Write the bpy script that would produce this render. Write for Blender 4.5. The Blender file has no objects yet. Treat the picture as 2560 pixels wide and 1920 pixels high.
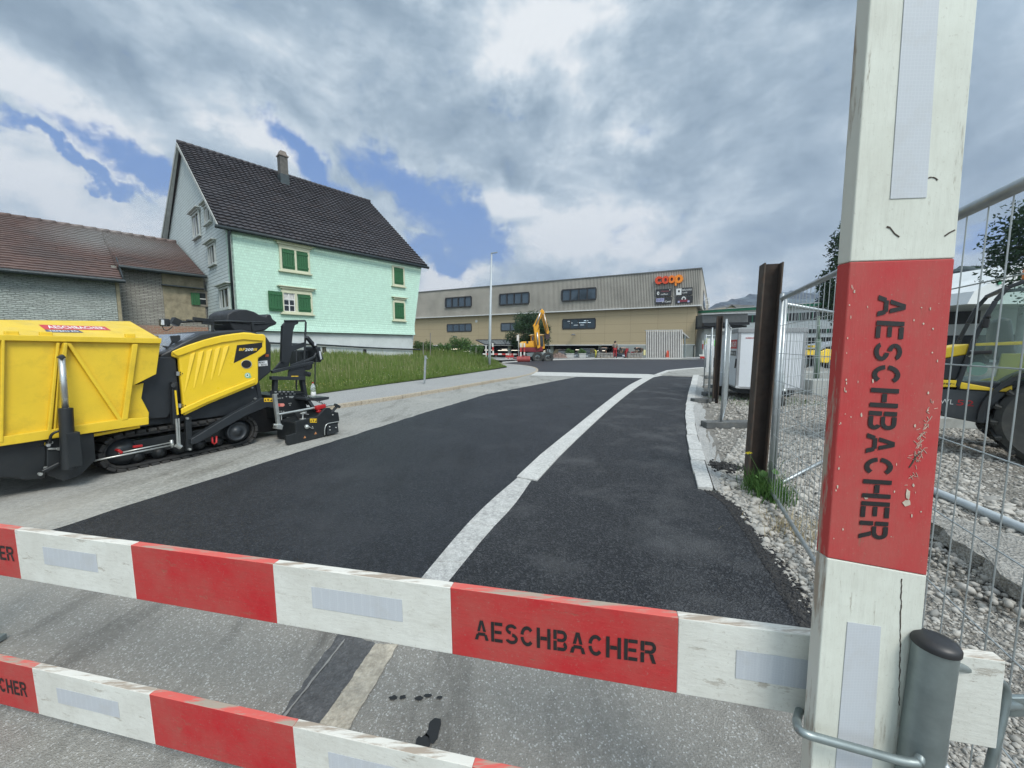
import bpy, bmesh, math, random
import numpy as np
from mathutils import Vector
random.seed(7); rng = np.random.default_rng(7)
K = 2560/2212
H = 1.55; FP = 962.0; PITCH = math.radians(5.5)
sc = bpy.context.scene; COL = sc.collection
FW = Vector((0, math.cos(PITCH), -math.sin(PITCH))); UP = Vector((0, math.sin(PITCH), math.cos(PITCH))); CAM = Vector((0, 0, H))
def G(y): return 0.0 if y < 22 else (0.32 if y > 40 else (y-22)/18*0.32)
def ray(x, y): return Vector(((x-1280)/FP, 0, 0)) - UP*((y-960)/FP) + FW
def hp(x, y, P, N):                       # point of the photo on a vertical/any plane
    d = ray(x, y); P = Vector(P); N = Vector(N); return CAM + d*((P-CAM).dot(N)/d.dot(N))
def hz(x, y, z=0.0): return hp(x, y, (0, 0, z), (0, 0, 1))
def hy(x, y, Y): return hp(x, y, (0, Y, 0), (0, 1, 0))
def gr(x, y):                             # on the ground profile
    z = 0.0
    for _ in range(12):
        p = hz(x, y, z)
        if p.y < 0: break
        z = 0.5*z+0.5*G(p.y)
    return p
def gk(x, y): return gr(x*K, y*K)
# ---------------------------------------------------------------- scene objects
LOC = {}
SPLIT = {'hinge', 'bolt', 'verge_board', 'hinge_bolt', 'warning_triangle', 'end_plate_fitting', 'fitting', 'wood_crack', 'column', 'ceiling_lamp', 'shop_lamp', 'towing_hook', 'support', 'step_hole'}
def tag(o, label=None, cat=None, group=None, kind=None):
    if label: o['label'] = label
    if cat: o['category'] = cat
    if group: o['group'] = group
    if kind: o['kind'] = kind
    return o
def thing(name, label, cat, loc, group=None):
    o = bpy.data.objects.new(name, None); COL.objects.link(o); o.location = loc; o.empty_display_size = .2
    LOC[o.name] = Vector(loc); return tag(o, label, cat, group)
class MB:
    def __init__(s): s.v = []; s.f = []; s.mi = []
    def add(s, vs, fs, mi=0):
        n = len(s.v); s.v += [Vector(p) for p in vs]; s.f += [tuple(i+n for i in f) for f in fs]; s.mi += [mi]*len(fs); return s
    def prism(s, poly, ext, mi=0):
        n = len(poly); ext = Vector(ext); p = [Vector(q) for q in poly]
        nrm = Vector((0, 0, 0))
        for i in range(n): nrm += p[i].cross(p[(i+1) % n])
        if nrm.dot(ext) > 0: p = p[::-1]
        return s.add(p+[q+ext for q in p], [tuple(range(n)), tuple(range(2*n-1, n-1, -1))]+[(i, n+i, n+(i+1) % n, (i+1) % n) for i in range(n)], mi)
    def box(s, c, sz, ax=None, mi=0):
        c = Vector(c); X, Y, Z = ax if ax else (Vector((1, 0, 0)), Vector((0, 1, 0)), Vector((0, 0, 1)))
        h = [X*sz[0]/2, Y*sz[1]/2, Z*sz[2]/2]
        vs = [c+h[0]*i+h[1]*j+h[2]*k for k in (-1, 1) for j in (-1, 1) for i in (-1, 1)]
        return s.add(vs, [(0, 2, 3, 1), (4, 5, 7, 6), (0, 1, 5, 4), (2, 6, 7, 3), (0, 4, 6, 2), (1, 3, 7, 5)], mi)
    def beam(s, a, b, w, h, up=(0, 0, 1), mi=0):
        a = Vector(a); b = Vector(b); X = (b-a).normalized(); Y = Vector(up).cross(X).normalized(); Z = X.cross(Y)
        return s.box((a+b)/2, ((b-a).length, w, h), (X, Y, Z), mi)
    def tube(s, pts, r, n=8, cap=True, mi=0):
        pts = [Vector(p) for p in pts]; rs = r if isinstance(r, (list, tuple)) else [r]*len(pts)
        base = len(s.v); ref = None
        for i, p in enumerate(pts):
            t = (pts[min(i+1, len(pts)-1)]-pts[max(i-1, 0)]).normalized()
            if ref is None: ref = t.orthogonal().normalized()
            ref = (ref-t*ref.dot(t)).normalized(); b = t.cross(ref)
            for k in range(n):
                a = 2*math.pi*k/n; s.v.append(p+(ref*math.cos(a)+b*math.sin(a))*rs[i])
        for i in range(len(pts)-1):
            for k in range(n):
                s.f.append((base+i*n+k, base+i*n+(k+1) % n, base+(i+1)*n+(k+1) % n, base+(i+1)*n+k)); s.mi.append(mi)
        if cap:
            s.f.append(tuple(base+k for k in range(n))[::-1]); s.f.append(tuple(base+(len(pts)-1)*n+k for k in range(n))); s.mi += [mi, mi]
        return s
    def disc(s, c, ax, r, t, n=24, mi=0):
        c = Vector(c); ax = Vector(ax).normalized(); return s.tube([c-ax*t/2, c+ax*t/2], r, n, True, mi)
    def lathe(s, c, ax, prof, n=28, mi=0):
        ax = Vector(ax).normalized(); c = Vector(c); X = ax.orthogonal().normalized(); Y = ax.cross(X); base = len(s.v); m = len(prof)
        for k in range(n):
            a = 2*math.pi*k/n; d = X*math.cos(a)+Y*math.sin(a)
            for (r, t) in prof: s.v.append(c+ax*t+d*r)
        for k in range(n):
            for j in range(m-1):
                s.f.append((base+k*m+j, base+((k+1) % n)*m+j, base+((k+1) % n)*m+j+1, base+k*m+j+1)); s.mi.append(mi)
        return s
    def build(s, name, mat, parent=None, smooth=False, bevel=0, seg=2, label=None):
        if name in SPLIT:
            par = list(range(len(s.v)))
            def find(i):
                while par[i] != i: par[i] = par[par[i]]; i = par[i]
                return i
            for f in s.f:
                for j in f[1:]: par[find(j)] = find(f[0])
            groups = {}
            for k, f in enumerate(s.f): groups.setdefault(find(f[0]), []).append(k)
            if len(groups) > 1:
                for ks in groups.values():
                    m2 = MB(); idx = {}
                    for k in ks:
                        for i in s.f[k]:
                            if i not in idx: idx[i] = len(m2.v); m2.v.append(s.v[i])
                        m2.f.append(tuple(idx[i] for i in s.f[k])); m2.mi.append(s.mi[k])
                    o = m2._build(name, mat, parent, smooth, bevel, seg, label)
                return o
        return s._build(name, mat, parent, smooth, bevel, seg, label)
    def _build(s, name, mat, parent=None, smooth=False, bevel=0, seg=2, label=None):
        me = bpy.data.meshes.new(name); L = LOC.get(parent.name, Vector((0, 0, 0))) if parent else Vector((0, 0, 0))
        me.from_pydata([tuple(p-L) for p in s.v], [], s.f)
        for m in (mat if isinstance(mat, (list, tuple)) else [mat]): me.materials.append(m)
        if any(s.mi): me.polygons.foreach_set('material_index', s.mi)
        if smooth: me.polygons.foreach_set('use_smooth', [True]*len(s.f))
        me.update()
        o = bpy.data.objects.new(name, me); COL.objects.link(o)
        if parent: o.parent = parent; LOC[o.name] = L
        if bevel:
            b = o.modifiers.new('bevel', 'BEVEL'); b.width = bevel; b.segments = seg; b.limit_method = 'ANGLE'; b.angle_limit = math.radians(35)
            if smooth or seg > 1:
                me.polygons.foreach_set('use_smooth', [True]*len(s.f)); w = o.modifiers.new('wn', 'WEIGHTED_NORMAL'); w.keep_sharp = False
        if label: o['label'] = label
        return o
def copy_thing(src, loc, rz=0, label=None, group=None, scale=None):
    r = src.copy(); COL.objects.link(r); r.location = loc; r.rotation_euler = (0, 0, rz); LOC[r.name] = Vector(loc)
    if label: r['label'] = label
    if group: r['group'] = group
    if scale: r.scale = scale
    def rec(a, b):
        for ch in [c for c in a.children]:
            c = ch.copy(); COL.objects.link(c); c.parent = b; rec(ch, c)
    rec(src, r); return r
# ---------------------------------------------------------------- materials
def lin(c):
    if isinstance(c, str):
        c = [int(c[i:i+2], 16)/255 for i in (0, 2, 4)]; return [x/12.92 if x <= .04045 else ((x+.055)/1.055)**2.4 for x in c]
    return list(c)
MATS = {}
class NT:
    def __init__(s, m): s.t = m.node_tree; s.n = s.t.nodes; s.l = s.t.links
    def new(s, ty, **kw):
        n = s.n.new(ty)
        for k, v in kw.items():
            if k.startswith('_'): setattr(n, k[1:], v)
            else: n.inputs[k.replace('__', ' ')].default_value = v
        return n
    def link(s, a, b): s.l.new(a, b)
    def noise(s, vec, scale, detail=4, rough=.55, dist=0):
        n = s.new('ShaderNodeTexNoise', Scale=scale, Detail=detail, Roughness=rough, Distortion=dist); s.link(vec, n.inputs['Vector']); return n.outputs['Fac']
    def ramp(s, fac, lo, hi, a=0., b=1.):
        n = s.new('ShaderNodeMapRange', _clamp=True); n.inputs[1].default_value = lo; n.inputs[2].default_value = hi; n.inputs[3].default_value = a; n.inputs[4].default_value = b
        s.link(fac, n.inputs[0]); return n.outputs[0]
    def mix(s, fac, a, b, mode='MIX'):
        n = s.new('ShaderNodeMix', _data_type='RGBA', _blend_type=mode)
        for i, x in ((0, fac), (6, a), (7, b)):
            if hasattr(x, 'links'): s.link(x, n.inputs[i])
            elif i == 0: n.inputs[0].default_value = x
            else: n.inputs[i].default_value = (*lin(x)[:3], 1)
        return n.outputs[2]
    def math(s, op, a, b=0.0):
        n = s.new('ShaderNodeMath', _operation=op)
        for i, x in ((0, a), (1, b)):
            if hasattr(x, 'links'): s.link(x, n.inputs[i])
            else: n.inputs[i].default_value = x
        return n.outputs[0]
    def bump(s, h, strength=.3, dist=.01, prev=None):
        n = s.new('ShaderNodeBump', Strength=strength, Distance=dist); s.link(h, n.inputs['Height'])
        if prev: s.link(prev, n.inputs['Normal'])
        return n.outputs['Normal']
def base(name, rough=.6, metal=0., spec=.5, coat=0., space='Object'):
    m = bpy.data.materials.new(name); m.use_nodes = True; t = NT(m); p = t.n['Principled BSDF']
    p.inputs['Roughness'].default_value = rough; p.inputs['Metallic'].default_value = metal; p.inputs['Specular IOR Level'].default_value = spec; p.inputs['Coat Weight'].default_value = coat
    tc = t.new('ShaderNodeTexCoord')
    if space == 'World': vec = t.new('ShaderNodeNewGeometry').outputs['Position']
    else: vec = tc.outputs['Object']
    return m, t, p, vec
def mat(name, col, rough=.6, metal=0., var=.12, scale=3., bump=0., bscale=40., bdist=.004, dirt=0., dirtcol='3a352c', spec=.5, coat=0.):
    if name in MATS: return MATS[name]
    m, t, p, v = base(name, rough, metal, spec, coat)
    c = lin(col); n = t.noise(v, scale, 5, .6); f = t.ramp(n, .3, .7, 1-var, 1+var)
    out = t.mix(1., col, (c[0], c[1], c[2]), 'MIX')
    g = t.new('ShaderNodeVectorMath', _operation='SCALE'); t.link(out, g.inputs[0]); t.link(f, g.inputs[3]); out = g.outputs[0]
    if dirt:
        d = t.ramp(t.noise(v, scale*1.7, 8, .7), .5, .75, 0, dirt); out = t.mix(d, out, dirtcol)
    t.link(out, p.inputs['Base Color'])
    t.link(t.ramp(t.noise(v, scale*2.3, 5, .6), .3, .7, max(rough-.1, .03), min(rough+.12, 1)), p.inputs['Roughness'])
    if bump: t.link(t.bump(t.noise(v, bscale, 4, .6), bump, bdist), p.inputs['Normal'])
    MATS[name] = m; return m
def emis(name, col, st):
    m, t, p, v = base(name); p.inputs['Base Color'].default_value = (*lin(col), 1); p.inputs['Emission Color'].default_value = (*lin(col), 1); p.inputs['Emission Strength'].default_value = st; return m
def glassm(name, col='101518', rough=.06):
    m, t, p, v = base(name, rough, 0, .7); p.inputs['Base Color'].default_value = (*lin(col), 1); return m
# ground materials (world space)
def asphalt(name, col, grain, gscale, stain=.25, stains='101010', bump=.5, bd=.004, rough=.8, light=None, lightamt=0, big=.6, spk0=.95, n5a=.3):
    m, t, p, v = base(name, rough, 0, .3, 0, 'World')
    vo = t.new('ShaderNodeTexVoronoi', Scale=gscale); t.link(v, vo.inputs['Vector'])
    sep = t.new('ShaderNodeSeparateColor'); t.link(vo.outputs['Color'], sep.inputs[0])
    sp = t.ramp(sep.outputs[0], .55, 1., 0, 1)
    c = t.mix(t.math('MULTIPLY', sp, .6), col, grain)
    spk = t.ramp(sep.outputs[1], spk0, spk0+.04); c = t.mix(t.math('MULTIPLY', spk, .7), c, (.62, .62, .6) if spk0 < .94 else (light or 'd8d8d4'))
    n2 = t.noise(v, 60, 3, .7); c = t.mix(t.ramp(n2, .35, .7, 0, .35), c, col)
    # large blotches, stretched along the road
    mp = t.new('ShaderNodeMapping', _vector_type='POINT'); mp.inputs['Rotation'].default_value = (0, 0, math.radians(23.5)); mp.inputs['Scale'].default_value = (1, .22, 1); t.link(v, mp.inputs['Vector'])
    n3 = t.noise(mp.outputs[0], 2.2, 8, .65); c = t.mix(t.ramp(n3, .52, .72, 0, stain), c, stains)
    n5 = t.noise(v, 26, 7, .72); g5 = t.new('ShaderNodeVectorMath', _operation='SCALE'); t.link(c, g5.inputs[0]); t.link(t.ramp(n5, .34, .66, 1-n5a, 1+n5a), g5.inputs[3]); c = g5.outputs[0]
    n4 = t.noise(v, big, 5, .6)
    if light: c = t.mix(t.ramp(n4, .5, .7, 0, lightamt), c, light)
    t.link(c, p.inputs['Base Color'])
    h = t.math('ADD', t.math('MULTIPLY', vo.outputs['Distance'], 1.0), t.math('MULTIPLY', n2, .7))
    t.link(t.bump(h, bump, bd), p.inputs['Normal']); MATS[name] = m; return m
M = {}
M['as_new'] = asphalt('new_asphalt', (.018, .021, .027), (.095, .10, .11), 110, .7, (.010, .011, .013), 1., .009, .58, (.050, .053, .060), .7, .8)
M['as_path'] = asphalt('new_path_asphalt', (.020, .022, .026), (.12, .124, .132), 95, .4, (.012, .013, .015), 1., .011, .62, (.11, .112, .115), .6, 1.1)
M['as_old'] = asphalt('old_asphalt', (.25, .24, .215), (.38, .37, .34), 170, .8, (.06, .056, .052), .8, .005, .85, (.30, .29, .265), .45, .7, .91, .09)
M['as_band'] = asphalt('dusty_road', (.27, .27, .25), (.38, .375, .35), 100, .75, (.12, .115, .10), .5, .004, .9, (.37, .36, .33), .7, .5)
M['as_far'] = asphalt('far_asphalt', (.035, .038, .046), (.06, .063, .072), 60, .3, (.028, .03, .036), .3, .003, .6, (.06, .063, .072), .4, .3)
M['walk'] = asphalt('sidewalk_asphalt', (.29, .29, .285), (.36, .36, .35), 80, .25, (.2, .2, .19), .3, .003, .9, (.36, .36, .34), .4, .4)
M['dirt'] = asphalt('gravel_ground', (.22, .205, .18), (.40, .385, .35), 60, .5, (.12, .11, .095), 1., .02, .95, (.40, .385, .35), .5, 1.2)
M['haunch'] = asphalt('rough_concrete', (.40, .40, .385), (.5, .5, .48), 45, .3, (.22, .21, .2), 1., .02, .95, (.5, .49, .46), .5, 2)
M['granite'] = asphalt('granite_kerb', (.45, .45, .43), (.62, .62, .60), 150, .3, (.36, .35, .33), .4, .004, .8, (.62, .62, .59), .5, 3)
M['granite2'] = asphalt('granite_kerb_worn', (.40, .40, .385), (.62, .62, .60), 110, .35, (.27, .26, .24), .6, .005, .85, (.5, .5, .47), .5, 3)
M['tan_kerb'] = asphalt('tan_kerb', (.36, .31, .24), (.46, .41, .33), 60, .5, (.2, .16, .11), .4, .005, .85, (.45, .42, .36), .5, 2)
M['oldstrip'] = asphalt('old_kerb_line', (.40, .36, .29), (.52, .48, .4), 80, .6, (.22, .15, .08), .6, .005, .9, (.3, .28, .24), .5, 4)
# ---------------------------------------------------------------- draped sheets
def drape(name, poly, m, dz, parent=None, label=None, kind='structure', grid=0):
    bm = bmesh.new(); vs = [bm.verts.new((p[0], p[1], 0)) for p in poly]; f = bm.faces.new(vs)
    bm.normal_update()
    if f.normal.z < 0: bmesh.ops.reverse_faces(bm, faces=[f])
    for Y in (22, 40): bmesh.ops.bisect_plane(bm, geom=bm.verts[:]+bm.edges[:]+bm.faces[:], plane_co=(0, Y, 0), plane_no=(0, 1, 0))
    bmesh.ops.triangulate(bm, faces=bm.faces[:])
    for v in bm.verts: v.co.z = G(v.co.y)+dz
    me = bpy.data.meshes.new(name); bm.to_mesh(me); bm.free(); me.materials.append(m)
    o = bpy.data.objects.new(name, me); COL.objects.link(o)
    if kind: o['kind'] = kind
    if label: o['label'] = label
    return o
def interp(ch, n):
    out = []; L = [0]
    for i in range(1, len(ch)): L.append(L[-1]+(ch[i]-ch[i-1]).length)
    for k in range(n+1):
        t = L[-1]*k/n; i = 0
        while i < len(L)-2 and L[i+1] < t: i += 1
        out.append(ch[i].lerp(ch[i+1], (t-L[i])/(L[i+1]-L[i])))
    return out
def smooth_chain(ch, n=24):
    # catmull-rom
    out = []; m = len(ch)
    for i in range(m-1):
        p0 = ch[max(i-1, 0)]; p1 = ch[i]; p2 = ch[i+1]; p3 = ch[min(i+2, m-1)]; k = max(2, n//(m-1))
        for j in range(k):
            t = j/k; out.append(.5*((2*p1)+(p2-p0)*t+(2*p0-5*p1+4*p2-p3)*t*t+(3*p1-p0-3*p2+p3)*t**3))
    out.append(ch[-1]); return out
def kerb(name, Lc, Rc, m, h, nst, gap=.006, jag=0., parent=None):
    Lp = interp(Lc, nst); Rp = interp(Rc, nst); b = MB()
    for i in range(nst):
        l0, l1, r0, r1 = Lp[i], Lp[i+1], Rp[i], Rp[i+1]; e = gap/max((l1-l0).length, .01)/2
        q = [l0.lerp(l1, e), l0.lerp(l1, 1-e), r0.lerp(r1, 1-e), r0.lerp(r1, e)]
        if jag: q = [p+Vector((random.uniform(-jag, jag), random.uniform(-jag, jag)*.5, 0)) for p in q]
        hh = h+random.uniform(-jag, jag)*.4
        b.prism([Vector((p.x, p.y, G(p.y)-.05)) for p in q], (0, 0, hh+.05))
    o = b.build(name, m, None, bevel=.004, seg=1); o['kind'] = 'structure'; return o
# ground
gx = [-3000, -400, -60, -20, 0, 20, 60, 400, 3000]; gy = [-200, -20, 0, 22, 40, 43.5, 46, 100, 400, 3500]
b = MB(); vs = [(x, y, (G(y) if y < 45 else -.2)-.002) for y in gy for x in gx]; nx = len(gx)
b.add(vs, [(j*nx+i, j*nx+i+1, (j+1)*nx+i+1, (j+1)*nx+i) for j in range(len(gy)-1) for i in range(nx-1)])
M['slabm'] = asphalt('old_broken_pavement', (.27, .26, .235), (.42, .41, .385), 60, .6, (.13, .12, .10), 1., .015, .95, (.38, .37, .34), .5, 3)
M['earth'] = asphalt('far_meadow_ground', (.07, .085, .04), (.10, .11, .06), 5, .3, (.04, .05, .03), .3, .02, .95, (.1, .11, .06), .4, .05)
b.build('ground', M['earth'])['kind'] = 'structure'
V = lambda x, y: Vector((x, y, 0))
# building-site gravel bed on the right
edgeR = [gk(*q) for q in [(1755, 1385), (1690, 1270), (1620, 1160), (1570, 1090), (1540, 1062), (1510, 985), (1500, 900), (1505, 812)]]
drape('gravel_ground', [V(1.05, -3), V(1.25, 1.2)]+edgeR+[V(10.6, 22), V(14, 26), V(34, 30), V(34, -3)], M['dirt'], .004)
# old road
kerbF = [gk(*q) for q in [(500, 925), (600, 905), (728, 884), (870, 862), (980, 843), (1060, 828), (1110, 819)]]
drape('road', [V(1.12, -3), V(1.3, 1.2)]+edgeR[:4]+[gk(1510, 1000), gk(1500, 900), gk(1500, 812), V(40, 30), V(60, 39), V(-40, 39), V(-14, 26), V(-14, -3)], M['as_old'], .008)
newL = [gk(*q) for q in [(90, 1156), (280, 1095), (460, 1037), (610, 990), (760, 943), (905, 897), (1050, 853), (1245, 815)]]
drape('dusty_road', [V(-12, 2.2), V(-5, 2.9)]+[p+Vector((.12, -.05, 0)) for p in newL]+[gk(1290, 812), gk(1148, 807), gk(1118, 812)]+kerbF[::-1]+[V(-9, 7.5), V(-12, 6)], M['as_band'], .012)
L1 = smooth_chain([gk(*q) for q in [(893, 1275), (1000, 1146), (1060, 1085), (1118, 1035)]]); R1 = smooth_chain([gk(*q) for q in [(958, 1275), (1055, 1155), (1110, 1095), (1147, 1042)]])
L2 = smooth_chain([gk(*q) for q in [(1116, 1035), (1170, 984), (1240, 927), (1310, 870), (1360, 833), (1395, 815)]]); R2 = smooth_chain([gk(*q) for q in [(1160, 1043), (1205, 993), (1265, 934), (1328, 876), (1380, 835), (1418, 812)]])
jag = lambda ch, a, n: [p+Vector((random.uniform(-a, a), random.uniform(-a, a), 0)) for p in interp(ch, n)]
drape('new_asphalt_road', jag(newL, .015, 120)+[gk(1300, 816), gk(1392, 817)]+L2[::-1]+L1[::-1]+[gk(893, 1285), gk(500, 1225)], M['as_new'], .018)
pathR = [gk(*q) for q in [(1497, 815), (1483, 870), (1482, 920), (1489, 985), (1508, 1058)]]
blackE = [gk(*q) for q in [(1530, 1066), (1570, 1090), (1622, 1160), (1690, 1270), (1752, 1375), (1762, 1420)]]
drape('new_asphalt_footpath', R1+R2[1:]+smooth_chain(pathR)+jag(blackE, .025, 46)+[gk(958, 1300)], M['as_path'], .018)
kerb('kerb', L1, R1, M['granite2'], .022, 7)
kerb('kerb', L2, R2, M['granite'], .036, 17)
KR0 = smooth_chain([gk(*q) for q in [(1508, 1060), (1489, 985), (1482, 920), (1483, 870), (1497, 812)]]); KR1 = smooth_chain([gk(*q) for q in [(1542, 1062), (1518, 985), (1502, 920), (1500, 870), (1509, 812)]])
kerb('kerb', KR0, KR1, M['granite'], .05, 34, .02, .012)
# concrete haunch sloping beside it
hb = MB(); A = interp(KR1, 60); B2 = interp([gk(*q) for q in [(1578, 1085), (1552, 985), (1530, 920), (1520, 870), (1520, 815)]], 60); nn = 9; vs = []
for i in range(61):
    for j in range(nn):
        t = j/(nn-1); p = A[i].lerp(B2[i], t); q = .045*(1-t)**1.5-.004+random.uniform(-1, 1)*.012*(t > 0)+.008
        vs.append((p.x+random.uniform(-.01, .01)*(j > 0), p.y, q))
hb.add(vs, [(i*nn+j, i*nn+j+1, (i+1)*nn+j+1, (i+1)*nn+j) for i in range(60) for j in range(nn-1)]); hb.build('kerb', M['haunch'], smooth=True)['kind'] = 'structure'
# sidewalk on the left
Hs = .11
def flat(name, poly, m, z0, h, kind='structure'):
    b = MB(); b.prism([Vector((p.x, p.y, G(p.y)+z0)) for p in poly], (0, 0, h)); o = b.build(name, m); o['kind'] = kind; return o
curve = [gk(*q) for q in [(1110, 819), (1150, 808), (1163, 801), (1155, 794), (1125, 789), (1095, 787)]]
swf = kerbF+smooth_chain(curve, 20)[1:]
swb = [gk(*q) for q in [(1090, 797), (1000, 813), (870, 832), (700, 858), (560, 880)]]
inn = lambda ch, d: [ch[i]+((ch[min(i+1, len(ch)-1)]-ch[max(i-1, 0)]).normalized().cross(Vector((0, 0, 1))))*(-d) for i in range(len(ch))]
sb = MB(); IN = inn(swf, .15); top = [Vector((p.x, p.y, G(p.y)+(Hs if p.y < 17 else max(.03, Hs-.02*(p.y-17))))) for p in IN]
bk = interp(swb[::-1], len(top)-1)
bkz = [Vector((p.x-.6, p.y+.9, G(p.y)+Hs+.01)) for p in bk]
sb.add(top+bkz, [(i, i+1, len(top)+i+1, len(top)+i) for i in range(len(top)-1)]); sb.build('sidewalk', M['walk'])['kind'] = 'structure'
kb = MB()
for i in range(len(swf)-1):
    for s_ in range(3):
        a0 = swf[i].lerp(swf[i+1], s_/3+.004); a1 = swf[i].lerp(swf[i+1], (s_+1)/3-.004); c0 = IN[i].lerp(IN[i+1], s_/3+.004); c1 = IN[i].lerp(IN[i+1], (s_+1)/3-.004)
        hh = Hs+.004 if a0.y < 17 else max(.034, Hs+.004-.02*(a0.y-17))
        kb.prism([Vector((p.x, p.y, G(p.y)-.03)) for p in (a0, a1, c1, c0)], (0, 0, hh+.03))
kb.build('kerb', M['tan_kerb'], bevel=.006, seg=1)['kind'] = 'structure'
# far white band, far asphalt, far pavement
drape('white_band', [gk(*q) for q in [(1146, 812), (1158, 804), (1400, 809), (1432, 812), (1400, 818)]], M['granite'], .022)
drape('far_asphalt_road', [gk(1158, 805), gk(1162, 799), gk(1150, 792), gk(1100, 786.5), gk(1085, 784.5), gk(1150, 779.5), gk(1300, 776), gk(1520, 777), V(52, 44), V(40, 30), gk(1522, 794), gk(1440, 802), gk(1412, 810)], M['as_far'], .014)
drape('far_pavement', [gk(1440, 802), gk(1520, 795), gk(1575, 792), V(15, 24), gk(1500, 813), gk(1416, 812)], M['as_band'], .020)
flat('kerb', [gk(*q) for q in [(1412, 811), (1440, 801), (1480, 797), (1520, 794), (1520, 795.3), (1480, 798.6), (1445, 803), (1422, 812)]], M['granite'], -.05, .09)
edge = [gk(1085, 784.5), gk(1150, 779.5), gk(1230, 777), gk(1300, 776), gk(1420, 776), gk(1480, 775.6), gk(1520, 777.5)]
edge = [Vector((p.x, min(p.y, 42.5), 0)) for p in edge]
kerb('kerb', edge, [p+Vector((0, .35, 0)) for p in edge], M['granite'], .10, 30)
pb = MB(); bkp = [p+Vector((0, .35, 0)) for p in edge]; q = [Vector((p.x, p.y, .42)) for p in bkp]+[Vector((26, 43.6, .42)), Vector((-14, 43.6, .42))]
pb.add(q, [tuple(range(len(q)))]); pb.build('pavement', M['walk'])['kind'] = 'structure'
# old kerb line and patch strip below the barrier
drape('old_kerb_line', jag([gk(*q) for q in [(812, 1395), (862, 1395), (748, 1590), (640, 1800), (560, 1800), (690, 1570)]]+[gk(812, 1395)], .004, 60)[:-1], M['oldstrip'], .014)
M['patch'] = asphalt('dark_patch', (.095, .096, .098), (.16, .16, .16), 95, .3, (.03, .03, .03), .7, .006, .85, (.1, .1, .1), .4, 2)
drape('road', jag([gk(*q) for q in [(735, 1370), (815, 1392), (692, 1567), (560, 1800), (440, 1800), (598, 1560)]]+[gk(735, 1370)], .008, 60)[:-1], M['patch'], .011)
M['crack'] = mat('crack_filler', (.25, .245, .23), .9)
drape('road_crack', jag([gk(*q) for q in [(745, 1385), (749, 1385), (618, 1552), (480, 1760), (474, 1760), (614, 1550)]]+[gk(745, 1385)], .003, 50)[:-1], M['crack'], .0155)
M['oil'] = mat('oil_stain', (.015, .015, .015), .35)
for cx, cy, rx, ry in ((938, 1582, .030, .05), (912, 1613, .035, .035), (850, 1513, .02, .012), (870, 1512, .015, .01), (905, 1514, .02, .012), (925, 1508, .02, .01), (950, 1512, .015, .008)):
    c = gk(cx, cy); drape('oil_stain', [c+Vector((rx*math.cos(t)*random.uniform(.7, 1.2), ry*math.sin(t)*random.uniform(.7, 1.2), 0)) for t in [k*.45 for k in range(14)]], M['oil'], .0135)
# ---------------------------------------------------------------- text
_txt = {}
def text2d(s, bold=.012):
    if (s, bold) in _txt: return _txt[(s, bold)]
    cu = bpy.data.curves.new('t', 'FONT'); cu.body = s; cu.offset = bold; cu.space_character = 1.08; cu.resolution_u = 3
    o = bpy.data.objects.new('t', cu); COL.objects.link(o); bpy.context.view_layer.update()
    me = bpy.data.meshes.new_from_object(o.evaluated_get(bpy.context.evaluated_depsgraph_get()))
    vs = np.array([(v.co.x, v.co.y) for v in me.vertices]); fs = [tuple(p.vertices) for p in me.polygons]
    mn = vs.min(0); mx = vs.max(0); vs = (vs-mn)/(mx-mn)
    bpy.data.objects.remove(o); bpy.data.curves.remove(cu); bpy.data.meshes.remove(me)
    _txt[(s, bold)] = (vs, fs); return vs, fs
def bil(q, u, v): return (q[0]*(1-u)+q[1]*u)*(1-v)+(q[3]*(1-u)+q[2]*u)*v
def text_on(b, s, quad, lift, bold=.012, mi=0):
    """quad: bottom-left, bottom-right, top-right, top-left (3D)"""
    vs, fs = text2d(s, bold); q = [Vector(p) for p in quad]
    n = (q[1]-q[0]).cross(q[3]-q[0]).normalized()
    return b.add([bil(q, x, y)+n*lift for x, y in vs], fs, mi)
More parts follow.
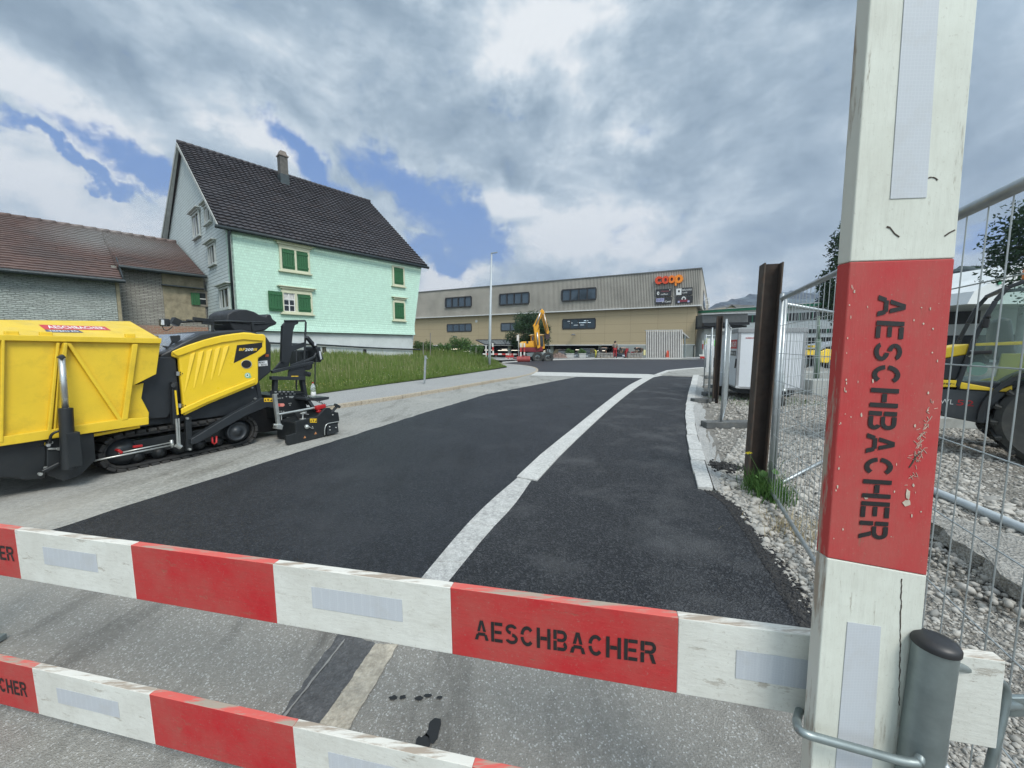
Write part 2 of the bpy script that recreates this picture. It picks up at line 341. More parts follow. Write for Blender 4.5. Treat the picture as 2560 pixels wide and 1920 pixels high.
def stencil_text(b, s, quad, lift):
    q = [Vector(p) for p in quad]; n = (q[1]-q[0]).cross(q[3]-q[0]).normalized(); S_ = .19; k = 0
    WD = dict(A=.86, E=.70, S=.76, C=.80, H=.80, B=.78, R=.80); tot = sum(WD[c] for c in s)+.16*(len(s)-1); x0 = 0
    def arc(cx, cy, rx, ry, a0, a1, th, m=10):
        out = []
        for i in range(m):
            t0 = math.radians(a0+(a1-a0)*i/m); t1 = math.radians(a0+(a1-a0)*(i+1)/m); f = lambda t, d: (cx+(rx-d)*math.cos(t), cy+(ry-d*1.0)*math.sin(t))
            out.append([f(t0, 0), f(t1, 0), f(t1, th), f(t0, th)])
        return out
    R_ = lambda a, c, d, e: [[(a, c), (d, c), (d, e), (a, e)]]
    for ch in s:
        w = WD[ch]; g = []
        if ch == 'A': g = [[(0, 0), (.20, 0), (.29, .30), (.11, .30)], [(w-.20, 0), (w, 0), (w-.11, .30), (w-.29, .30)]]+R_(.20, .22, w-.20, .38)+[[(.155, .44), (.335, .44), (.43, .80), (.33, 1.0)], [(w-.335, .44), (w-.155, .44), (w-.33, 1.0), (.43, .80)], [(.33, 1.0), (.43, .80), (w-.33, 1.0), (w/2, 1.0)]]
        elif ch == 'E': g = R_(0, 0, S_, 1)+R_(S_+.03, 0, w, .17)+R_(S_+.03, .42, w-.06, .58)+R_(S_+.03, .83, w, 1)
        elif ch == 'H': g = R_(0, 0, S_, 1)+R_(w-S_, 0, w, 1)+R_(S_+.03, .41, w-S_-.03, .59)
        elif ch == 'C': g = arc(w/2, .5, w/2, .5, 40, 172, .18)+arc(w/2, .5, w/2, .5, 188, 320, .18)
        elif ch == 'S': g = arc(w/2, .735, w/2-.03, .265, 20, 262, .17)+arc(w/2, .275, w/2, .275, -160, 82, .17)
        elif ch in 'BR':
            g = R_(0, 0, S_, .47)+R_(0, .54, S_, 1)+[[(S_+.03, .83), (w-.28, .83), (w-.28, 1), (S_+.03, 1)], [(S_+.03, .44), (w-.28, .44), (w-.28, .59), (S_+.03, .59)]]+arc(w-.28, .72, .27, .28, -90, 90, .17)
            if ch == 'B': g += R_(S_+.03, 0, w-.26, .17)+arc(w-.26, .235, .26, .235, -90, 70, .17)
            else: g += [[(w-.20, 0), (w, 0), (w-.16, .42), (w-.36, .42)]]
        for pg in g:
            k += 1; b.add([bil(q, (x0+x)/tot, y)+n*(lift+.00004*(k % 9)) for x, y in pg], [tuple(range(len(pg)))])
        x0 += w+.16
    return b
def quad_on(b, quad, lift, mi=0, thick=.001):
    q = [Vector(p) for p in quad]; n = (q[1]-q[0]).cross(q[3]-q[0]).normalized(); return b.prism([p+n*(lift-thick) for p in q], n*thick, mi)
# ---------------------------------------------------------------- painted wood
def wood_paint(name, col, chip=.5, axis=0):
    m, t, p, v = base(name, .6, 0, .25)
    mp = t.new('ShaderNodeMapping'); sc_ = [14, 14, 14]; sc_[axis] = 1.6; mp.inputs['Scale'].default_value = sc_; t.link(v, mp.inputs['Vector'])
    n = t.noise(mp.outputs[0], 2.2, 10, .75); fine = t.noise(v, 55, 6, .7); big = t.noise(v, 5, 4, .6)
    k = t.math('MULTIPLY', t.ramp(n, .585, .63), t.ramp(big, .40, .60))
    k2 = t.math('MULTIPLY', t.ramp(fine, .665, .70), t.ramp(t.noise(v, 9, 4, .6), .5, .65))
    kk = t.math('MULTIPLY', t.math('MAXIMUM', k, k2), chip)
    c = t.mix(t.ramp(t.noise(v, 3, 6, .7), .35, .7, 0, .34), col, '8a8272'); c = t.mix(t.ramp(t.noise(v, 130, 3, .7), .60, .72, 0, .35), c, '8f8678')
    c = t.mix(t.ramp(t.noise(mp.outputs[0], 6, 8, .7), .5, .75, 0, .15), c, '5a4c3e')
    c = t.mix(kk, c, '7d6c58'); t.link(c, p.inputs['Base Color'])
    t.link(t.bump(t.math('SUBTRACT', t.noise(mp.outputs[0], 8, 6, .7), t.math('MULTIPLY', kk, .9)), .35, .003), p.inputs['Normal']); return m
WR = lin('b3161b'); WW = (.72, .74, .69)
M['wr'] = wood_paint('red_painted_wood', (.47, .020, .026)); M['ww'] = wood_paint('white_painted_wood', (.71, .72, .67))
M['wrv'] = wood_paint('red_painted_wood_upright', (.44, .034, .040), .8, 2); M['wwv'] = wood_paint('white_painted_wood_upright', (.66, .69, .625), .9, 2)
M['rawwood'] = mat('raw_wood', (.33, .26, .19), .85, 0, .3, 12, .5, 60, dirt=.4)
def wornedge(name, col, axis, lo=.47, hi=.56):
    m, t, p, v = base(name, .7, 0, .3); mp = t.new('ShaderNodeMapping'); s_ = [9, 9, 9]; s_[axis] = 1.2; mp.inputs['Scale'].default_value = s_; t.link(v, mp.inputs['Vector'])
    n = t.noise(mp.outputs[0], 3, 8, .7); c = t.mix(t.ramp(n, lo, hi), col, (.36, .30, .24)); t.link(c, p.inputs['Base Color']); t.link(t.bump(n, .5, .004), p.inputs['Normal']); return m
M['we_r'] = wornedge('worn_red_edge', (.62, .12, .10), 0); M['we_w'] = wornedge('worn_white_edge', (.66, .64, .58), 0)
M['wev_r'] = wornedge('worn_red_side', (.46, .06, .055), 2, .54, .62); M['wev_w'] = wornedge('worn_white_side', (.60, .60, .54), 2, .52, .60)
m_, t_, p_, v_ = base('retroreflective_sheet', .35, 0, .5); vo_ = t_.new('ShaderNodeTexVoronoi', Scale=160, _feature='DISTANCE_TO_EDGE', Randomness=.15); t_.link(v_, vo_.inputs['Vector'])
c_ = t_.mix(t_.ramp(vo_.outputs['Distance'], .0, .12), (.53, .56, .59), (.48, .51, .545)); c_ = t_.mix(t_.ramp(t_.noise(v_, 12, 7, .7), .5, .75, 0, .4), c_, (.40, .39, .36)); t_.link(c_, p_.inputs['Base Color']); M['reflect'] = m_
M['black'] = mat('black_stencil_paint', (.012, .012, .013), .6, 0, .2, 20)
M['galv'] = mat('galvanised_steel', (.40, .43, .44), .42, .75, .15, 9, .08, 60, dirt=.2, dirtcol='6c6e6c')
M['galvd'] = mat('dark_galvanised_steel', (.24, .28, .28), .42, .6, .25, 9, .05, 60, dirt=.25, dirtcol='8a918f')
M['wire'] = mat('fence_wire', (.45, .48, .48), .45, .6, .1)
M['cap'] = mat('black_plastic_cap', (.02, .02, .022), .5)
S = .88
P0 = Vector((-2.08*S, 1.59*S, 0)); U = Vector((2.68, -.62, 0)).normalized(); N = Vector((U.y, -U.x, 0))   # N towards the camera
UZ = Vector((0, 0, 1))
assert N.y < 0
def plank(name, label, u0, u1, zt0, zt1, w, th, bounds, first_red, texts, patches):
    """board along U; zt = height of its top edge at u0/u1; bounds: colour change positions"""
    z = lambda u: zt0+(zt1-zt0)*(u-u0)/(u1-u0)
    D = (U*(u1-u0)+UZ*(zt1-zt0)).normalized(); W = D.cross(N).normalized(); W = W if W.z > 0 else -W
    org = P0+U*u0+UZ*zt0
    t = thing(name, label, 'barrier plank', org-W*w, 'red and white barrier planks')
    bs = [u0]+bounds+[u1]
    for i in range(len(bs)-1):
        red = (i % 2 == 0) == first_red; b = MB()
        a = P0+U*bs[i]+UZ*z(bs[i]); c = P0+U*bs[i+1]+UZ*z(bs[i+1])
        n0 = len(b.f); b.prism([a, c, c-W*w, a-W*w], -N*th); b.mi = b.mi
        # top face gets the worn edge material
        for j in range(n0, len(b.f)):
            f = b.f[j]; nn = (b.v[f[1]]-b.v[f[0]]).cross(b.v[f[2]]-b.v[f[0]]).normalized()
            if nn.dot(W) > .9: b.mi[j] = 1
        b.build('red_segment' if red else 'white_segment', [M['wr'], M['we_r']] if red else [M['ww'], M['we_w']], t, bevel=.0025)
    at = lambda u, v: P0+U*u+UZ*z(u)-W*(v*w)
    for (a, c, v0, v1) in patches:
        b = MB(); quad_on(b, [at(a, v1), at(c, v1), at(c, v0), at(a, v0)], .0016); b.build('reflective_strip', M['reflect'], t)
    for (s, a, c, v0, v1) in texts:
        b = MB(); q = [at(a, v1+.03), at(c, v1-.03), at(c, v0-.03), at(a, v0+.03)]; stencil_text(b, s, q, .0014)
        b.build('lettering', M['black'], t)
    return t, at
Lr = .677*S
ub = [-.098*S+Lr*i for i in range(-1, 5)]      # -.69 -.086 .51 1.11 1.70 2.30
zt = lambda u: H-(H-(.757+.0165*u/S))*S
up, at_up = plank('barrier_plank', 'upper red and white wooden plank lettered across its middle, spanning the road at knee height', -1.0, 3.33*S, zt(-1.0), zt(3.33*S), .2, .028, ub[1:5]+[ub[5]], True,
   [('AESCHBACHER', ub[4]+.070, ub[5]-.050, .385, .675), ('AESCHBACHER', ub[0]+.075, ub[1]-.02, .385, .675)],
   [(ub[1]+.15, ub[2]-.17, .26, .60), (ub[3]+.14, ub[4]-.15, .28, .62), (ub[5]+.13, ub[5]+.42, .30, .66)])
# stencil bridges of the lettering
d = (ub[5]-.050-ub[4]-.070)/11
for k, v in ((0, .60), (5, .535), (6, .565), (10, .515)):
    pass
for e in range(1): pass
ubl = [-.100*S+.70*S*i for i in range(-1, 5)]
ztl = lambda u: H-(H-(.105+.035*u/S))*S
lo, at_lo = plank('barrier_plank', 'lower red and white wooden plank close to the ground, its front edge paint chipped', -1.0, 3.36*S, ztl(-1.0), ztl(3.36*S), .2, .028, ubl[1:5]+[ubl[5]], True,
   [('AESCHBACHER', ubl[0]+.1, ubl[1]-.05, .385, .70), ('AESCHBACHER', ubl[4]+.1, ubl[5]-.06, .385, .70)],
   [(ubl[1]+.13, ubl[2]-.16, .30, .62), (ubl[3]+.13, ubl[4]-.15, .30, .62)])
# upright plank
YP = .745
def vp(x, y): return hy(x*K, y*K, YP)
t = thing('upright_barrier_plank', 'tall upright red and white wooden plank with a vertical black stencilled name and chipped paint', 'barrier plank', (vp(1860, 1659).x, YP, 0))
TL = vp(1880, 0); TR = vp(2113, 0); BL = vp(1752, 1659); BR = vp(1966, 1659)
dl = (TL-BL); dr = (TR-BR)
def ext(p, d, z): return p+d*((z-p.z)/d.z)
tl, tr, bl, br_ = ext(TL, dl, 2.6), ext(TR, dr, 2.6), ext(BL, dl, .02), ext(BR, dr, .02)
def along(A, B, x, y):  # the point of edge A-B seen at photo height y
    best = min(range(401), key=lambda k: abs(pxy(A.lerp(B, k/400))[1]-y)); return A.lerp(B, best/400)
def pxy(p):
    d = p-CAM; z = d.dot(FW); return 1280+FP*d.x/z, 960-FP*d.dot(UP)/z
r1l, r1r = along(tl, bl, 0, 567*K), along(tr, br_, 0, 560*K); r2l, r2r = along(tl, bl, 0, 1206*K), along(tr, br_, 0, 1241*K)
Dp = Vector((0, .030, 0))
for w_, q in ((1, (tl, tr, r1r, r1l)), (0, (r1l, r1r, r2r, r2l)), (1, (r2l, r2r, br_, bl))):
    b = MB(); n0 = len(b.f); b.prism(list(q), Dp)
    for j in range(n0, len(b.f)):
        f = b.f[j]; nn = (b.v[f[1]]-b.v[f[0]]).cross(b.v[f[2]]-b.v[f[0]]).normalized()
        if abs(nn.x) > .8: b.mi[j] = 1
    b.build('white_segment' if w_ else 'red_segment', [M['wwv'], M['wev_w']] if w_ else [M['wrv'], M['wev_r']], t, bevel=.003)
b = MB(); q = [vp(1897, 637), vp(1853, 1162), vp(1915, 1166), vp(1957, 640)]; stencil_text(b, 'AESCHBACHER', q, .0014); b.build('lettering', M['black'], t)
for k in (0, 5, 6, 10):
    pass
M['crackp'] = mat('wood_crack', (.06, .045, .035), .9)
for q in ([vp(1922, 430), vp(2000, 427), vp(2030, -40), vp(1955, -40)], [vp(1795, 1760), vp(1875, 1770), vp(1902, 1353), vp(1830, 1343)]):
    b = MB(); quad_on(b, q, .0014); b.build('reflective_strip', M['reflect'], t)
b = MB()
def crackline(pts, w=.0012):
    for i in range(len(pts)-1): b.beam(pts[i]+Vector((0, -.0006, 0)), pts[i+1]+Vector((0, -.0006, 0)), w*random.uniform(.6, 1.8), .001, (0, 1, 0))
crackline([vp(1947+random.uniform(-1.2, 1.2)-(y-1250)*.02, y) for y in range(1250, 1530, 7)], .0012)
crackline([vp(1915, 490), vp(1922, 492), vp(1932, 505), vp(1942, 512)], .0022); crackline([vp(2040, 510), vp(2050, 503), vp(2062, 497)], .002)
crackline([vp(2012+14*math.sin(a), 395-12*math.cos(a)) for a in [k*.3-1.3 for k in range(9)]], .0013)
crackline([vp(1963, 1010), vp(1970, 1000), vp(1978, 985), vp(1988, 978)], .002)
b.build('wood_crack', M['crackp'], t)
M['chip'] = mat('bare_wood_chip', (.50, .44, .36), .9, 0, .3, 30)
b = MB()
def blob(x, y, rx, ry, lift=.0011):
    ps = [vp(x+rx*math.cos(a)*random.uniform(.6, 1.2), y+ry*math.sin(a)*random.uniform(.6, 1.2)) for a in [k*.63 for k in range(10)]]
    b.add([p+Vector((0, -lift, 0)) for p in ps], [tuple(range(10))[::-1]])
for _ in range(46):
    y = random.uniform(600, 1180); x = random.choice([random.uniform(1838, 1850), random.uniform(2000, 2040), random.uniform(1850, 2000)])-(y-600)*.085; blob(x, y, random.uniform(.8, 2.2), random.uniform(1, 5))
for x, y, rx, ry in ((1960, 1068, 6, 12), (1957, 1085, 10, 8), (1870, 1075, 4, 4)): blob(x, y, rx, ry, .0012)
b.build('paint_chip', M['chip'], t)
b = MB()
for _ in range(70):          # fine crazing of the paint
    y = random.gauss(965, 38); x = 1985-(y-965)*.28+random.gauss(0, 5); p = vp(x, y); q_ = p+Vector((random.uniform(-.008, .008), 0, random.uniform(-.010, .010))); b.beam(p+Vector((0, -.0006, 0)), q_+Vector((0, -.0006, 0)), .0006, .0008, (0, 1, 0))
b.build('paint_crazing', M['chip'], t)
# holder: galvanised pipe with cap, hooks
T0 = hy(2022*K, 1388*K, .72); TB = hy(1985*K, 1659*K, .72)
def extz(z): return TB+(T0-TB)*((z-TB.z)/(T0.z-TB.z))
t = thing('barrier_stand', 'galvanised steel pipe stand with black cap holding the planks beside the upright plank', 'barrier stand', extz(.012))
b = MB(); b.tube([extz(.012), extz(T0.z)], .034, 28); b.build('pipe', M['galvd'], t, smooth=False, bevel=.001)
MB().lathe(T0, (T0-TB), [(0.0, .012), (.02, .011), (.033, .006), (.0365, 0), (.0365, -.008)], 28).build('cap', M['cap'], t, smooth=True)
b = MB()
pa = [hy(x*K, y*K, Y) for x, y, Y in [(1735, 1515, .86), (1724, 1545, .80), (1722, 1566, .74), (1735, 1583, .712), (1790, 1600, .705), (1880, 1625, .70), (1945, 1643, .695), (1985, 1648, .69)]]
b.tube(smooth_chain(pa, 30), .0085, 10)
pb_ = [hy(x*K, y*K, Y) for x, y, Y in [(2055, 1438, .74), (2090, 1445, .76), (2140, 1462, .79), (2168, 1480, .80), (2172, 1510, .80), (2160, 1570, .79), (2142, 1640, .78), (2130, 1700, .78)]]
b.tube(smooth_chain(pb_, 30), .0085, 10)
b.tube([extz(pa[-1].z), pa[-1]], .0085, 10)
b.build('hook_bar', M['galvd'], t, smooth=True)
b = MB(); b.box(extz(.03), (.5, .10, .03)); b.box(extz(.03), (.08, .45, .03)); b.build('foot', M['galvd'], t, bevel=.004)
b = MB(); c = hy(2200*K, 1524*K, .83); b.box(c, (.05, .012, .05)); b.tube([c, hy(2160*K, 1524*K, .80)], .01, 10); b.build('bracket', M['galvd'], t, bevel=.003)
sb_ = P0+U*-.92-N*.07; t = thing('barrier_stand', 'galvanised steel pipe stand at the barrier end nearest the paver', 'barrier stand', sb_+UZ*.012)
b = MB(); b.tube([sb_+UZ*.012, sb_+UZ*1.05], .034, 20); b.build('pipe', M['galvd'], t, bevel=.001); b = MB(); b.disc(sb_+UZ*1.055, UZ, .037, .012, 20); b.build('cap', M['cap'], t)
b = MB()
for z_ in (.07, .60): b.tube([sb_+UZ*z_, sb_+N*.15+UZ*(z_-.01), sb_+N*.15+U*.10+UZ*(z_-.01)], .0085, 8)
b.build('hook_bar', M['galvd'], t, smooth=True)
b = MB(); b.box(sb_+UZ*.03, (.5, .10, .03)); b.box(sb_+UZ*.0305, (.08, .45, .03)); b.build('foot', M['galvd'], t, bevel=.004)
# ---------------------------------------------------------------- steel posts
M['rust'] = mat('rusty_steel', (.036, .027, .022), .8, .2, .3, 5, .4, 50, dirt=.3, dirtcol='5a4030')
M['rustl'] = mat('pale_rust_flange', (.085, .066, .052), .85, .1, .25, 6, .4, 50, dirt=.4, dirtcol='7a4a2c')  # flanges get a paler rust tone than the web
def hbeam(label, px, py, top, ang, s=.2, lean=0.0):
    c = gr(px, py); x = Vector((math.cos(ang), math.sin(ang), 0)); y = Vector((-x.y, x.x, 0))
    zt_ = hp(px, top, (c.x, c.y, 0), (0, 1, 0)).z; L = Vector((lean, 0, zt_+.4)); c0 = c-Vector((lean*.15, 0, .4))
    t = thing('steel_post', label, 'steel post', c, 'rusty steel beams along the gravel')
    b = MB()
    for sgn in (-1, 1): b.prism([c0+x*i+y*(sgn*s/2+j) for i, j in ((-s/2, 0), (s/2, 0), (s/2, -sgn*.014), (-s/2, -sgn*.014))], L)
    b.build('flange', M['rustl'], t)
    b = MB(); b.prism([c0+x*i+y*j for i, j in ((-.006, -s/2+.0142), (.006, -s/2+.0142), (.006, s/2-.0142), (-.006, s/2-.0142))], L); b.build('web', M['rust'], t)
    return c
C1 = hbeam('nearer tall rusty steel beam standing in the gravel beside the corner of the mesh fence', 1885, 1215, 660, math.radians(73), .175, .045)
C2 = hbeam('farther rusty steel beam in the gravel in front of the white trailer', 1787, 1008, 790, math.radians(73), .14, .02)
# ---------------------------------------------------------------- fence panels
def fence(label, a, b_, zt=2.05, zb=.10, nh=6, tube=.021, za=0, zb_=0, wires=.1, parent=True):
    a = Vector((a[0], a[1], za)); b2 = Vector((b_[0], b_[1], zb_)); d = (b2-a); L = d.length; d = d.normalized()
    t = thing('mesh_fence', label, 'fence', a, 'mobile wire mesh site fence panels')
    f = MB(); A0 = a+UZ*zb; A1 = a+UZ*zt; B0 = b2+UZ*zb; B1 = b2+UZ*zt
    f.tube([a+UZ*.0, A1+UZ*.02], tube); f.tube([b2, B1+UZ*.02], tube); f.tube([A1-UZ*.03, B1-UZ*.03], tube*.95); f.tube([A0, B0], tube*.8); f.build('frame', M['galv'], t, smooth=True)
    w = MB(); n = int(L/wires); hgt = zt-zb-.05
    for i in range(1, n):
        p = a.lerp(b2, i/n)+UZ*zb; w.tube([p, p+UZ*hgt], .0022, 5, False)
    for j in range(1, nh+1):
        z = zb+hgt*j/(nh+1)+.03; w.tube([a+UZ*z-d*.005, b2+UZ*z+d*.005], .0026, 5, False)
    w.build('wire_mesh', M['wire'], t); return t
M['foot'] = mat('rubber_block', (.10, .105, .105), .9, 0, .2, 6, .3, 40, dirt=.4, dirtcol='8a867a')
def foot(label, c, ang, l=.75):
    x = Vector((math.cos(ang), math.sin(ang), 0)); y = Vector((-x.y, x.x, 0)); b = MB()
    b.box(Vector(c)+UZ*.065, (l, .22, .13), (x, y, UZ)); o = b.build('rubber_block', M['foot'], None, bevel=.015); tag(o, label, 'fence block', 'dark blocks under the site fence')
cA = gk(1661, 1076); cA.z = 0
eA = cA+Vector((-.400, -.916, 0))*3.5
fence('nearest mesh fence panel, passing close behind the upright striped plank', cA, eA)
fence('mesh fence panel turning away at the tube corner beside the nearer rusty beam', cA+Vector((.07, .05, 0)), cA+Vector((.07+.81*3.5, .05+.59*3.5, 0)), nh=9, zt=2.0)
c3 = gk(1557, 925); fence('mesh fence panel seen almost edge-on between the two rusty beams', c3, c3+Vector((.51, .86, 0)).normalized()*3.5)
foot('long dark block under the edge-on fence panel, nearest of the blocks', c3+Vector((.15, .05, 0)), .05, .95)
c4 = gk(1531, 872); fence('mesh fence panel just left of the farther rusty beam', c4, c4+Vector((.45, .89, 0)).normalized()*3.5)
c5 = gk(1520, 838); fence('small far mesh fence panel hung with a white notice near the white building', c5, c5+Vector((1.0, .65, 0)).normalized()*1.6, zt=2.0)
b = MB(); p = [hy(x, y, c5.y-.05) for x, y in ((1765, 930), (1782, 930), (1786, 846), (1768, 846))]; b.prism(p, (0, .01, 0)); o = b.build('notice_sheet', mat('white_sheet', (.6, .62, .62), .7), None); tag(o, 'pale notice sheet hanging on the far fence panel', 'notice')
foot('dark block under the fence left of the farther rusty beam', c4+Vector((-.1, .15, 0)), .1, .6)
for (x, y, l, w) in ((1548, 838, 'small dark block lying by the end of the right kerb', .5), (1537, 818, 'farthest dark block beside the small far fence panel', .7), (1530, 855, 'dark block on the concrete haunch beside the right kerb', .35)): foot(l, gk(x, y), .15, w)
# pipe on the ground
b = MB(); pp = [hz(x, y, .05) for x, y in ((2240, 1190), (2331, 1226), (2560, 1322), (2720, 1392))]; b.tube(pp, .040, 16); o = b.build('plastic_pipe', mat('pale_grey_pipe', (.42, .46, .48), .4), None, smooth=True); tag(o, 'pale grey pipe lying on the rubble behind the mesh fence', 'pipe')
# vest
# ---------------------------------------------------------------- paver
PO = Vector((-4.867, 4.444, 0)); PA = Vector((.640, 1.294, 0)).normalized(); PN = Vector((PA.y, -PA.x, 0))
def q(x, y, off=0.): return hp(x, y, PO+PN*off, PN)
def pl(a, off, z): return PO+PA*a+PN*off+UZ*z
def pp_(poly, off0, off1, b=None):
    b = b or MB(); return b.prism([q(x, y, off0) for x, y in poly], PN*(off1-off0))
M['yel'] = mat('yellow_machine_paint', (.82, .56, .025), .34, 0, .05, 3, .05, 200, spec=.5, coat=.25, dirt=.05, dirtcol='806820')
M['yel2'] = mat('yellow_hopper_paint', (.74, .51, .03), .42, 0, .07, 2.5, .06, 120, spec=.5, dirt=.30, dirtcol='6e5c26')
M['blk'] = mat('black_machine_paint', (.014, .017, .019), .45, 0, .2, 5, .05, 80, dirt=.15, dirtcol='4a4842')
M['blk2'] = mat('dark_cowl_paint', (.022, .026, .030), .40, 0, .15, 4)
M['track'] = mat('dusty_rubber', (.030, .030, .030), .8, 0, .3, 8, .3, 60, dirt=.5, dirtcol='55524b')
M['chrome'] = mat('chrome_steel', (.50, .52, .52), .32, .8, .08, 8)
M['zinc'] = mat('zinc_steel', (.50, .52, .50), .35, .7, .15, 12)
M['seat'] = mat('black_seat_vinyl', (.018, .020, .023), .5, 0, .15, 6, .15, 60)
M['redp'] = mat('red_paint', (.42, .018, .02), .4, 0, .1)
M['sticky'] = mat('yellow_sticker', (.75, .48, .02), .5, 0, .03)
M['stickw'] = mat('white_sticker', (.7, .72, .72), .5, 0, .03)
M['signred'] = mat('red_sign_film', (.55, .03, .04), .4, 0, .03); M['signblue'] = mat('navy_sign_film', (.05, .06, .13), .4, 0, .03)
M['mirror'] = mat('polished_plate', (.62, .66, .72), .22, .75, .12, 2.5)
M['lampgl'] = mat('lamp_glass', (.62, .64, .66), .2, .2, .05)
M['white'] = mat('white_print', (.75, .76, .74), .5, 0, .02)
t = thing('road_paver', 'yellow and black tracked asphalt paver with a big hopper parked in front of the barn', 'paving machine', pl(1.0, -.6, 0)); PV = t
# hopper
OH = .16
hop = pp_([(-330, 829.5), (399, 846), (387, 935), (327, 965), (308, 1062), (-330, 1160)], OH-.04, OH)
hop2 = pp_([(327, 965), (357, 957), (351, 995), (370, 1031), (368, 1059), (308, 1068)], OH-.10, OH-.07, hop)
far = [p-PN*1.75 for p in [q(-330, 829.5, OH), q(399, 846, OH), q(387, 935, OH), q(327, 965, OH), q(308, 1062, OH), q(-330, 1160, OH)]]
hop.prism(far, PN*.04)
# end wall and floor between the sides
e1, e2 = q(385, 850, OH-.05), q(300, 1058, OH-.05); hop.prism([e1-PN*.0, e1-PN*1.66, e2-PN*1.66, e2], -PA*.04)
f1 = q(-330, 1150, OH-.05); hop.prism([f1, e2, e2-PN*1.66, f1-PN*1.66], UZ*.04)
ho = hop.build('hopper', M['yel2'], t, bevel=.006)
# top flap leaning inwards
a0, a1 = q(-330, 829, OH), q(399, 846, OH); c0 = q(-330, 796, OH-.55); c1 = hp(325, 803, a0, (a1-a0).cross(c0-a0))
fl = MB(); fl.prism([a0, a1, c1, c0], (0, 0, -.012)); 
a0f, a1f, c0f, c1f = [p-PN*x for p, x in ((a0, 1.71), (a1, 1.71), (c0, .61), (c1, .61))]; fl.prism([a0f, a1f, c1f, c0f], (0, 0, -.012))
fl.build('hopper_flap', M['yel2'], t, bevel=.004)
rb = MB()
def rib(b, x0, y0, x1, y1, w, off=OH, th=.035, off2=None):
    A, B = q(x0, y0, off), q(x1, y1, off); b.beam(A+PN*th/2, B+PN*th/2, th, w, PN)
def strip(b, pts, off=OH, th=.04): b.prism([q(x, y, off) for x, y in pts], PN*th)
strip(rb, [(-330, 829), (400, 846), (398, 859), (-330, 845)], OH+.0005, .05)
strip(rb, [(-330, 1140), (300, 1047), (368, 1043), (368, 1060), (-330, 1163)], OH+.0008, .045)
strip(rb, [(0, 850), (9, 850), (5, 1105), (-5, 1105)], OH+.001, .05); strip(rb, [(-320, 850), (-300, 850), (-300, 1140), (-320, 1140)], OH+.001, .05)
strip(rb, [(138, 857), (146, 857), (125, 1083), (114, 1084)], OH+.001, .045); strip(rb, [(153, 857), (162, 857), (158, 900), (145, 900)], OH+.001, .09)
strip(rb, [(146, 870), (150, 870), (138, 1078), (131, 1080)], OH+.0012, .03)
strip(rb, [(162, 858), (174, 858), (303, 1048), (293, 1052)], OH+.001, .045); strip(rb, [(327, 860), (341, 860), (315, 1048), (300, 1050)], OH+.0015, .05)
rb.build('hopper_rib', M['yel2'], t, bevel=.006)
b = MB(); strip(b, [(85, 1108), (345, 1063), (345, 1069), (200, 1096), (85, 1116)], OH-.10, .06); b.build('hopper_hinge_bar', M['yel'], t, bevel=.004)
b = MB()
for x in (10, 98, 312): p = q(x, 833+.02*x, OH-.02); b.beam(p, p+PA*.09, .05, .05)
b.build('hinge', M['yel2'], t, bevel=.008)
# sign on the flap
FN = (a1-a0).cross(c0-a0).normalized(); FN = FN if FN.z > 0 else -FN
def fq(x, y): return hp(x, y, a0, FN)
s_ = MB(); sq = [fq(112, 824), fq(277, 826), fq(262, 817), fq(96, 812)]; quad_on(s_, sq, .003); s_.build('sign', M['signred'], t)
s_ = MB(); s2 = [fq(118, 831), fq(209, 832), fq(196, 826), fq(112, 825)]; quad_on(s_, s2, .003); s_.build('sign', M['signblue'], t)
s_ = MB(); I = lambda Q, u0, u1, v0, v1: [bil(Q, u0, v0), bil(Q, u1, v0), bil(Q, u1, v1), bil(Q, u0, v1)]
text_on(s_, 'AESCHBACHER', I(sq, .08, .94, .2, .85), .0045, .02); s_.build('sign_lettering', M['white'], t); s_ = MB(); text_on(s_, 'TIEFBAU AG', I(s2, .08, .9, .2, .85), .0045, .015); s_.build('sign_lettering', M['white'], t)
# lifting cylinder
b = MB(); b.tube([q(154, 895, .30), q(164, 1024, .30)], .027, 16); b.build('cylinder_rod', M['chrome'], t, smooth=True)
b = MB(); b.tube([q(164, 1020, .30), q(172, 1172, .30)], .056, 18); b.beam(q(178, 1080, .30), q(185, 1165, .30), .10, .12, PN); b.build('cylinder_barrel', M['blk'], t, bevel=.004)
b = MB(); b.tube([q(151, 893, .16), q(154, 893, .34)], .022, 12); b.beam(q(148, 889, .28), q(158, 897, .28), .05, .05, PN); b.build('cylinder_pin', M['blk2'], t, bevel=.006)
b = MB(); b.tube(smooth_chain([q(163, 1076, .27), q(140, 1080, .27), q(127, 1090, .25), q(126, 1108, .22)], 16), .012, 8); b.build('hydraulic_hose', M['blk'], t, smooth=True)
b = MB()
for x, y in ((126, 1106), (145, 1122), (120, 1113), (100, 1185), (115, 1170)): b.disc(q(x, y, .17), PN, .016, .04, 10)
b.tube([q(120, 1122, .17), q(146, 1122, .17)], .012, 8); b.build('fitting', M['zinc'], t, smooth=False)
# front frame and the black mass filling in beside it, bottom left
b = MB(); b.prism([q(x, y, .12) for x, y in ((-300, 1140), (0, 1108), (118, 1094), (118, 1196), (62, 1202), (40, 1197), (-60, 1193), (-300, 1215))], -PN*1.5); b.build('front_frame', M['blk'], t, bevel=.02)
b = MB(); b.prism([q(x, y, .16) for x, y in ((117, 1100), (235, 1080), (240, 1150), (200, 1190), (160, 1204), (140, 1196), (117, 1188))], -PN*1.4); b.beam(q(105, 1180, .2), q(150, 1158, .2), .04, .04, PN); b.build('front_black_mass', M['blk'], t, bevel=.01)
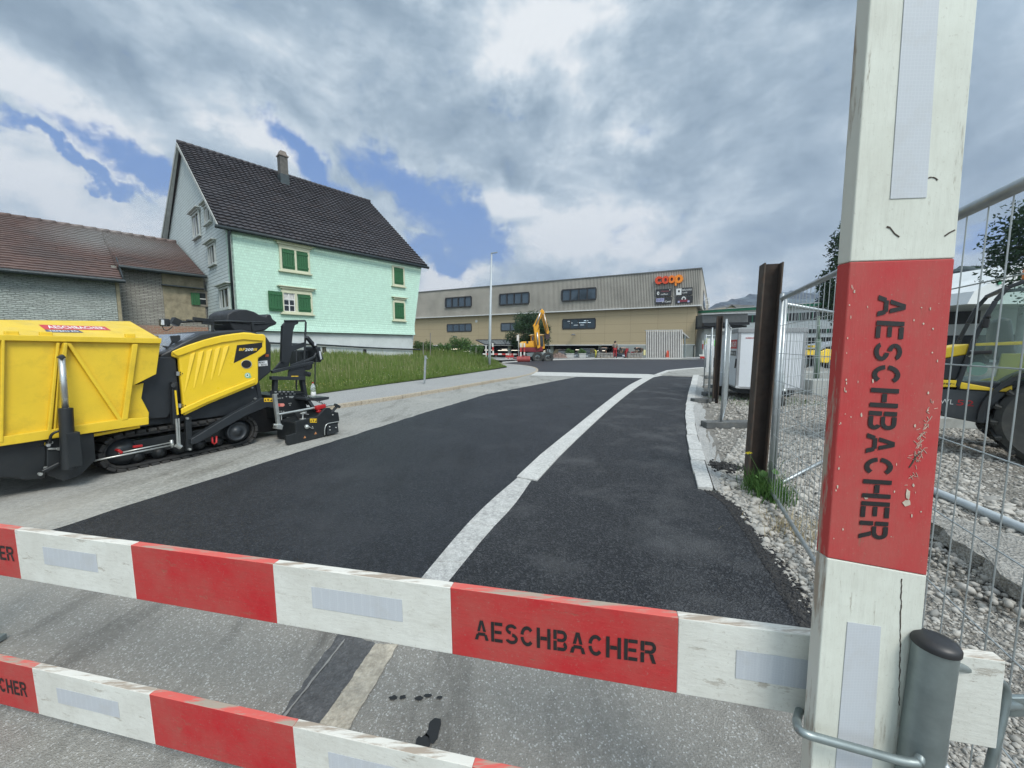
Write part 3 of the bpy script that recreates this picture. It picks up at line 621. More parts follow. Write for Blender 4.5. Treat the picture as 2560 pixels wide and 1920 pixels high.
# crawler tracks
ta0 = (q(256, 1195, 0)-PO).dot(PA); ta1 = (q(620, 1115, 0)-PO).dot(PA)
HT = .50
def crawler(off):
    ch = []; r = HT/2
    A, B = ta0-.02+r, ta1+.18-r
    n1 = 12
    for k in range(n1): ch.append((A+(B-A)*k/n1, 0))
    for k in range(7): an = -math.pi/2+math.pi*k/7; ch.append((B+r*math.cos(an), r+r*math.sin(an)))
    for k in range(n1): ch.append((B-(B-A)*k/n1, HT))
    for k in range(7): an = math.pi/2+math.pi*k/7; ch.append((A+r*math.cos(an), r+r*math.sin(an)))
    b = MB(); m = len(ch)
    for i in range(m):
        (x0, z0), (x1, z1) = ch[i], ch[(i+1) % m]; g_ = .10
        x0_, z0_ = x0+(x1-x0)*g_, z0+(z1-z0)*g_; x1_, z1_ = x1-(x1-x0)*g_, z1-(z1-z0)*g_
        d = Vector((x1-x0, 0, z1-z0)).normalized(); nn = Vector((d.z, 0, -d.x))
        P = lambda x, z, o, k: pl(x-nn.x*k, off+o, z-nn.z*k+.001)
        b.add([P(x0_, z0_, 0, 0), P(x1_, z1_, 0, 0), P(x1_, z1_, -.27, 0), P(x0_, z0_, -.27, 0), P(x0_, z0_, 0, .04), P(x1_, z1_, 0, .04), P(x1_, z1_, -.27, .04), P(x0_, z0_, -.27, .04)],
              [(0, 1, 2, 3), (7, 6, 5, 4), (0, 4, 5, 1), (1, 5, 6, 2), (2, 6, 7, 3), (3, 7, 4, 0)])
    for i in range(m):
        (x0, z0), (x1, z1) = ch[i], ch[(i+1) % m]; d = Vector((x1-x0, 0, z1-z0)).normalized(); nn = Vector((d.z, 0, -d.x))
        P = lambda x, z, o, k: pl(x-nn.x*k, off+o, z-nn.z*k+.001)
        b.add([P(x0, z0, -.03, .04), P(x1, z1, -.03, .04), P(x1, z1, -.24, .04), P(x0, z0, -.24, .04), P(x0, z0, -.03, .075), P(x1, z1, -.03, .075), P(x1, z1, -.24, .075), P(x0, z0, -.24, .075)],
              [(0, 1, 2, 3), (7, 6, 5, 4), (0, 4, 5, 1), (2, 6, 7, 3)])
    o = b.build('track', M['track'], t, bevel=.006, seg=1)
    b = MB(); b.box(pl((A+B)/2, off-.14, HT/2+.02), (B-A+.05, .16, .20), (PA, PN, UZ)); b.build('track_frame', M['blk'], t, bevel=.01)
    for k in range(6):
        b = MB(); b.lathe(pl(A+.12+(B-A-.2)*k/5, off-.14, .155), PN, [(0, -.1), (.06, -.1), (.078, -.08), (.078, .08), (.05, .10), (.045, .115), (0, .115)], 20); b.build('track_roller', M['blk'], t, smooth=True)
    for aa in (A, B):
        b = MB(); b.lathe(pl(aa, off-.14, HT/2), PN, [(0, -.1), (.15, -.1), (.165, -.08), (.165, .07), (.12, .09), (.10, .13), (.05, .14), (0, .14)], 28); b.build('track_wheel', M['blk2'], t, smooth=True)
crawler(-.01); crawler(-1.02)
# chrome rods low on the side
b = MB(); b.tube([q(210, 1157, .06), q(428, 1113, .06)], .011, 10); b.tube([q(296, 1133, .06), q(428, 1106, .06)], .009, 10); b.beam(q(428, 1100, .06), q(431, 1118, .06), .03, .03, PN); b.tube([q(192, 1163, .06), q(212, 1156, .06)], .024, 8)
b.build('guide_rod', M['zinc'], t, smooth=True)
b = MB(); b.beam(q(292, 1124, .03), q(302, 1132, .03), .03, .09, PN); b.beam(q(332, 1117, .03), q(356, 1114, .03), .03, .03, PN); b.build('towing_hook', M['redp'], t, bevel=.006)
b = MB(); hk = [q(530, 1092, .07), q(531, 1106, .07), q(536, 1110, .07), q(541, 1106, .07), q(541, 1090, .07)]; b.tube(hk, .013, 8); b.build('towing_hook', M['redp'], t, smooth=True)
# chassis and engine body
b = pp_([(345, 955), (397, 897), (441, 897), (453, 1040), (639, 958), (650, 965), (650, 1000), (640, 1018), (560, 1040), (470, 1052), (400, 1062), (330, 1064)], -.06, -1.05); b.build('chassis', M['blk2'], t, bevel=.015)
b = pp_([(352, 950), (400, 892), (441, 893), (449, 1000), (420, 1045), (345, 1050)], .02, -.06); b.build('front_cowl', M['blk2'], t, bevel=.02)
b = MB(); top_ = [(398, 888), (420, 877), (455, 857), (503, 833), (560, 827), (607, 824), (640, 831), (668, 842), (679, 860), (679, 930), (640, 962), (450, 1035), (441, 900), (400, 900)]
b = pp_(top_, -.02, -1.0); b.build('engine_hood', M['blk2'], t, bevel=.03)
b = MB(); b.prism([q(397, 838, -.18), q(420, 836, -.18), q(500, 833, -.18), q(398, 885, -.18)], -PN*.75); b.build('heat_shield', M['mirror'], t, bevel=.004)
b = MB(); b.prism([q(x, y, -.175) for x, y in ((425, 840), (450, 838), (451, 849), (440, 858), (430, 856))], PN*.004); b.prism([q(x, y, -.175) for x, y in ((430, 852), (437, 855), (418, 872), (404, 864), (422, 866))], PN*.004); b.build('shield_dark_shape', M['blk2'], t)  # two flat dark shapes laid on the polished shield
# yellow side door
door = [(425, 892), (427, 879), (445, 871), (464, 863.5), (486, 856), (508, 849), (530, 843), (553, 838), (580, 834), (606, 831), (622, 832), (638, 835.5), (653, 835), (659, 840), (660, 883), (640, 896), (640, 957), (636, 961), (515, 1010), (454, 1039), (449, 983), (441, 896)]
b = pp_(door, 0, .07); b.build('side_door', M['yel'], t, bevel=.022, seg=3)
b = MB()   # raised upper band
upb = [(427, 880), (445, 872), (464, 864.5), (508, 850), (553, 839), (606, 832.5), (640, 836), (654, 837), (657, 853), (606, 849), (553, 857), (508, 868), (450, 889), (441, 890)]
b.prism([q(x, y, .071) for x, y in upb], PN*.022); b.prism([q(x, y, .071) for x, y in ((452, 1036), (515, 1007), (637, 957), (637, 945), (515, 993), (451, 1022))], PN*.02); b.build('door_moulding', M['yel'], t, bevel=.012, seg=3)
b = MB()
for (x0, y0, x1, y1) in ((488, 881, 463, 985), (509, 877, 487, 974), (530, 873, 508, 964), (551, 868, 530, 953), (572, 864, 549, 942)):
    w = 13; ps = [q(x0-w, y0+4, .0705), q(x0, y0, .0705), q(x0, y0, .098), q(x1, y1, .074)]
    A = q(x0-w, y0+4, .0706); B_ = q(x0+1, y0-1, .0706); T_ = q(x0, y0+1, .100); E_ = q(x1, y1, .0706); E2 = q(x1-4, y1-3, .0706)
    b.add([A, B_, T_, E_, E2], [(0, 2, 1), (1, 2, 3), (0, 4, 2), (2, 4, 3), (0, 1, 3, 4)])
b.build('door_rib', M['yel'], t, bevel=.004)
dq = [(592.5, 863), (655.5, 856), (655.5, 867), (641, 880.5), (584, 908)]
b = MB(); b.prism([q(x, y, .0712) for x, y in dq], PN*.0015); b.build('decal', M['black'], t)
b = MB(); text_on(b, 'BF', [q(597, 877, .0735), q(612, 877, .0735), q(614, 870, .0735), q(599, 870, .0735)], .0005, .03)
for k in range(3): b.prism([q(x, y, .0735) for x, y in ((633+k*3.2, 877), (635+k*3.2, 877), (636.5+k*3.2, 870.5), (634.5+k*3.2, 870.5))], PN*.0008)
b.build('decal_lettering', M['sticky'], t)
b = MB(); text_on(b, '200', [q(612, 878, .0737), q(632, 877, .0737), q(634, 870, .0737), q(614, 871, .0737)], .0005, .03); b.build('decal_lettering', M['white'], t)
def ell(cx, cy, rx, ry, off, n=24): return [q(cx+rx*math.cos(2*math.pi*k/n), cy+ry*math.sin(2*math.pi*k/n), off) for k in range(n)]
b = MB(); b.prism(ell(616, 910.5, 13.5, 11, .071), PN*.006); b.build('vent_rim', M['zinc'], t, bevel=.002)
b = MB(); b.prism(ell(616, 910.5, 12, 9.6, .0775), PN*.001); b.build('vent', M['black'], t)
b = MB(); b.prism(ell(619, 938.5, 7.5, 7, .0712), PN*.001); b.prism([q(x, y, .0712) for x, y in ((622, 944), (629, 940), (628, 943), (624, 946))], PN*.001); b.build('sticker', mat('green_sticker', (.22, .5, .33), .5), t)
b = MB(); b.prism(ell(618.5, 938, 4.5, 4.5, .0724), PN*.0008); b.build('sticker', M['white'], t); b = MB(); b.prism(ell(618.5, 938, 2.4, 2.4, .0734), PN*.0008); b.build('sticker', mat('dark_green_sticker', (.03, .22, .1), .5), t)
b = MB()
for x, y in ((451, 931), (456, 934), (451.5, 937), (457, 1012), (463, 1013.5), (458, 1017)): b.prism(ell(x, y, 1.5, 1.5, .0712, 10), PN*.003)
b.build('hinge_bolt', M['black'], t)
b = MB()
for y in (934, 1014): b.beam(q(444+(y-934)*.06, y-5, .05), q(444+(y-934)*.06, y+5, .05), .03, .02, PN)
b.build('hinge', M['zinc'], t)
# rear cowl: indicator, plate
b = MB(); b.prism([q(x, y, -.019) for x, y in ((645, 903), (668, 901), (669, 914), (646, 916))], PN*.003); b.build('number_plate', M['stickw'], t)
b = MB(); text_on(b, 'PROBST', [q(647.5, 909, -.0155), q(662, 908, -.0155), q(662, 904, -.0155), q(647.5, 905, -.0155)], .0005, .02); text_on(b, 'MAVEG', [q(653, 914.5, -.0155), q(667, 913.5, -.0155), q(667, 909, -.0155), q(653, 910, -.0155)], .0005, .02); b.build('plate_lettering', M['black'], t)
b = MB(); b.prism([q(x, y, -.018) for x, y in ((662.5, 886), (671, 886), (671, 892), (662.5, 892))], PN*.01); b.build('indicator', mat('orange_plastic', (.35, .08, .02), .3), t, bevel=.003)
# front post with rods
b = MB(); b.beam(q(434, 955, .06), q(436, 1060, .06), .06, .07, PN); b.tube([q(434, 964, .06), q(434, 964, .12)], .03, 12); b.beam(q(469, 1042, .05), q(472, 1126, .05), .07, .05, PN); b.build('post', M['blk'], t, bevel=.006)
b = MB(); b.beam(q(438, 976, .10), q(444, 1037, .10), .018, .018, PN); b.build('measuring_rod', M['yel'], t)
b = MB(); b.tube([q(440.5, 1047, .10), q(445, 1112, .10)], .014, 10); b.tube([q(447, 1046, .10), q(450, 1112, .10)], .008, 8); b.tube([q(441, 1112, .10), q(452, 1118, .10)], .03, 10)
for x, y in ((468, 1046), (474, 1123), (630, 969), (634, 1004.5), (638, 997), (434, 964)): b.disc(q(x, y, .09 if x < 480 else -.04), PN, .016, .03, 10)
b.build('bolt', M['zinc'], t)
# screed tow arm
b = pp_([(478, 1112), (478, 1098), (586, 1032), (642, 1003), (657, 994), (690, 1004), (692, 1021), (668, 1018), (613, 1040), (495, 1108)], .13, .03); b.build('tow_arm', M['blk2'], t, bevel=.008)
b = MB(); b.lathe(q(589, 1078, .02), PN, [(0, -.05), (.13, -.05), (.14, -.03), (.14, .04), (.125, .06), (.12, .045), (.06, .045), (.05, .07), (0, .07)], 28); b.build('drive_wheel', M['blk2'], t, smooth=True)
b = MB(); b.lathe(q(589, 1078, .0), PN, [(.132, .066), (.141, .066), (.141, .072), (.132, .072)], 28); b.build('wheel_rim_ring', M['blk'], t, smooth=True)
b = pp_([(640, 1018), (720, 1030), (715, 1075), (650, 1082), (600, 1080), (600, 1040)], -.25, -1.0); b.build('auger_housing', M['black'], t, bevel=.02)
# folded seat under its cover
b = MB()
seat = [(567, 800), (569, 785), (580, 778), (598, 773), (618, 774), (636, 779), (652, 788), (664, 791), (668, 785), (678, 786), (682, 797), (694, 806), (690, 812), (676, 817), (664, 826), (640, 831), (585, 826)]
b.prism([q(x, y, -.35) for x, y in seat], -PN*.55); b.build('seat', M['seat'], t, bevel=.05, seg=3)
b = MB(); b.prism([q(x, y, -.33) for x, y in ((566, 799), (600, 801), (640, 806), (684, 808), (640, 812), (600, 808), (568, 806))], -PN*.60); b.build('seat_rim', M['blk2'], t, bevel=.015)
b = MB(); b.tube([q(449, 805, -.15), q(560, 803, -.15), q(662, 806, -.15)], .013, 8); b.tube([q(520, 810, -.15), q(556, 812, -.15)], .008, 8); b.beam(q(483, 797, -.15), q(534, 803, -.15), .05, .05, PN); b.beam(q(505, 806, -.15), q(534, 808, -.15), .05, .04, PN); b.tube([q(467, 802, -.15), q(480, 803, -.15)], .022, 10); b.tube([q(532, 805, -.15), q(532, 830, -.15)], .02, 8); b.beam(q(630, 806, -.15), q(634, 832, -.15), .04, .04, PN); b.build('light_boom', M['blk'], t, bevel=.004)
b = MB(); b.beam(q(429, 800, -.15), q(448, 809, -.15), .09, .09, PN); b.tube(smooth_chain([q(405, 812, -.15), q(410, 824, -.15), q(420, 825, -.15), q(432, 816, -.15)], 16), .006, 6); b.build('lamp_housing', M['blk'], t, bevel=.02)
b = MB(); b.beam(q(402, 806, -.13), q(421, 807, -.13), .10, .12, PN); lh = b.build('work_lamp', M['blk'], t, bevel=.015)
b = MB(); b.prism([q(x, y, -.075) for x, y in ((403, 799), (419, 800), (417, 814), (402, 812))], PN*.004); b.build('lamp_lens', M['lampgl'], t, bevel=.002)
# operator stand at the rear
for off in (-.28, -1.0):
    b = pp_([(705, 922), (682, 926), (703, 902), (706, 812), (711, 807), (714, 803), (747, 802), (746, 809), (738, 813), (733, 827), (729.5, 863), (763, 855.5), (763, 866), (731, 879), (726, 897), (723, 915)], off, off-.03); b.build('stand_plate', M['blk2'], t, bevel=.006)
    b = MB(); b.beam(q(708, 815, off+.001), q(705, 905, off+.001), .05, .06, PN); b.tube([q(711, 802.5, off), q(763, 802, off), q(764.5, 806, off), q(763, 850, off), q(761, 900, off), q(761, 955, off)], .018, 10); b.tube([q(741, 875, off), q(741, 975, off)], .014, 8); b.build('handrail', M['blk2'], t, bevel=.003)
b = MB()
b.beam(q(766, 842, -.2), q(790, 870, -.2), .06, .07, PN); b.beam(q(790, 868, -.2), q(800, 900, -.2), .09, .11, PN); b.beam(q(745, 912, -.2), q(785, 893, -.2), .05, .05, PN); b.beam(q(785, 893, -.2), q(797, 872, -.2), .04, .04, PN)
b.build('control_arm', M['blk2'], t, bevel=.012)
b = MB(); b.prism([q(x, y, -.19) for x, y in ((788, 868), (796, 866), (805, 900), (803, 906), (790, 905))], -PN*.3); b.build('control_panel', M['blk'], t, bevel=.015)
b = MB(); b.prism([q(x, y, -.15) for x, y in ((797, 878), (801, 877), (804, 897), (801, 899))], PN*.006); b.disc(q(788, 860, -.15), UZ, .02, .06, 10); b.build('control_display', M['lampgl'], t)
b = MB(); b.prism([q(x, y, -.4) for x, y in ((752, 877), (781, 874), (782, 920), (774, 926), (754, 925))], -PN*.35); b.build('control_box', M['blk2'], t, bevel=.015)
b = MB(); b.beam(q(679, 930, -.05), q(782, 906, -.05), .05, .055, PN); b.beam(q(676, 945, -.05), q(761, 946, -.05), .06, .07, PN); b.beam(q(688, 940, -.10), q(686, 990, -.10), .06, .08, PN); b.beam(q(752, 935, -.10), q(762, 990, -.10), .06, .09, PN); b.tube([q(788, 905, -.2), q(787, 975, -.2)], .012, 8); b.beam(q(640, 955, -.08), q(650, 1005, -.08), .06, .07, PN)
b.prism([q(x, y, -.05) for x, y in ((722, 930), (728, 912), (760, 900), (762, 950), (720, 950))], -PN*.03); b.build('rear_frame', M['blk2'], t, bevel=.006)
b = MB(); b.disc(q(769, 935, -.08), PA+UZ*-.3, .045, .08, 16); b.build('rear_lamp', M['blk'], t)
b = MB(); b.beam(q(683, 981, -.12), q(748, 981, -.12), .30, .02, UZ); b.prism([q(x, y, .0) for x, y in ((676, 976), (752, 977), (754, 986), (676, 988))], -PN*.01); b.build('step', M['blk'], t)
b = MB()
for r_ in range(2):
    for k in range(5): x = 689+k*10.5+r_*5; y = 979.5+r_*5.3; b.prism([q(x+dx, y+dy, .0005) for dx, dy in ((-3.4, 0), (-2, -1.4), (2, -1.4), (3.4, 0), (2, 1.4), (-2, 1.4))], PN*.003)
b.build('step_hole', M['zinc'], t)
b = MB(); b.prism([q(x, y, .0) for x, y in ((676, 988), (762, 986), (768, 1020), (760, 1040), (690, 1046), (686, 1010), (676, 1000))], -PN*1.0); b.build('screed_body', M['blk'], t, bevel=.012)
b = MB()
for x, y in ((695, 996), (700, 995.5), (706, 995), (697, 1028), (703, 1028.5), (709, 1029), (723, 1009), (727, 1008.5), (725, 1013), (716, 991.5), (790, 1000)): b.disc(q(x, y, .006), PN, .011, .012, 8)
b.prism([q(x, y, .002) for x, y in ((721, 990), (735, 990), (731, 995), (724, 995))], PN*.003); b.build('bolt', M['zinc'], t)
b = MB(); b.prism([q(x, y, .003) for x, y in ((692, 1009), (709, 1008.5), (712, 1012.5), (708, 1016.5), (692, 1016))], PN*.003); b.build('sticker', mat('pale_red_sticker', (.7, .25, .2), .5), t)
b = MB(); text_on(b, 'SCREED', [q(694, 1015, .0065), q(709, 1014.5, .0065), q(709, 1010, .0065), q(694, 1010.5, .0065)], .0004, .03)
b = MB(); b.prism([q(x, y, .0075) for x, y in ((693.5, 1010.5), (700, 1010.3), (700, 1014.7), (693.5, 1015))], PN*.001); b.build('sticker', M['signred'], t)
def warn(x0, y0, x1, y1, off):
    b = MB(); b.prism([q(x0, y0, off), q(x1, y0, off), q(x1, y1, off), q(x0, y1, off)], PN*.002); o = b.build('warning_sticker', M['sticky'], t)
    b = MB(); w = x1-x0; h = y1-y0; X = lambda u: x0+u*w; Y = lambda v: y0+v*h
    b.prism([q(X(.06), Y(.78), off+.0025), q(X(.28), Y(.78), off+.0025), q(X(.17), Y(.2), off+.0025)], PN*.0006)
    for u in (.38, .50): b.prism([q(X(u), Y(.15), off+.0025), q(X(u+.07), Y(.2), off+.0025), q(X(u+.14), Y(.8), off+.0025), q(X(u+.05), Y(.75), off+.0025)], PN*.0006)
    b.prism([q(X(.92), Y(.12), off+.0025), q(X(.97), Y(.12), off+.0025), q(X(.97), Y(.85), off+.0025), q(X(.78), Y(.85), off+.0025), q(X(.74), Y(.5), off+.0025), q(X(.88), Y(.6), off+.0025)], PN*.0006)
    b.build('warning_symbol', M['black'], o)
warn(728, 939.5, 746, 948, -.02); warn(660, 995, 681, 1004.5, .131); 
# side plate of the screed, out towards the road
OS = .58
b = MB(); b.prism([q(x, y, OS) for x, y in ((740, 1054), (794, 1041), (814, 1020), (825, 1019), (830, 1030), (846, 1031), (849, 1050), (845, 1061), (846, 1081), (814, 1090), (740, 1114), (722, 1114), (717, 1108), (717, 1090), (740, 1083))], -PN*.05); b.build('screed_end_plate', M['blk'], t, bevel=.008)
b = MB(); b.prism([q(x, y, OS-.051) for x, y in ((745, 1058), (794, 1044), (814, 1024), (828, 1022), (846, 1034), (845, 1075), (745, 1104))], -PN*.55); b.build('screed_extension', M['blk'], t, bevel=.02)
b = MB(); b.beam(q(828, 1032, OS-.02), q(843, 1015, OS-.02), .03, .045, PN); b.beam(q(837, 1011, OS-.02), q(849, 1018, OS-.02), .04, .05, PN); b.prism([q(x, y, OS+.006) for x, y in ((818, 1062), (843, 1061), (845, 1080), (816, 1088))], PN*.02); b.build('end_plate_bracket', M['blk2'], t, bevel=.004)
b = MB(); b.tube([q(767, 1067, OS+.0), q(767, 1067, OS+.03)], .035, 16); b.tube(smooth_chain([q(773, 1067, OS+.02), q(783, 1072, OS+.02), q(781, 1066, OS+.02)], 10), .006, 6); b.tube(smooth_chain([q(812, 1088, OS+.03), q(812, 1072, OS+.03), q(818, 1060, OS+.03), q(835, 1056, OS+.03), q(846, 1054, OS+.02)], 16), .008, 6)
for x, y in ((824, 1067), (840, 1069), (825, 1075), (832, 1037)): b.disc(q(x, y, OS+.03), PN, .012, .015, 8)
b.build('end_plate_fitting', M['zinc'], t, smooth=True)
warn(775, 1046.5, 792, 1056.5, OS+.001)
b = MB()
for x, y in ((762, 1093), (789, 1083)): b.prism([q(x-3.5, y+3, OS+.0006), q(x+3.5, y+2, OS+.0006), q(x, y-4, OS+.0006)], PN*.001)
b.build('warning_triangle', mat('orange_triangle', (.45, .2, .08), .6), t)
b = MB(); b.beam(q(686, 985, .35), q(697, 1070, .35), .05, .05, PN); b.beam(q(688, 1066, .37), q(702, 1068, .37), .07, .10, PN); b.tube([q(697, 1036, .39), q(790, 1019, .39), q(842, 1010, .39)], .019, 12); b.tube([q(703, 1036, .39), q(704, 1050, .39)], .008, 6); b.tube([q(684, 1062, .37), q(703, 1062, .37)], .018, 8)
for (x, y) in ((759, 1032), (757, 1048)): b.disc(q(x, y, .40), UZ, .05, .03, 14)
b.tube([q(758, 1030, .40), q(756, 1055, .40)], .014, 8); b.tube([q(750, 1034, .4), q(772, 1036, .4)], .008, 6); b.build('height_gauge_arm', M['zinc'], t, bevel=.003)
b = MB(); b.beam(q(789, 1020, .43), q(812, 1015, .43), .07, .07, PN); b.beam(q(793, 1026, .43), q(804, 1032, .43), .06, .06, PN); b.build('red_clamp', M['redp'], t, bevel=.012)
ch = []
for k in range(60): tt = k/59; x, y = 766+tt*(815-766), 990+tt*22; ch.append(q(x, y, .42)+UZ*.015*math.sin(k*1.3)+PN*.015*math.cos(k*1.3))
MB().tube(ch, .005, 5).build('coiled_cable', M['blk'], t, smooth=True)
b = MB(); b.prism([q(x, y, .30) for x, y in ((765, 996), (803, 993), (823, 992), (823, 998), (800, 1003), (765, 1001))], -PN*.32); b.build('side_step', M['blk2'], t, bevel=.006)
b = MB(); b.beam(q(760, 990, -.02), q(770, 1010, .20), .05, .05, PN); b.beam(q(745, 1030, .1), q(760, 1060, OS-.1), .08, .08, PN); b.beam(q(770, 1000, .25), q(790, 1030, .35), .05, .05, PN); b.build('step_bracket', M['blk'], t, bevel=.006)
# bottle standing on the step
bc = q(784, 997, .20); bt = thing('water_bottle', 'clear plastic water bottle with white label on the rear step of the paver', 'bottle', bc)
gm = bpy.data.materials.new('clear_plastic'); gm.use_nodes = True; p_ = gm.node_tree.nodes['Principled BSDF']; p_.inputs['Base Color'].default_value = (.75, .82, .8, 1); p_.inputs['Roughness'].default_value = .12; p_.inputs['Transmission Weight'].default_value = .75; p_.inputs['IOR'].default_value = 1.2
MB().lathe(bc, UZ, [(0, .002), (.036, .002), (.040, .012), (.040, .10), (.036, .11), (.040, .12), (.040, .20), (.033, .235), (.016, .262), (.014, .275), (0, .275)], 20).build('bottle_body', gm, bt, smooth=True)
MB().lathe(bc, UZ, [(.0405, .06), (.0412, .062), (.0412, .12), (.0405, .122)], 20).build('bottle_label', M['white'], bt, smooth=True)
MB().disc(bc+UZ*.285, UZ, .016, .022, 14).build('bottle_cap', M['redp'], bt)
# ---------------------------------------------------------------- old houses
HC = Vector((-.717*18, 18, 0)); HA = Vector((.645, .764, 0)); HBk = Vector((-.764, .645, 0))
def hA(a, b_, z): return HC+HA*a+HBk*b_+UZ*z
def hF(x, y, off=0.):      # a, z on the front plane b=off
    P = hp(x, y, HC+HBk*off, HBk); return (P-HC).dot(HA), P.z
def hG(x, y, off=0.):
    P = hp(x, y, HC+HA*off, HA); return (P-HC).dot(HBk), P.z
def shingles(name, col, dark, w, h, bump=.5, wear=.2, wearcol='6b675e', mort=.012, rot=0., dist=.0, hi=None):
    m, t, p, v = base(name, .75, 0, .3, 0, 'World')
    # wall coordinates: along the wall and up
    sep = t.new('ShaderNodeSeparateXYZ'); t.link(v, sep.inputs[0])
    dx = t.new('ShaderNodeVectorMath', _operation='DOT_PRODUCT'); t.link(v, dx.inputs[0]); dx.inputs[1].default_value = (HA.x, HA.y, 0) if rot == 0 else (HBk.x, HBk.y, 0)
    cb = t.new('ShaderNodeCombineXYZ'); t.link(dx.outputs['Value'], cb.inputs[0]); 
    zz = t.math('ADD', sep.outputs[2], t.math('MULTIPLY', t.noise(v, 1.3, 5, .6), dist)); t.link(zz, cb.inputs[1]); xx = t.math('ADD', dx.outputs['Value'], t.math('MULTIPLY', t.noise(v, 7, 3, .6), dist*.6)); t.link(xx, cb.inputs[0])
    br = t.new('ShaderNodeTexBrick', _offset=.5, _squash=1.0); t.link(cb.outputs[0], br.inputs['Vector'])
    c0 = lin(col); c2 = [min(1, x*1.12) for x in c0]
    br.inputs['Color1'].default_value = (*c0, 1); br.inputs['Color2'].default_value = (*(hi or c2), 1); br.inputs['Mortar'].default_value = (*lin(dark), 1)
    br.inputs['Scale'].default_value = 1; br.inputs['Mortar Size'].default_value = mort; br.inputs['Mortar Smooth'].default_value = .3; br.inputs['Bias'].default_value = -.2
    br.inputs['Brick Width'].default_value = w; br.inputs['Row Height'].default_value = h
    n = t.noise(v, 1.1, 7, .7); c = t.mix(t.ramp(n, .5, .72, 0, wear), br.outputs['Color'], wearcol)
    n2 = t.noise(v, 14, 5, .7); c = t.mix(t.ramp(n2, .5, .8, 0, wear), c, dark)
    t.link(c, p.inputs['Base Color'])
    fr = t.math('FRACT', t.math('DIVIDE', zz, h))
    hh = t.math('SUBTRACT', t.math('SUBTRACT', 1.0, fr), t.math('MULTIPLY', br.outputs['Fac'], 1.0)); hh = t.math('ADD', hh, t.math('MULTIPLY', n2, .5))
    t.link(t.bump(hh, bump, .025), p.inputs['Normal']); return m
MINT = shingles('mint_painted_shingles', (.47, .665, .555), (.38, .55, .46), .11, .13, .5, .18, (.41, .60, .495), .005, 0, .12)
GREYG = shingles('pale_grey_gable_shingles', (.52, .575, .57), (.24, .28, .285), .12, .16, .9, .25, (.3, .34, .34), .012, 1, .03)
BARN1 = shingles('weathered_grey_shingles', (.28, .31, .29), (.15, .17, .16), .21, .075, 1., .75, (.36, .40, .375), .010, 0, .35, (.38, .42, .395))
BARN2 = shingles('weathered_brown_shingles', (.27, .265, .235), (.09, .085, .075), .30, .07, 1., .7, (.15, .135, .115), .010, 0, .06, (.36, .355, .32))
BRICKW = shingles('old_brick', (.28, .15, .10), (.3, .28, .24), .26, .09, .5, .6, (.30, .25, .17), .012, 0, .1)
M['plaster'] = mat('stained_white_plaster', (.52, .56, .555), .9, 0, .1, .8, .4, 12, .01, dirt=.35, dirtcol='8e9492')
M['frame_c'] = mat('cream_window_frame', (.54, .55, .40), .6, 0, .08); M['shut'] = mat('green_shutter', (.018, .105, .035), .55, 0, .12, 2)
M['frame_g'] = mat('pale_grey_frame', (.45, .48, .46), .6, 0, .1); M['dglass'] = glassm('window_glass'); M['curt'] = mat('white_curtain', (.50, .50, .48), .9, 0, .2, 9)
M['gutter'] = mat('dark_gutter', (.028, .038, .042), .5, .2, .15); M['wfr'] = mat('white_window_frame', (.7, .7, .68), .5)
M['verge'] = mat('grey_verge_board', (.42, .44, .42), .8, 0, .15, dirt=.3, dirtcol='7a4a35')
def tileroof(name, P00, P10, P01, P11, rows, cols, m, parent, wave=.022, step=.06, th=.06, seg=4, sag=0.0):
    """P00-P10 eave, P01-P11 ridge; real overlapping rows with waved tiles"""
    P00, P10, P01, P11 = [Vector(p) for p in (P00, P10, P01, P11)]; n = (P10-P00).cross(P01-P00).normalized(); n = n if n.z > 0 else -n
    b = MB(); W = cols*seg
    def P(u, v): return (P00.lerp(P10, u)).lerp(P01.lerp(P11, u), v)
    for r in range(rows):
        v0, v1 = r/rows, min((r+1.12)/rows, 1.0+.1/rows); ph = random.uniform(-.004, .004)
        base_ = len(b.v)
        for (v, l) in ((v0, step), (v1, .0)):
            for k in range(W+1):
                u = k/W; x = (k % seg)/seg; w = wave*math.sin(2*math.pi*x); cu = 0
                b.v.append(P(u, v)+n*(l+w+ph+random.uniform(-.003, .003)+cu))
        for k in range(W+1): b.v.append(P(k/W, v0)+n*(-.03))
        for k in range(W):
            b.f.append((base_+k, base_+k+1, base_+W+1+k+1, base_+W+1+k)); b.f.append((base_+2*(W+1)+k, base_+2*(W+1)+k+1, base_+k+1, base_+k)); b.mi += [0, 0]
    b.prism([P00-n*.04, P10-n*.04, P11-n*.04, P01-n*.04], -n*th)
    return b.build(name, m, parent)
M['tileg'] = mat('dark_grey_tiles', (.050, .047, .052), .55, 0, .3, .9, .2, 30, dirt=.4, dirtcol='5a4a44', spec=.4)
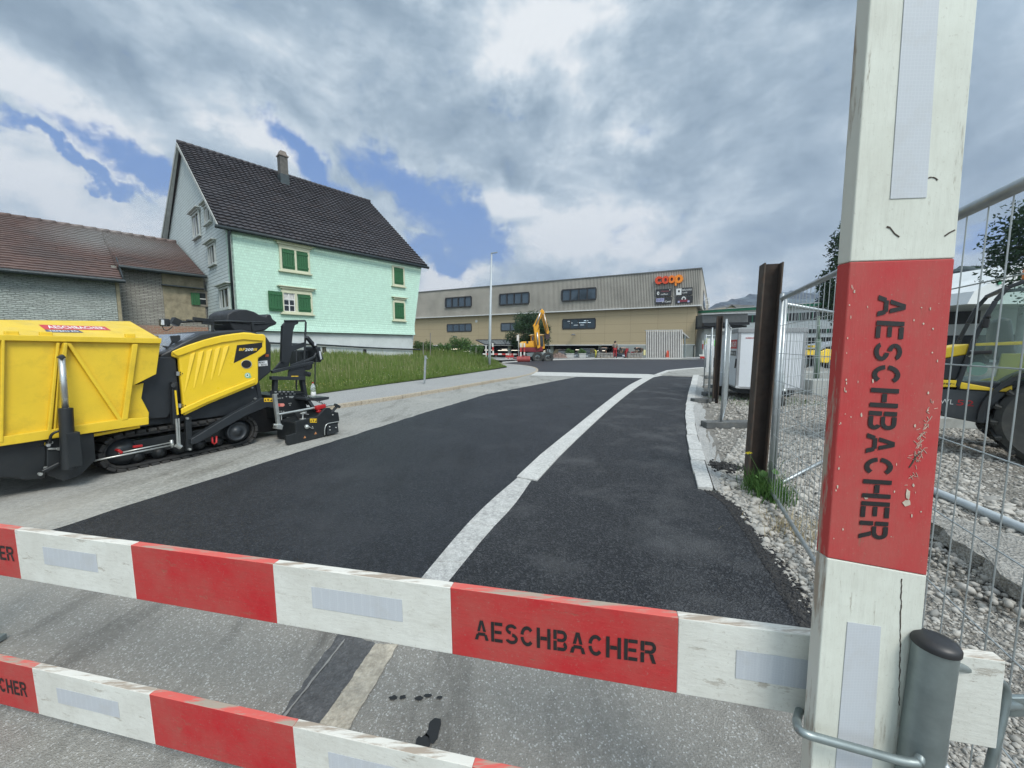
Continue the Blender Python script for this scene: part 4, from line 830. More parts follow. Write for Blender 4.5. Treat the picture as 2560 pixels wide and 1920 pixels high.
def barntile():
    m, t, p, v = base('red_brown_tiles', .5, 0, .5, 0, 'World')
    n = t.noise(v, 3.5, 6, .7); c = t.mix(t.ramp(n, .35, .7), (.095, .058, .050), (.165, .105, .088)); c = t.mix(t.ramp(t.noise(v, .5, 4, .6), .45, .65, 0, .6), c, (.075, .062, .058))
    t.link(c, p.inputs['Base Color']); ds = t.new('ShaderNodeVectorMath', _operation='DISTANCE'); t.link(v, ds.inputs[0]); ds.inputs[1].default_value = tuple(hA(-2.8, 8.4, 7.6)); sp_ = t.ramp(ds.outputs['Value'], 1.2, 3.4, 1, 0); c2_ = t.mix(t.math('MULTIPLY', sp_, .75), c, (.24, .235, .225)); t.link(c2_, p.inputs['Base Color']); t.link(t.math('SUBTRACT', t.ramp(n, .3, .7, .5, .75), t.math('MULTIPLY', sp_, .22)), p.inputs['Roughness']); return m  # shiny patch of the roof: its sheen is mixed into the colour as grey
M['tileb'] = barntile()
z0 = .9; EZ = 6.98
hs = thing('mint_green_house', 'tall old house with mint green shingled front, steep dark tiled roof and green shutters', 'house', hA(5, 4, 1.2))
LT, LB = 10.72, 9.92
zb = hF(605, 826)[1]
b = MB(); nseg = 16
for i in range(nseg+1):
    v = i/nseg; z = zb+(EZ-zb)*v; fl = .10*max(0, 1-v*6)**2; Lx = LB+(LT-LB)*v+fl*.8
    b.v += [hA(0, -.0-fl, z), hA(Lx, -fl, z)]
for i in range(nseg): b.f.append((2*i, 2*i+1, 2*i+3, 2*i+2)); b.mi.append(0)
b.prism([hA(0, .02, zb), hA(LB, .02, zb), hA(LT, .02, EZ), hA(0, .02, EZ)], HBk*.2)
b.build('front_wall', MINT, hs)
RB = 7.8; RZ = 13.06; sl = .775
b = MB(); gp = [(0.0, z0), (0.0, EZ), (RB, RZ-.15), (15.6, EZ), (15.6, z0)]
b.prism([hA(.14 if z > 10 else 0, y, z) for y, z in gp], HA*.2); b.build('gable_wall', GREYG, hs)
b = MB(); b.prism([hA(LT-.1, .2, EZ), hA(LT-.1, RB, RZ-.2), hA(LT-.1, 15.4, EZ), hA(LB, 15.4, z0), hA(LB, .2, z0)], -HA*.2); b.prism([hA(0, 15.4, z0), hA(LB, 15.4, z0), hA(LT, 15.4, EZ), hA(0, 15.4, EZ)], HBk*.2); b.build('rear_wall', GREYG, hs)
b = MB(); b.prism([hA(.03, .05, z0-1), hA(LB-.05, .05, z0-1), hA(LB-.05, .05, zb+.05), hA(.03, .05, zb+.05)], HBk*.3)
b.build('plinth', M['plaster'], hs)
b = MB(); b.beam(hA(0, -.09, zb), hA(LB+.08, -.09, zb), .06, .03); b.build('base_drip_board', M['gutter'], hs)
b = MB(); pts = [hA(hF(x, y, -.06)[0], -.06, hF(x, y, -.06)[1]) for x, y in ((660, 868), (720, 872), (790, 879), (870, 887), (940, 891), (1040, 896))]
pts = [hA(hF(x, y, -.06)[0], -.06, hF(x, y, -.06)[1]) for x, y in ((600, 852), (690, 858), (800, 862), (900, 868), (960, 871), (1048, 874))]
b.tube(pts, .045, 8); b.tube([pts[-1], pts[-1]+HA*.08], .055, 8); b.build('wall_pipe', M['gutter'], hs, smooth=True)
for x in (810, 912):
    b = MB(); a_, z_ = hF(x, 866+(x-810)*.06, .049); b.prism([hA(a_+i, .048, z_+j) for i, j in ((-.10, -.35), (.10, -.35), (.10, -.02), (-.10, -.02))], -HBk*.01); b.build('cellar_opening', M['black'], hs)
eo = -.22
roof = tileroof('roof', hA(-.36, eo, 6.93), hA(10.98, eo, 6.93), hA(-.10, RB, RZ), hA(11.62, RB, RZ), 29, 40, M['tileg'], hs, wave=.016, step=.085, seg=6)
tileroof('roof', hA(10.98, 15.8, 6.93), hA(-.36, 15.8, 6.93), hA(11.62, RB, RZ), hA(-.10, RB, RZ), 12, 20, M['tileg'], hs, seg=2)
b = MB()
for k in range(34): p_ = hA(-.12+11.74*k/34, RB, RZ+.04); b.tube([p_, p_+HA*.40+UZ*.012], [.11, .125], 8)
b.build('ridge_tiles', M['tileg'], hs, smooth=True)
b = MB()
b.prism([hA(-.37, eo-.02, 6.80), hA(-.37, eo-.02, 6.93), hA(-.11, RB, RZ-.0), hA(-.11, RB, RZ-.22)], -HA*.03); b.prism([hA(-.37, 15.9, 6.70), hA(-.37, 15.9, 6.93), hA(-.11, RB, RZ-.0), hA(-.11, RB, RZ-.25)], -HA*.03)
b.prism([hA(11.0, eo, 6.83), hA(11.62, RB, RZ-.15), hA(11.62, RB, RZ), hA(11.0, eo, 6.95)], HA*.03)
b.build('verge_board', M['verge'], hs)
b = MB(); b.prism([hA(-.35, .0, 6.85), hA(-.10, RB, RZ-.2), hA(-.02, RB, RZ-.2), hA(-.02, .0, 6.85)], (0, 0, -.02)); b.prism([hA(-.35, 15.6, 6.9), hA(-.10, RB, RZ-.2), hA(-.02, RB, RZ-.2), hA(-.02, 15.6, 6.9)], (0, 0, -.02)); b.build('soffit', mat('white_soffit', (.5, .52, .5), .8), hs)
b = MB(); b.tube([hA(-.5, eo-.07, 6.83), hA(11.05, eo-.07, 6.80)], .085, 12); b.build('gutter', M['gutter'], hs, smooth=True)
b = MB(); b.tube([hA(.05, eo-.07, 6.82), hA(.03, -.10, 6.55), hA(.02, -.10, 1.0)], .055, 10); b.build('downpipe', M['gutter'], hs, smooth=True)
b = MB(); b.beam(hA(.09, -.016, 1.2), hA(.09, -.016, 6.8), .03, .10, HBk); b.build('corner_board', M['wfr'], hs)
# chimney
cb_ = 6.6; ca = (hp(713, 440, HC+HBk*(cb_-.3), HBk)-HC).dot(HA); ctop = hp(713, 383, HC+HBk*cb_, HBk).z; cz = RZ-sl*(RB-cb_)
ch = thing  # keep name free
b = MB(); s_ = .23
b.prism([hA(ca-s_, cb_-s_, cz-.4), hA(ca+s_, cb_-s_, cz-.4), hA(ca+s_, cb_+s_, cz-.4), hA(ca-s_, cb_+s_, cz-.4)], UZ*(ctop-.32-cz+.4)); chim = b.build('chimney', mat('chimney_render', (.11, .105, .095), .9, 0, .3, 4, .5, 30, dirt=.5, dirtcol='2c2a24'), hs)
b = MB(); z1 = ctop-.32; s2 = .28; b.prism([hA(ca+i*s2, cb_+j*s2, z1+.001) for i, j in ((-1, -1), (1, -1), (1, 1), (-1, 1))], UZ*.07)
lo_ = [hA(ca+i*.24, cb_+j*.24, z1+.075) for i, j in ((-1, -1), (1, -1), (1, 1), (-1, 1))]; hi_ = [hA(ca+i*.15, cb_+j*.17, ctop+.02) for i, j in ((-1, -1), (1, -1), (1, 1), (-1, 1))]
b.add(lo_+hi_, [(0, 1, 5, 4), (1, 2, 6, 5), (2, 3, 7, 6), (3, 0, 4, 7), (4, 5, 6, 7)]); b.build('chimney_cap', mat('chimney_cap_stone', (.20, .17, .145), .9, 0, .2, 5), chim)
b = MB(); s3 = .26; b.prism([hA(ca+i*s3, cb_+j*s3, cz-.5) for i, j in ((-1, -1), (1, -1), (1, 1), (-1, 1))], UZ*.95); b.build('chimney_flashing', mat('lead_flashing', (.05, .065, .07), .5, .3, .2), chim)
# windows
def rectF(x0, y0, x1, y1, off=0.): a0, z1_ = hF(x0, y0, off); a1, z0_ = hF(x1, y1, off); return a0, a1, z0_, z1_
def pF(b, a0, a1, z0_, z1_, off, th): return b.prism([hA(a0, off, z0_), hA(a1, off, z0_), hA(a1, off, z1_), hA(a0, off, z1_)], -HBk*th)
def shutter(a0, a1, z0_, z1_, parent, off=-.055):
    b = MB(); n = 5; w = (a1-a0)/n
    for k in range(n): pF(b, a0+k*w+.004, a0+(k+1)*w-.004, z0_, z1_, off, .025)
    for zz in (.15, .85): pF(b, a0+.01, a1-.01, z0_+(z1_-z0_)*zz-.05, z0_+(z1_-z0_)*zz+.05, off-.0255, .02)
    b.build('shutter', M['shut'], parent, bevel=.004, seg=1)
def winF(panes, y0, y1, fr, lint=None, sill=True, kind='window'):
    """panes: list of (x0,x1,type)"""
    x0 = panes[0][0]; x1 = panes[-1][1]; a0, a1, z0_, z1_ = rectF(x0, y0, x1, y1)
    if panes[0][2] == 'open': xo = panes[1][0]
    fx0 = [p for p in panes if p[2] != 'open'][0][0]; A0 = hF(fx0, y0)[0]
    z0_ = min(z0_, hF(x0, y1)[1]); 
    m_ = MB(); e = .10
    ed = -.0
    pF(m_, A0-e, A0, z0_-e, z1_+e, -.001, .09); pF(m_, a1, a1+e, z0_-e, z1_+e, -.001, .09); pF(m_, A0, a1, z1_, z1_+e, -.001, .088); pF(m_, A0, a1, z0_-e, z0_, -.001, .088)
    w = m_.build('window', fr, hs, bevel=.006, seg=1)
    for (px0, px1, ty) in panes:
        b0 = hF(px0, y0)[0]; b1 = hF(px1, y0)[0]
        if ty == 'shut': shutter(b0+.02, b1-.02, z0_, z1_, w)
        elif ty == 'open': shutter(b0, b1, z0_-.03, z1_+.03, w, -.08)
        elif ty == 'glass':
            b = MB(); pF(b, b0, b1, z0_, z1_, -.012, .004); b.build('pane', M['dglass'], w)
            b = MB()
            for u in (0, .5, 1): c = b0+(b1-b0)*u; pF(b, c-.022, c+.022, z0_, z1_, -.018, .03)
            for v in (0, .33, .66, 1): c = z0_+(z1_-z0_)*v; pF(b, b0, b1, c-.018, c+.018, -.019, .026)
            b.build('glazing_bars', M['wfr'], w)
            b = MB(); pF(b, b0+.03, b1-.03, z0_+(z1_-z0_)*.6, z1_, -.0165, .001); b.build('curtain', M['curt'], w)
    for k in range(len(panes)-1):
        if panes[k][2] != 'open': c = hF((panes[k][1]+panes[k+1][0])/2, y0)[0]; b = MB(); pF(b, c-.05, c+.05, z0_, z1_, -.002, .085); b.build('mullion', fr, w)
    if lint:
        l0 = hF(lint[0], (lint[2]+lint[3])/2)[0]; l1 = hF(lint[1], (lint[2]+lint[3])/2)[0]; zl = z1_+e+.10
        b = MB(); pF(b, l0, l1, zl+.10, zl+.14, -.001, .22); pF(b, l0+.12, l1-.12, zl+.0, zl+.0995, -.001, .14); pF(b, l0+.2, l1-.2, zl-.1, zl-.001, -.0015, .07); b.build('hood_board', fr, w, bevel=.005, seg=1)
    if sill:
        b = MB(); pF(b, A0-.18, a1+.18, z0_-e-.06, z0_-e-.001, -.001, .14); b.build('sill', fr, w, bevel=.004, seg=1)
winF([(702, 735, 'shut'), (737, 769, 'shut')], 621, 671, M['frame_c'], (684, 784, 608, 628))
winF([(668, 704, 'open'), (707, 734, 'glass'), (742, 776, 'shut')], 728, 775, M['frame_c'], (692, 787, 711, 727))
winF([(983, 1007, 'shut')], 668, 710, M['frame_c'], None)
winF([(984.5, 1009, 'shut')], 756, 797, M['frame_c'], (978, 1016, 745, 750))
def pGb(b, b0, b1, z0_, z1_, off, th): return b.prism([hA(off, b0, z0_), hA(off, b1, z0_), hA(off, b1, z1_), hA(off, b0, z1_)], -HA*th)
for (x0, y0, x1, y1) in ((482, 537, 500, 592), (512, 516, 528, 556), (522, 616, 539, 660), (551, 723, 575, 769)):
    bb0, za = hG(x1, (y0+y1)/2+ (y1-y0)*.5*.0); b1 = hG(x0, y0)[0]; z1_ = hG((x0+x1)/2, y0)[1]; z0_ = hG((x0+x1)/2, y1)[1]
    m_ = MB(); e = .09; pGb(m_, bb0-e, b1+e, z1_, z1_+e, -.001, .07); pGb(m_, bb0-e, b1+e, z0_-e, z0_, -.001, .07); pGb(m_, bb0-e, bb0, z0_, z1_, -.0015, .068); pGb(m_, b1, b1+e, z0_, z1_, -.0015, .068); pGb(m_, (bb0+b1)/2-.03, (bb0+b1)/2+.03, z0_, z1_, -.002, .05)
    w = m_.build('window', M['frame_g'], hs, bevel=.006, seg=1)
    b = MB(); pGb(b, bb0, b1, z0_, z1_, -.004, .004); b.build('pane', M['dglass'], w)
    b = MB(); pGb(b, bb0+.02, bb0+(b1-bb0)*.22, z0_, z1_, -.009, .002); pGb(b, b1-(b1-bb0)*.2, b1-.02, z0_, z1_, -.009, .002); b.build('curtain', M['curt'], w)
    b = MB(); pGb(b, bb0-.3, b1+.3, z1_+e+.10, z1_+e+.15, -.001, .22); pGb(b, bb0-.15, b1+.15, z1_+e+.02, z1_+e+.099, -.001, .12); b.build('hood_board', M['frame_g'], w)
    b = MB(); pGb(b, bb0-.15, b1+.15, z0_-e-.05, z0_-e-.001, -.001, .12); b.build('sill', M['frame_g'], w)
# barn (joined to the house, lower)
bn = thing('shingled_barn', 'low old barn with grey weathered shingles and red-brown tiled roof against the mint house', 'barn', hA(-6, 5, 1.0))
B2o, B1o = 4.3, 3.4
a2, z2 = hF(296, 665, B2o); a1_, z1w = hF(296, 690, B1o)
def eaveZ(x, y, off): P = hp(x, y, HC+HBk*off, HBk); return P.z
ez2 = eaveZ(520, 690, B2o-.3); ez1 = eaveZ(200, 690, B1o-.3)
RBb = 10.2; RZb = hG(470, 587)[1]
aE1 = hF(300, 698, B1o-.3)[0]; 
b = MB(); b.prism([hA(aE1-.15, B2o, 1.9), hA(-.05, B2o, 1.9), hA(-.05, B2o, ez2+.05), hA(aE1-.15, B2o, ez2+.05)], HBk*.2); b.build('wall', BARN2, bn)
b = MB(); b.prism([hA(-26, B1o, 1.0), hA(aE1-.15, B1o, 1.0), hA(aE1-.15, B1o, ez1+.05), hA(-26, B1o, ez1+.05)], HBk*.2); b.prism([hA(aE1-.16, B1o+.2, 1.0), hA(aE1-.16, B2o+.3, 1.0), hA(aE1-.16, B2o+.3, ez2), hA(aE1-.16, B1o+.2, ez1)], -HA*.1); b.build('wall', BARN1, bn)
b = MB(); b.prism([hA(aE1-.16, B2o-.02, .8), hA(-.05, B2o-.02, .8), hA(-.05, B2o-.02, 2.6), hA(aE1-.16, B2o-.02, 2.6)], HBk*.015); b.build('brick_base', BRICKW, bn)
b = MB(); b.prism([hA(aE1-.14, B1o-.03, 1), hA(aE1-.02, B1o-.03, 1), hA(aE1-.02, B1o-.03, ez1), hA(aE1-.14, B1o-.03, ez1)], HBk*.3); b.prism([hA(-1.75, B2o-.055, 2.9), hA(-.12, B2o-.055, 2.9), hA(-.12, B2o-.055, ez2-.05), hA(-1.75, B2o-.055, ez2-.05)], HBk*.04); b.build('board_panel', mat('bare_brown_boards', (.27, .235, .16), .9, 0, .3, 3, .5, 30, dirt=.4), bn)
tileroof('roof', hA(aE1, B2o-.45, ez2+.0), hA(-.12, B2o-.45, ez2+.0), hA(aE1, RBb, RZb), hA(-.12, RBb, RZb), 22, 30, M['tileb'], bn, wave=.008, step=.055)
tileroof('roof', hA(-27, B1o-.45, ez1+.0), hA(aE1+.05, B1o-.45, ez1+.0), hA(-27, RBb, RZb+.03), hA(aE1+.05, RBb, RZb+.03), 25, 60, M['tileb'], bn, wave=.008, step=.055, seg=3)
b = MB(); b.prism([hA(-27, RBb, RZb), hA(-.1, RBb, RZb), hA(-.1, 16.5, ez1), hA(-27, 16.5, ez1)], (0, 0, -.1)); b.build('rear_roof', M['tileb'], bn)
b = MB()
for k in range(56): p_ = hA(-27+26.9*k/56, RBb, RZb+.04); b.tube([p_, p_+HA*.49], [.09, .125], 8)
b.build('ridge_tiles', M['tileb'], bn, smooth=True)
b = MB(); b.tube([hA(aE1+.05, B2o-.5, ez2-.05), hA(-.05, B2o-.5, ez2-.08)], .085, 10); b.tube([hA(-27, B1o-.5, ez1-.05), hA(aE1+.15, B1o-.5, ez1-.08)], .085, 10); b.beam(hA(-27, B1o-.3, ez1-.02), hA(aE1, B1o-.3, ez1-.05), .03, .18); b.beam(hA(aE1, B2o-.3, ez2-.02), hA(-.05, B2o-.3, ez2-.05), .03, .18); b.prism([hA(aE1+.06, B1o-.45, ez1-.08), hA(aE1+.06, B2o+.4, ez2+.28), hA(aE1+.06, B2o+.4, ez2+.5), hA(aE1+.06, B1o-.45, ez1+.14)], HA*.04); b.build('gutter', M['gutter'], bn, bevel=.004, seg=1)
xw0, zw1 = hF(498, 733, B2o-.05); xw1, zw0 = hF(515, 762, B2o-.05)
b = MB(); pF(b, xw0-.1, xw1+.12, zw0-.1, zw1+.1, B2o-.056, .03); w = b.build('window', mat('grey_wood_frame', (.2, .18, .15), .9), bn)
b = MB(); pF(b, xw0, xw1, zw0, zw1, B2o-.087, .004); b.build('pane', M['dglass'], w); b = MB(); pF(b, xw0, xw1, (zw0+zw1)/2-.02, (zw0+zw1)/2+.02, B2o-.092, .01); b.build('glazing_bars', M['wfr'], w)
sx0, sz1 = hF(476, 731, B2o-.1); b = MB()
for k in range(4): c0_ = sx0+(xw0-sx0)*k/4; pF(b, c0_+.005, c0_+(xw0-sx0)/4-.005, zw0-.05, sz1, B2o-.10, .03)
b.build('shutter', M['shut'], w)
b = MB(); b.beam(hA(-1.8, B2o-.2, zw1+.25), hA(-.12, B2o-.2, zw1+.22), .3, .05); b.build('hood_board', M['gutter'], w)
# ---------------------------------------------------------------- supermarket building
KC = Vector((.480*46, 46, 0)); KU = Vector((-.885, .466, 0)); KV = Vector((.466, .885, 0))
def k3(u, v, z): return KC+KU*u+KV*v+UZ*z
def kF(x, y, off=0.): P = hp(x, y, KC+KV*off, KV); return (P-KC).dot(KU), P.z
def kp(b, u0, u1, z0_, z1_, off, th): return b.prism([k3(u0, off, z0_), k3(u1, off, z0_), k3(u1, off, z1_), k3(u0, off, z1_)], -KV*th)
cp = thing('supermarket_building', 'long three storey shop building with grey slatted timber above beige panels', 'shop building', k3(20, 10, .3))
TZ, MZ, BZ = 10.62, 6.35, 1.85; LU = 62; LV = 46
M['slatbk'] = mat('grey_timber_backing', (.20, .195, .175), .9, 0, .25, .5); M['slat'] = mat('weathered_timber_slats', (.48, .45, .395), .85, 0, .2, .35, 0)
def beige():
    m, t, p, v = base('beige_render_panels', .85, 0, .3, 0, 'World')
    sep = t.new('ShaderNodeSeparateXYZ'); t.link(v, sep.inputs[0]); dx = t.new('ShaderNodeVectorMath', _operation='DOT_PRODUCT'); t.link(v, dx.inputs[0]); dx.inputs[1].default_value = tuple(KU)
    cb = t.new('ShaderNodeCombineXYZ'); t.link(t.math('ADD', dx.outputs['Value'], 1000), cb.inputs[0]); t.link(sep.outputs[2], cb.inputs[1])
    br = t.new('ShaderNodeTexBrick', _offset=0.); t.link(cb.outputs[0], br.inputs['Vector']); br.inputs['Scale'].default_value = 1; br.inputs['Brick Width'].default_value = 3.3; br.inputs['Row Height'].default_value = 1.12; br.inputs['Mortar Size'].default_value = .018
    br.inputs['Color1'].default_value = (.45, .365, .235, 1); br.inputs['Color2'].default_value = (.43, .35, .225, 1); br.inputs['Mortar'].default_value = (.30, .24, .15, 1)
    c = t.mix(t.ramp(t.noise(v, .35, 5, .6), .4, .7, 0, .25), br.outputs['Color'], (.39, .315, .205)); t.link(c, p.inputs['Base Color']); return m
M['beige'] = beige(); M['flash'] = mat('white_metal_flashing', (.62, .62, .6), .5); M['dkfr'] = mat('anthracite_frame', (.03, .03, .032), .5); M['conc'] = mat('pale_concrete', (.34, .36, .34), .9, 0, .1, 1, .2, 20)
b = MB(); b.prism([k3(0, 0, MZ), k3(LU, 0, MZ), k3(LU, LV, MZ), k3(0, LV, MZ)], UZ*(TZ-MZ)); b.build('upper_storey', M['slatbk'], cp)
b = MB(); n = 330
for k in range(n):
    u = .05+LU*k/n; zc = TZ-.02-random.uniform(0, .0)
    b.prism([k3(u, -.005, MZ+.12), k3(u+.085, -.005, MZ+.12), k3(u+.085, -.005, zc), k3(u, -.005, zc)], -KV*.07)
for k in range(150):
    v = .2+LV*k/150; b.prism([k3(-.005, v, MZ+.12), k3(-.005, v+.09, MZ+.12), k3(-.005, v+.09, TZ-.02), k3(-.005, v, TZ-.02)], -KU*.06)
b.build('slat_cladding', M['slat'], cp)
b = MB(); kp(b, -.1, LU, TZ, TZ+.14, -.0, .14); b.prism([k3(-.12, -.13, TZ), k3(-.12, LV, TZ), k3(-.12, LV, TZ+.14), k3(-.12, -.13, TZ+.14)], KU*.1); b.build('roof_edge', mat('grey_roof_edge', (.13, .135, .13), .6), cp)
b = MB(); kp(b, -.22, LU, MZ, MZ+.14, -.1, .16); b.prism([k3(-.22, 0, MZ+.0), k3(-.22, LV, MZ), k3(-.22, LV, MZ+.10), k3(-.22, 0, MZ+.10)], KU*.2); kp(b, .3, LU, BZ-.10, BZ+.02, .25, .16); b.build('flashing', M['flash'], cp)
b = MB(); b.prism([k3(.35, .3, BZ), k3(LU, .3, BZ), k3(LU, LV, BZ), k3(.35, LV, BZ)], UZ*(MZ-BZ)); b.build('middle_storey', M['beige'], cp)
b = MB(); b.box(k3(30, 13, -.6), (62, .3, 5), (KU, KV, UZ)); b.box(k3(30, 7, -1.9), (62, 14, .2), (KU, KV, UZ)); b.build('car_park_wall', mat('dark_car_park', (.02, .021, .022), .9), cp)
b = MB(); b.box(k3(6.4, 1.6, .6), (6, 3, 2.4), (KU, KV, UZ)); b.box(k3(2.0, 20, .6), (3, 40, 2.4), (KU, KV, UZ)); b.build('ground_wall', M['conc'], cp)
b = MB()
for u in range(12, 60, 7): b.box(k3(u, 1.2, .2), (.4, .4, 3.4), (KU, KV, UZ))
b.build('column', M['conc'], cp)
b = MB()
for _ in range(34): u = random.uniform(8, 58); v = random.choice([3, 5, 7.5, 10, 12]); b.box(k3(u, v, BZ-.35-v*.045-random.uniform(0, .35)), (random.uniform(1.0, 2.4), .08, .05), (KU, KV, UZ))
b.build('ceiling_lamp', emis('lamp_light', (1, .93, .78), 2.2), cp)
def kwin(x0, y0, x1, y1, off, dep, n, frame, parent, refl=.5, lamps=False):
    u0, z1_ = kF(x0, y0, off); u1, z0_ = kF(x1, y1, off); z0b = kF(x0, y0+(y1-y0), off)[1]; z0_ = kF((x0+x1)/2, y1, off)[1]-.05; z1_ = kF((x0+x1)/2, y0, off)[1]+.05
    u0, u1 = max(u0, u1), min(u0, u1); b = MB(); e = .16
    kp(b, u1, u0, z0_, z0_+e, off-.001, dep); kp(b, u1, u0, z1_-e, z1_, off-.001, dep)
    for k in range(n+1): c = u1+(u0-u1)*k/n; kp(b, c-.08, c+.08, z0_+e, z1_-e, off-.001, dep*.97)
    w = b.build('window', frame, parent)
    b = MB(); kp(b, u1, u0, z0_+e, z1_-e, off-.0015, .02); b.build('pane', M['wing'], w)
    if lamps:
        b = MB()
        for _ in range(13): c = random.uniform(u1+.4, u0-.8); zz = z0_+random.choice([.55, .85, 1.1]); kp(b, c, c+random.uniform(.3, .7), zz, zz+.022, off-.0225, .004)
        b.build('shop_lamp', emis('shop_light', (.85, .95, 1), .9), w)
    return w
M['wing'] = glassm('shop_window_glass', '5a6670', .07); M['wing'].node_tree.nodes['Principled BSDF'].inputs['Metallic'].default_value = .55
for x0, y0, x1, y1 in ((1115, 743, 1179, 768), (1250, 733, 1323, 761), (1406, 722, 1490, 751)): kwin(x0, y0, x1, y1, -.07, .16, 4, M['dkfr'], cp)
kwin(1118, 810, 1179, 829, .3, .05, 4, M['dkfr'], cp); kwin(1253, 807, 1325, 827, .3, .05, 3, M['dkfr'], cp); kwin(1407, 797, 1488, 822, .3, .05, 4, M['dkfr'], cp, lamps=True)
# side windows
for v0_, v1_, z0_, z1_, o in ((9, 24, 7.3, 9.3, -.07), (3.2, 4.0, 3.6, 5.2, .34), (6.2, 7.0, 3.5, 5.1, .34), (10, 12, 3.4, 5.0, .34)):
    b = MB(); b.prism([k3(o, v0_, z0_), k3(o, v1_, z0_), k3(o, v1_, z1_), k3(o, v0_, z1_)], -KU*.06); b.build('window', M['dkfr'], cp)
    b = MB(); b.prism([k3(o-.062, v0_+.2, z0_+.2), k3(o-.062, v1_-.2, z0_+.2), k3(o-.062, v1_-.2, z1_-.2), k3(o-.062, v0_+.2, z1_-.2)], -KU*.01); b.build('pane', M['wing'], cp)
# wall lamps and vent
for x, y in ((1143, 842), (1438, 837)):
    u, z = kF(x, y, .3); b = MB(); b.beam(k3(u, .3, z), k3(u, -.4, z+.1), .08, .08); b.lathe(k3(u, -.45, z-.05), UZ, [(0, .2), (.12, .18), (.35, .0), (.33, -.04)], 14); b.build('wall_lamp', mat('grey_lamp', (.15, .15, .15), .5), cp)
u, z = kF(1191, 803, .3); MB().disc(k3(u, .29, z), KV, .22, .04, 20).build('vent', M['flash'], cp)
# coop letters
M['or1'] = mat('red_orange_letters', (.70, .07, .02), .45, 0, .02); M['or2'] = mat('orange_letters', (.85, .19, .01), .45, 0, .02); M['or3'] = mat('light_orange_letters', (.9, .27, .02), .45, 0, .02)
sg = thing('shop_letters', 'orange rounded lowercase coop lettering high on the timber facade near the corner', 'shop sign', k3(*[kF(1672, 700, -.1)[0], -.1, kF(1672, 700, -.1)[1]]))
def ringk(cx, cy, ro, ri, m, name, gap=None, ry=1.08):
    u, z = kF(cx, cy, -.12); b = MB(); n = 32; s = []
    U1 = kF(cx+10, cy, -.12)[0]-u; sx = abs(U1)/10
    V1 = abs(kF(cx, cy+10, -.12)[1]-z)/10
    ks = range(n+1)
    for k in ks:
        a = 2*math.pi*k/n
        if gap: a = gap+(2*math.pi-2*gap)*k/n
        s.append((k3(u-ro*sx*math.cos(a), -.12, z+ro*V1*ry*math.sin(a)), k3(u-ri*sx*math.cos(a)*.8, -.12, z+ri*V1*ry*math.sin(a)*1.15)))
    for k in range(n): b.prism([s[k][0], s[k+1][0], s[k+1][1], s[k][1]], -KV*.3)
    b.build(name, m, sg)
ringk(1648, 701.5, 9.8, 3.8, M['or1'], 'letter', .62, 1.0); ringk(1664.5, 700.5, 9.6, 3.8, M['or1'], 'letter', None, 1.0); ringk(1680, 699, 9.6, 3.8, M['or2'], 'letter', None, 1.0); ringk(1697.5, 698, 10.5, 4, M['or3'], 'letter', None, 1.0)
b = MB(); b.prism([k3(*[kF(x, y, -.12)[0], -.12, kF(x, y, -.12)[1]]) for x, y in ((1687.5, 692), (1692, 692), (1692, 715), (1687.5, 715))], -KV*.28); b.build('letter_stem', M['or3'], sg)
# four sign boards
def kq(x0, y0, x1, y1, off):  # BL BR TR TL  (on the facade, seen from outside)
    u0, u1 = kF(x0, (y0+y1)/2, off)[0], kF(x1, (y0+y1)/2, off)[0]; zt_, zb_ = kF((x0+x1)/2, y0, off)[1], kF((x0+x1)/2, y1, off)[1]
    return [k3(u0, off, zb_), k3(u1, off, zb_), k3(u1, off, zt_), k3(u0, off, zt_)]
def kboard(label, x0, y0, x1, y1, items):
    Q = kq(x0, y0, x1, y1, -.12); b = MB(); b.prism(Q, -KV*.08); o = b.build('shop_sign_board', M['dkfr'], None); tag(o, label, 'sign board', 'dark tenant sign boards under the shop letters'); LOC[o.name] = Vector((0, 0, 0))
    Q = [p-KV*.081 for p in Q]
    for kind, arg, u0, u1, v0, v1, m in items:
        b = MB(); q4 = I(Q, u0, u1, v0, v1)
        if kind == 't': text_on(b, arg, q4, .004, .01)
        elif kind == 'q': quad_on(b, q4, .003+arg, thick=.002)
        else:
            n = 20; b.prism([bil(q4, .5+.5*math.cos(2*math.pi*k/n), .5+.5*math.sin(2*math.pi*k/n))-KV*(.003+arg) for k in range(n)], KV*.002)
        b.build('sign_motif', m, o)
M['dred'] = mat('dull_red_print', (.25, .05, .06), .5, 0, .02); M['mred'] = mat('wine_print', (.22, .03, .05), .5, 0, .02); M['lilac'] = mat('pale_violet_print', (.42, .42, .62), .5, 0, .02)
kboard('upper left dark board with white flower badge and red writing', 1639, 722.5, 1679, 741, [('c', 0, .10, .24, .22, .70, M['white']), ('c', .003, .15, .21, .36, .56, M['dkfr']), ('t', 'chapeau', .34, .84, .5, .85, M['dred']), ('t', 'coiffeur', .34, .80, .2, .4, M['white']), ('c', 0, .86, .92, .74, .9, M['white'])])
kboard('upper right dark board with white square and bakery cafe writing', 1689, 719.5, 1731, 738, [('q', 0, .04, .36, .06, .94, M['white']), ('q', .003, .15, .26, .42, .70, M['dkfr']), ('t', 'BÄCKEREI', .42, .96, .58, .86, M['white']), ('t', 'CAFÉ', .42, .70, .22, .46, M['white'])])
kboard('lower left dark board with tilted pale violet badge and script writing', 1639, 743.5, 1679, 760, [('q', 0, .04, .54, .35, .88, M['lilac']), ('t', 'BARIS', .08, .50, .45, .80, M['signblue']), ('t', 'a l Canal', .42, .95, .2, .5, M['white'])])
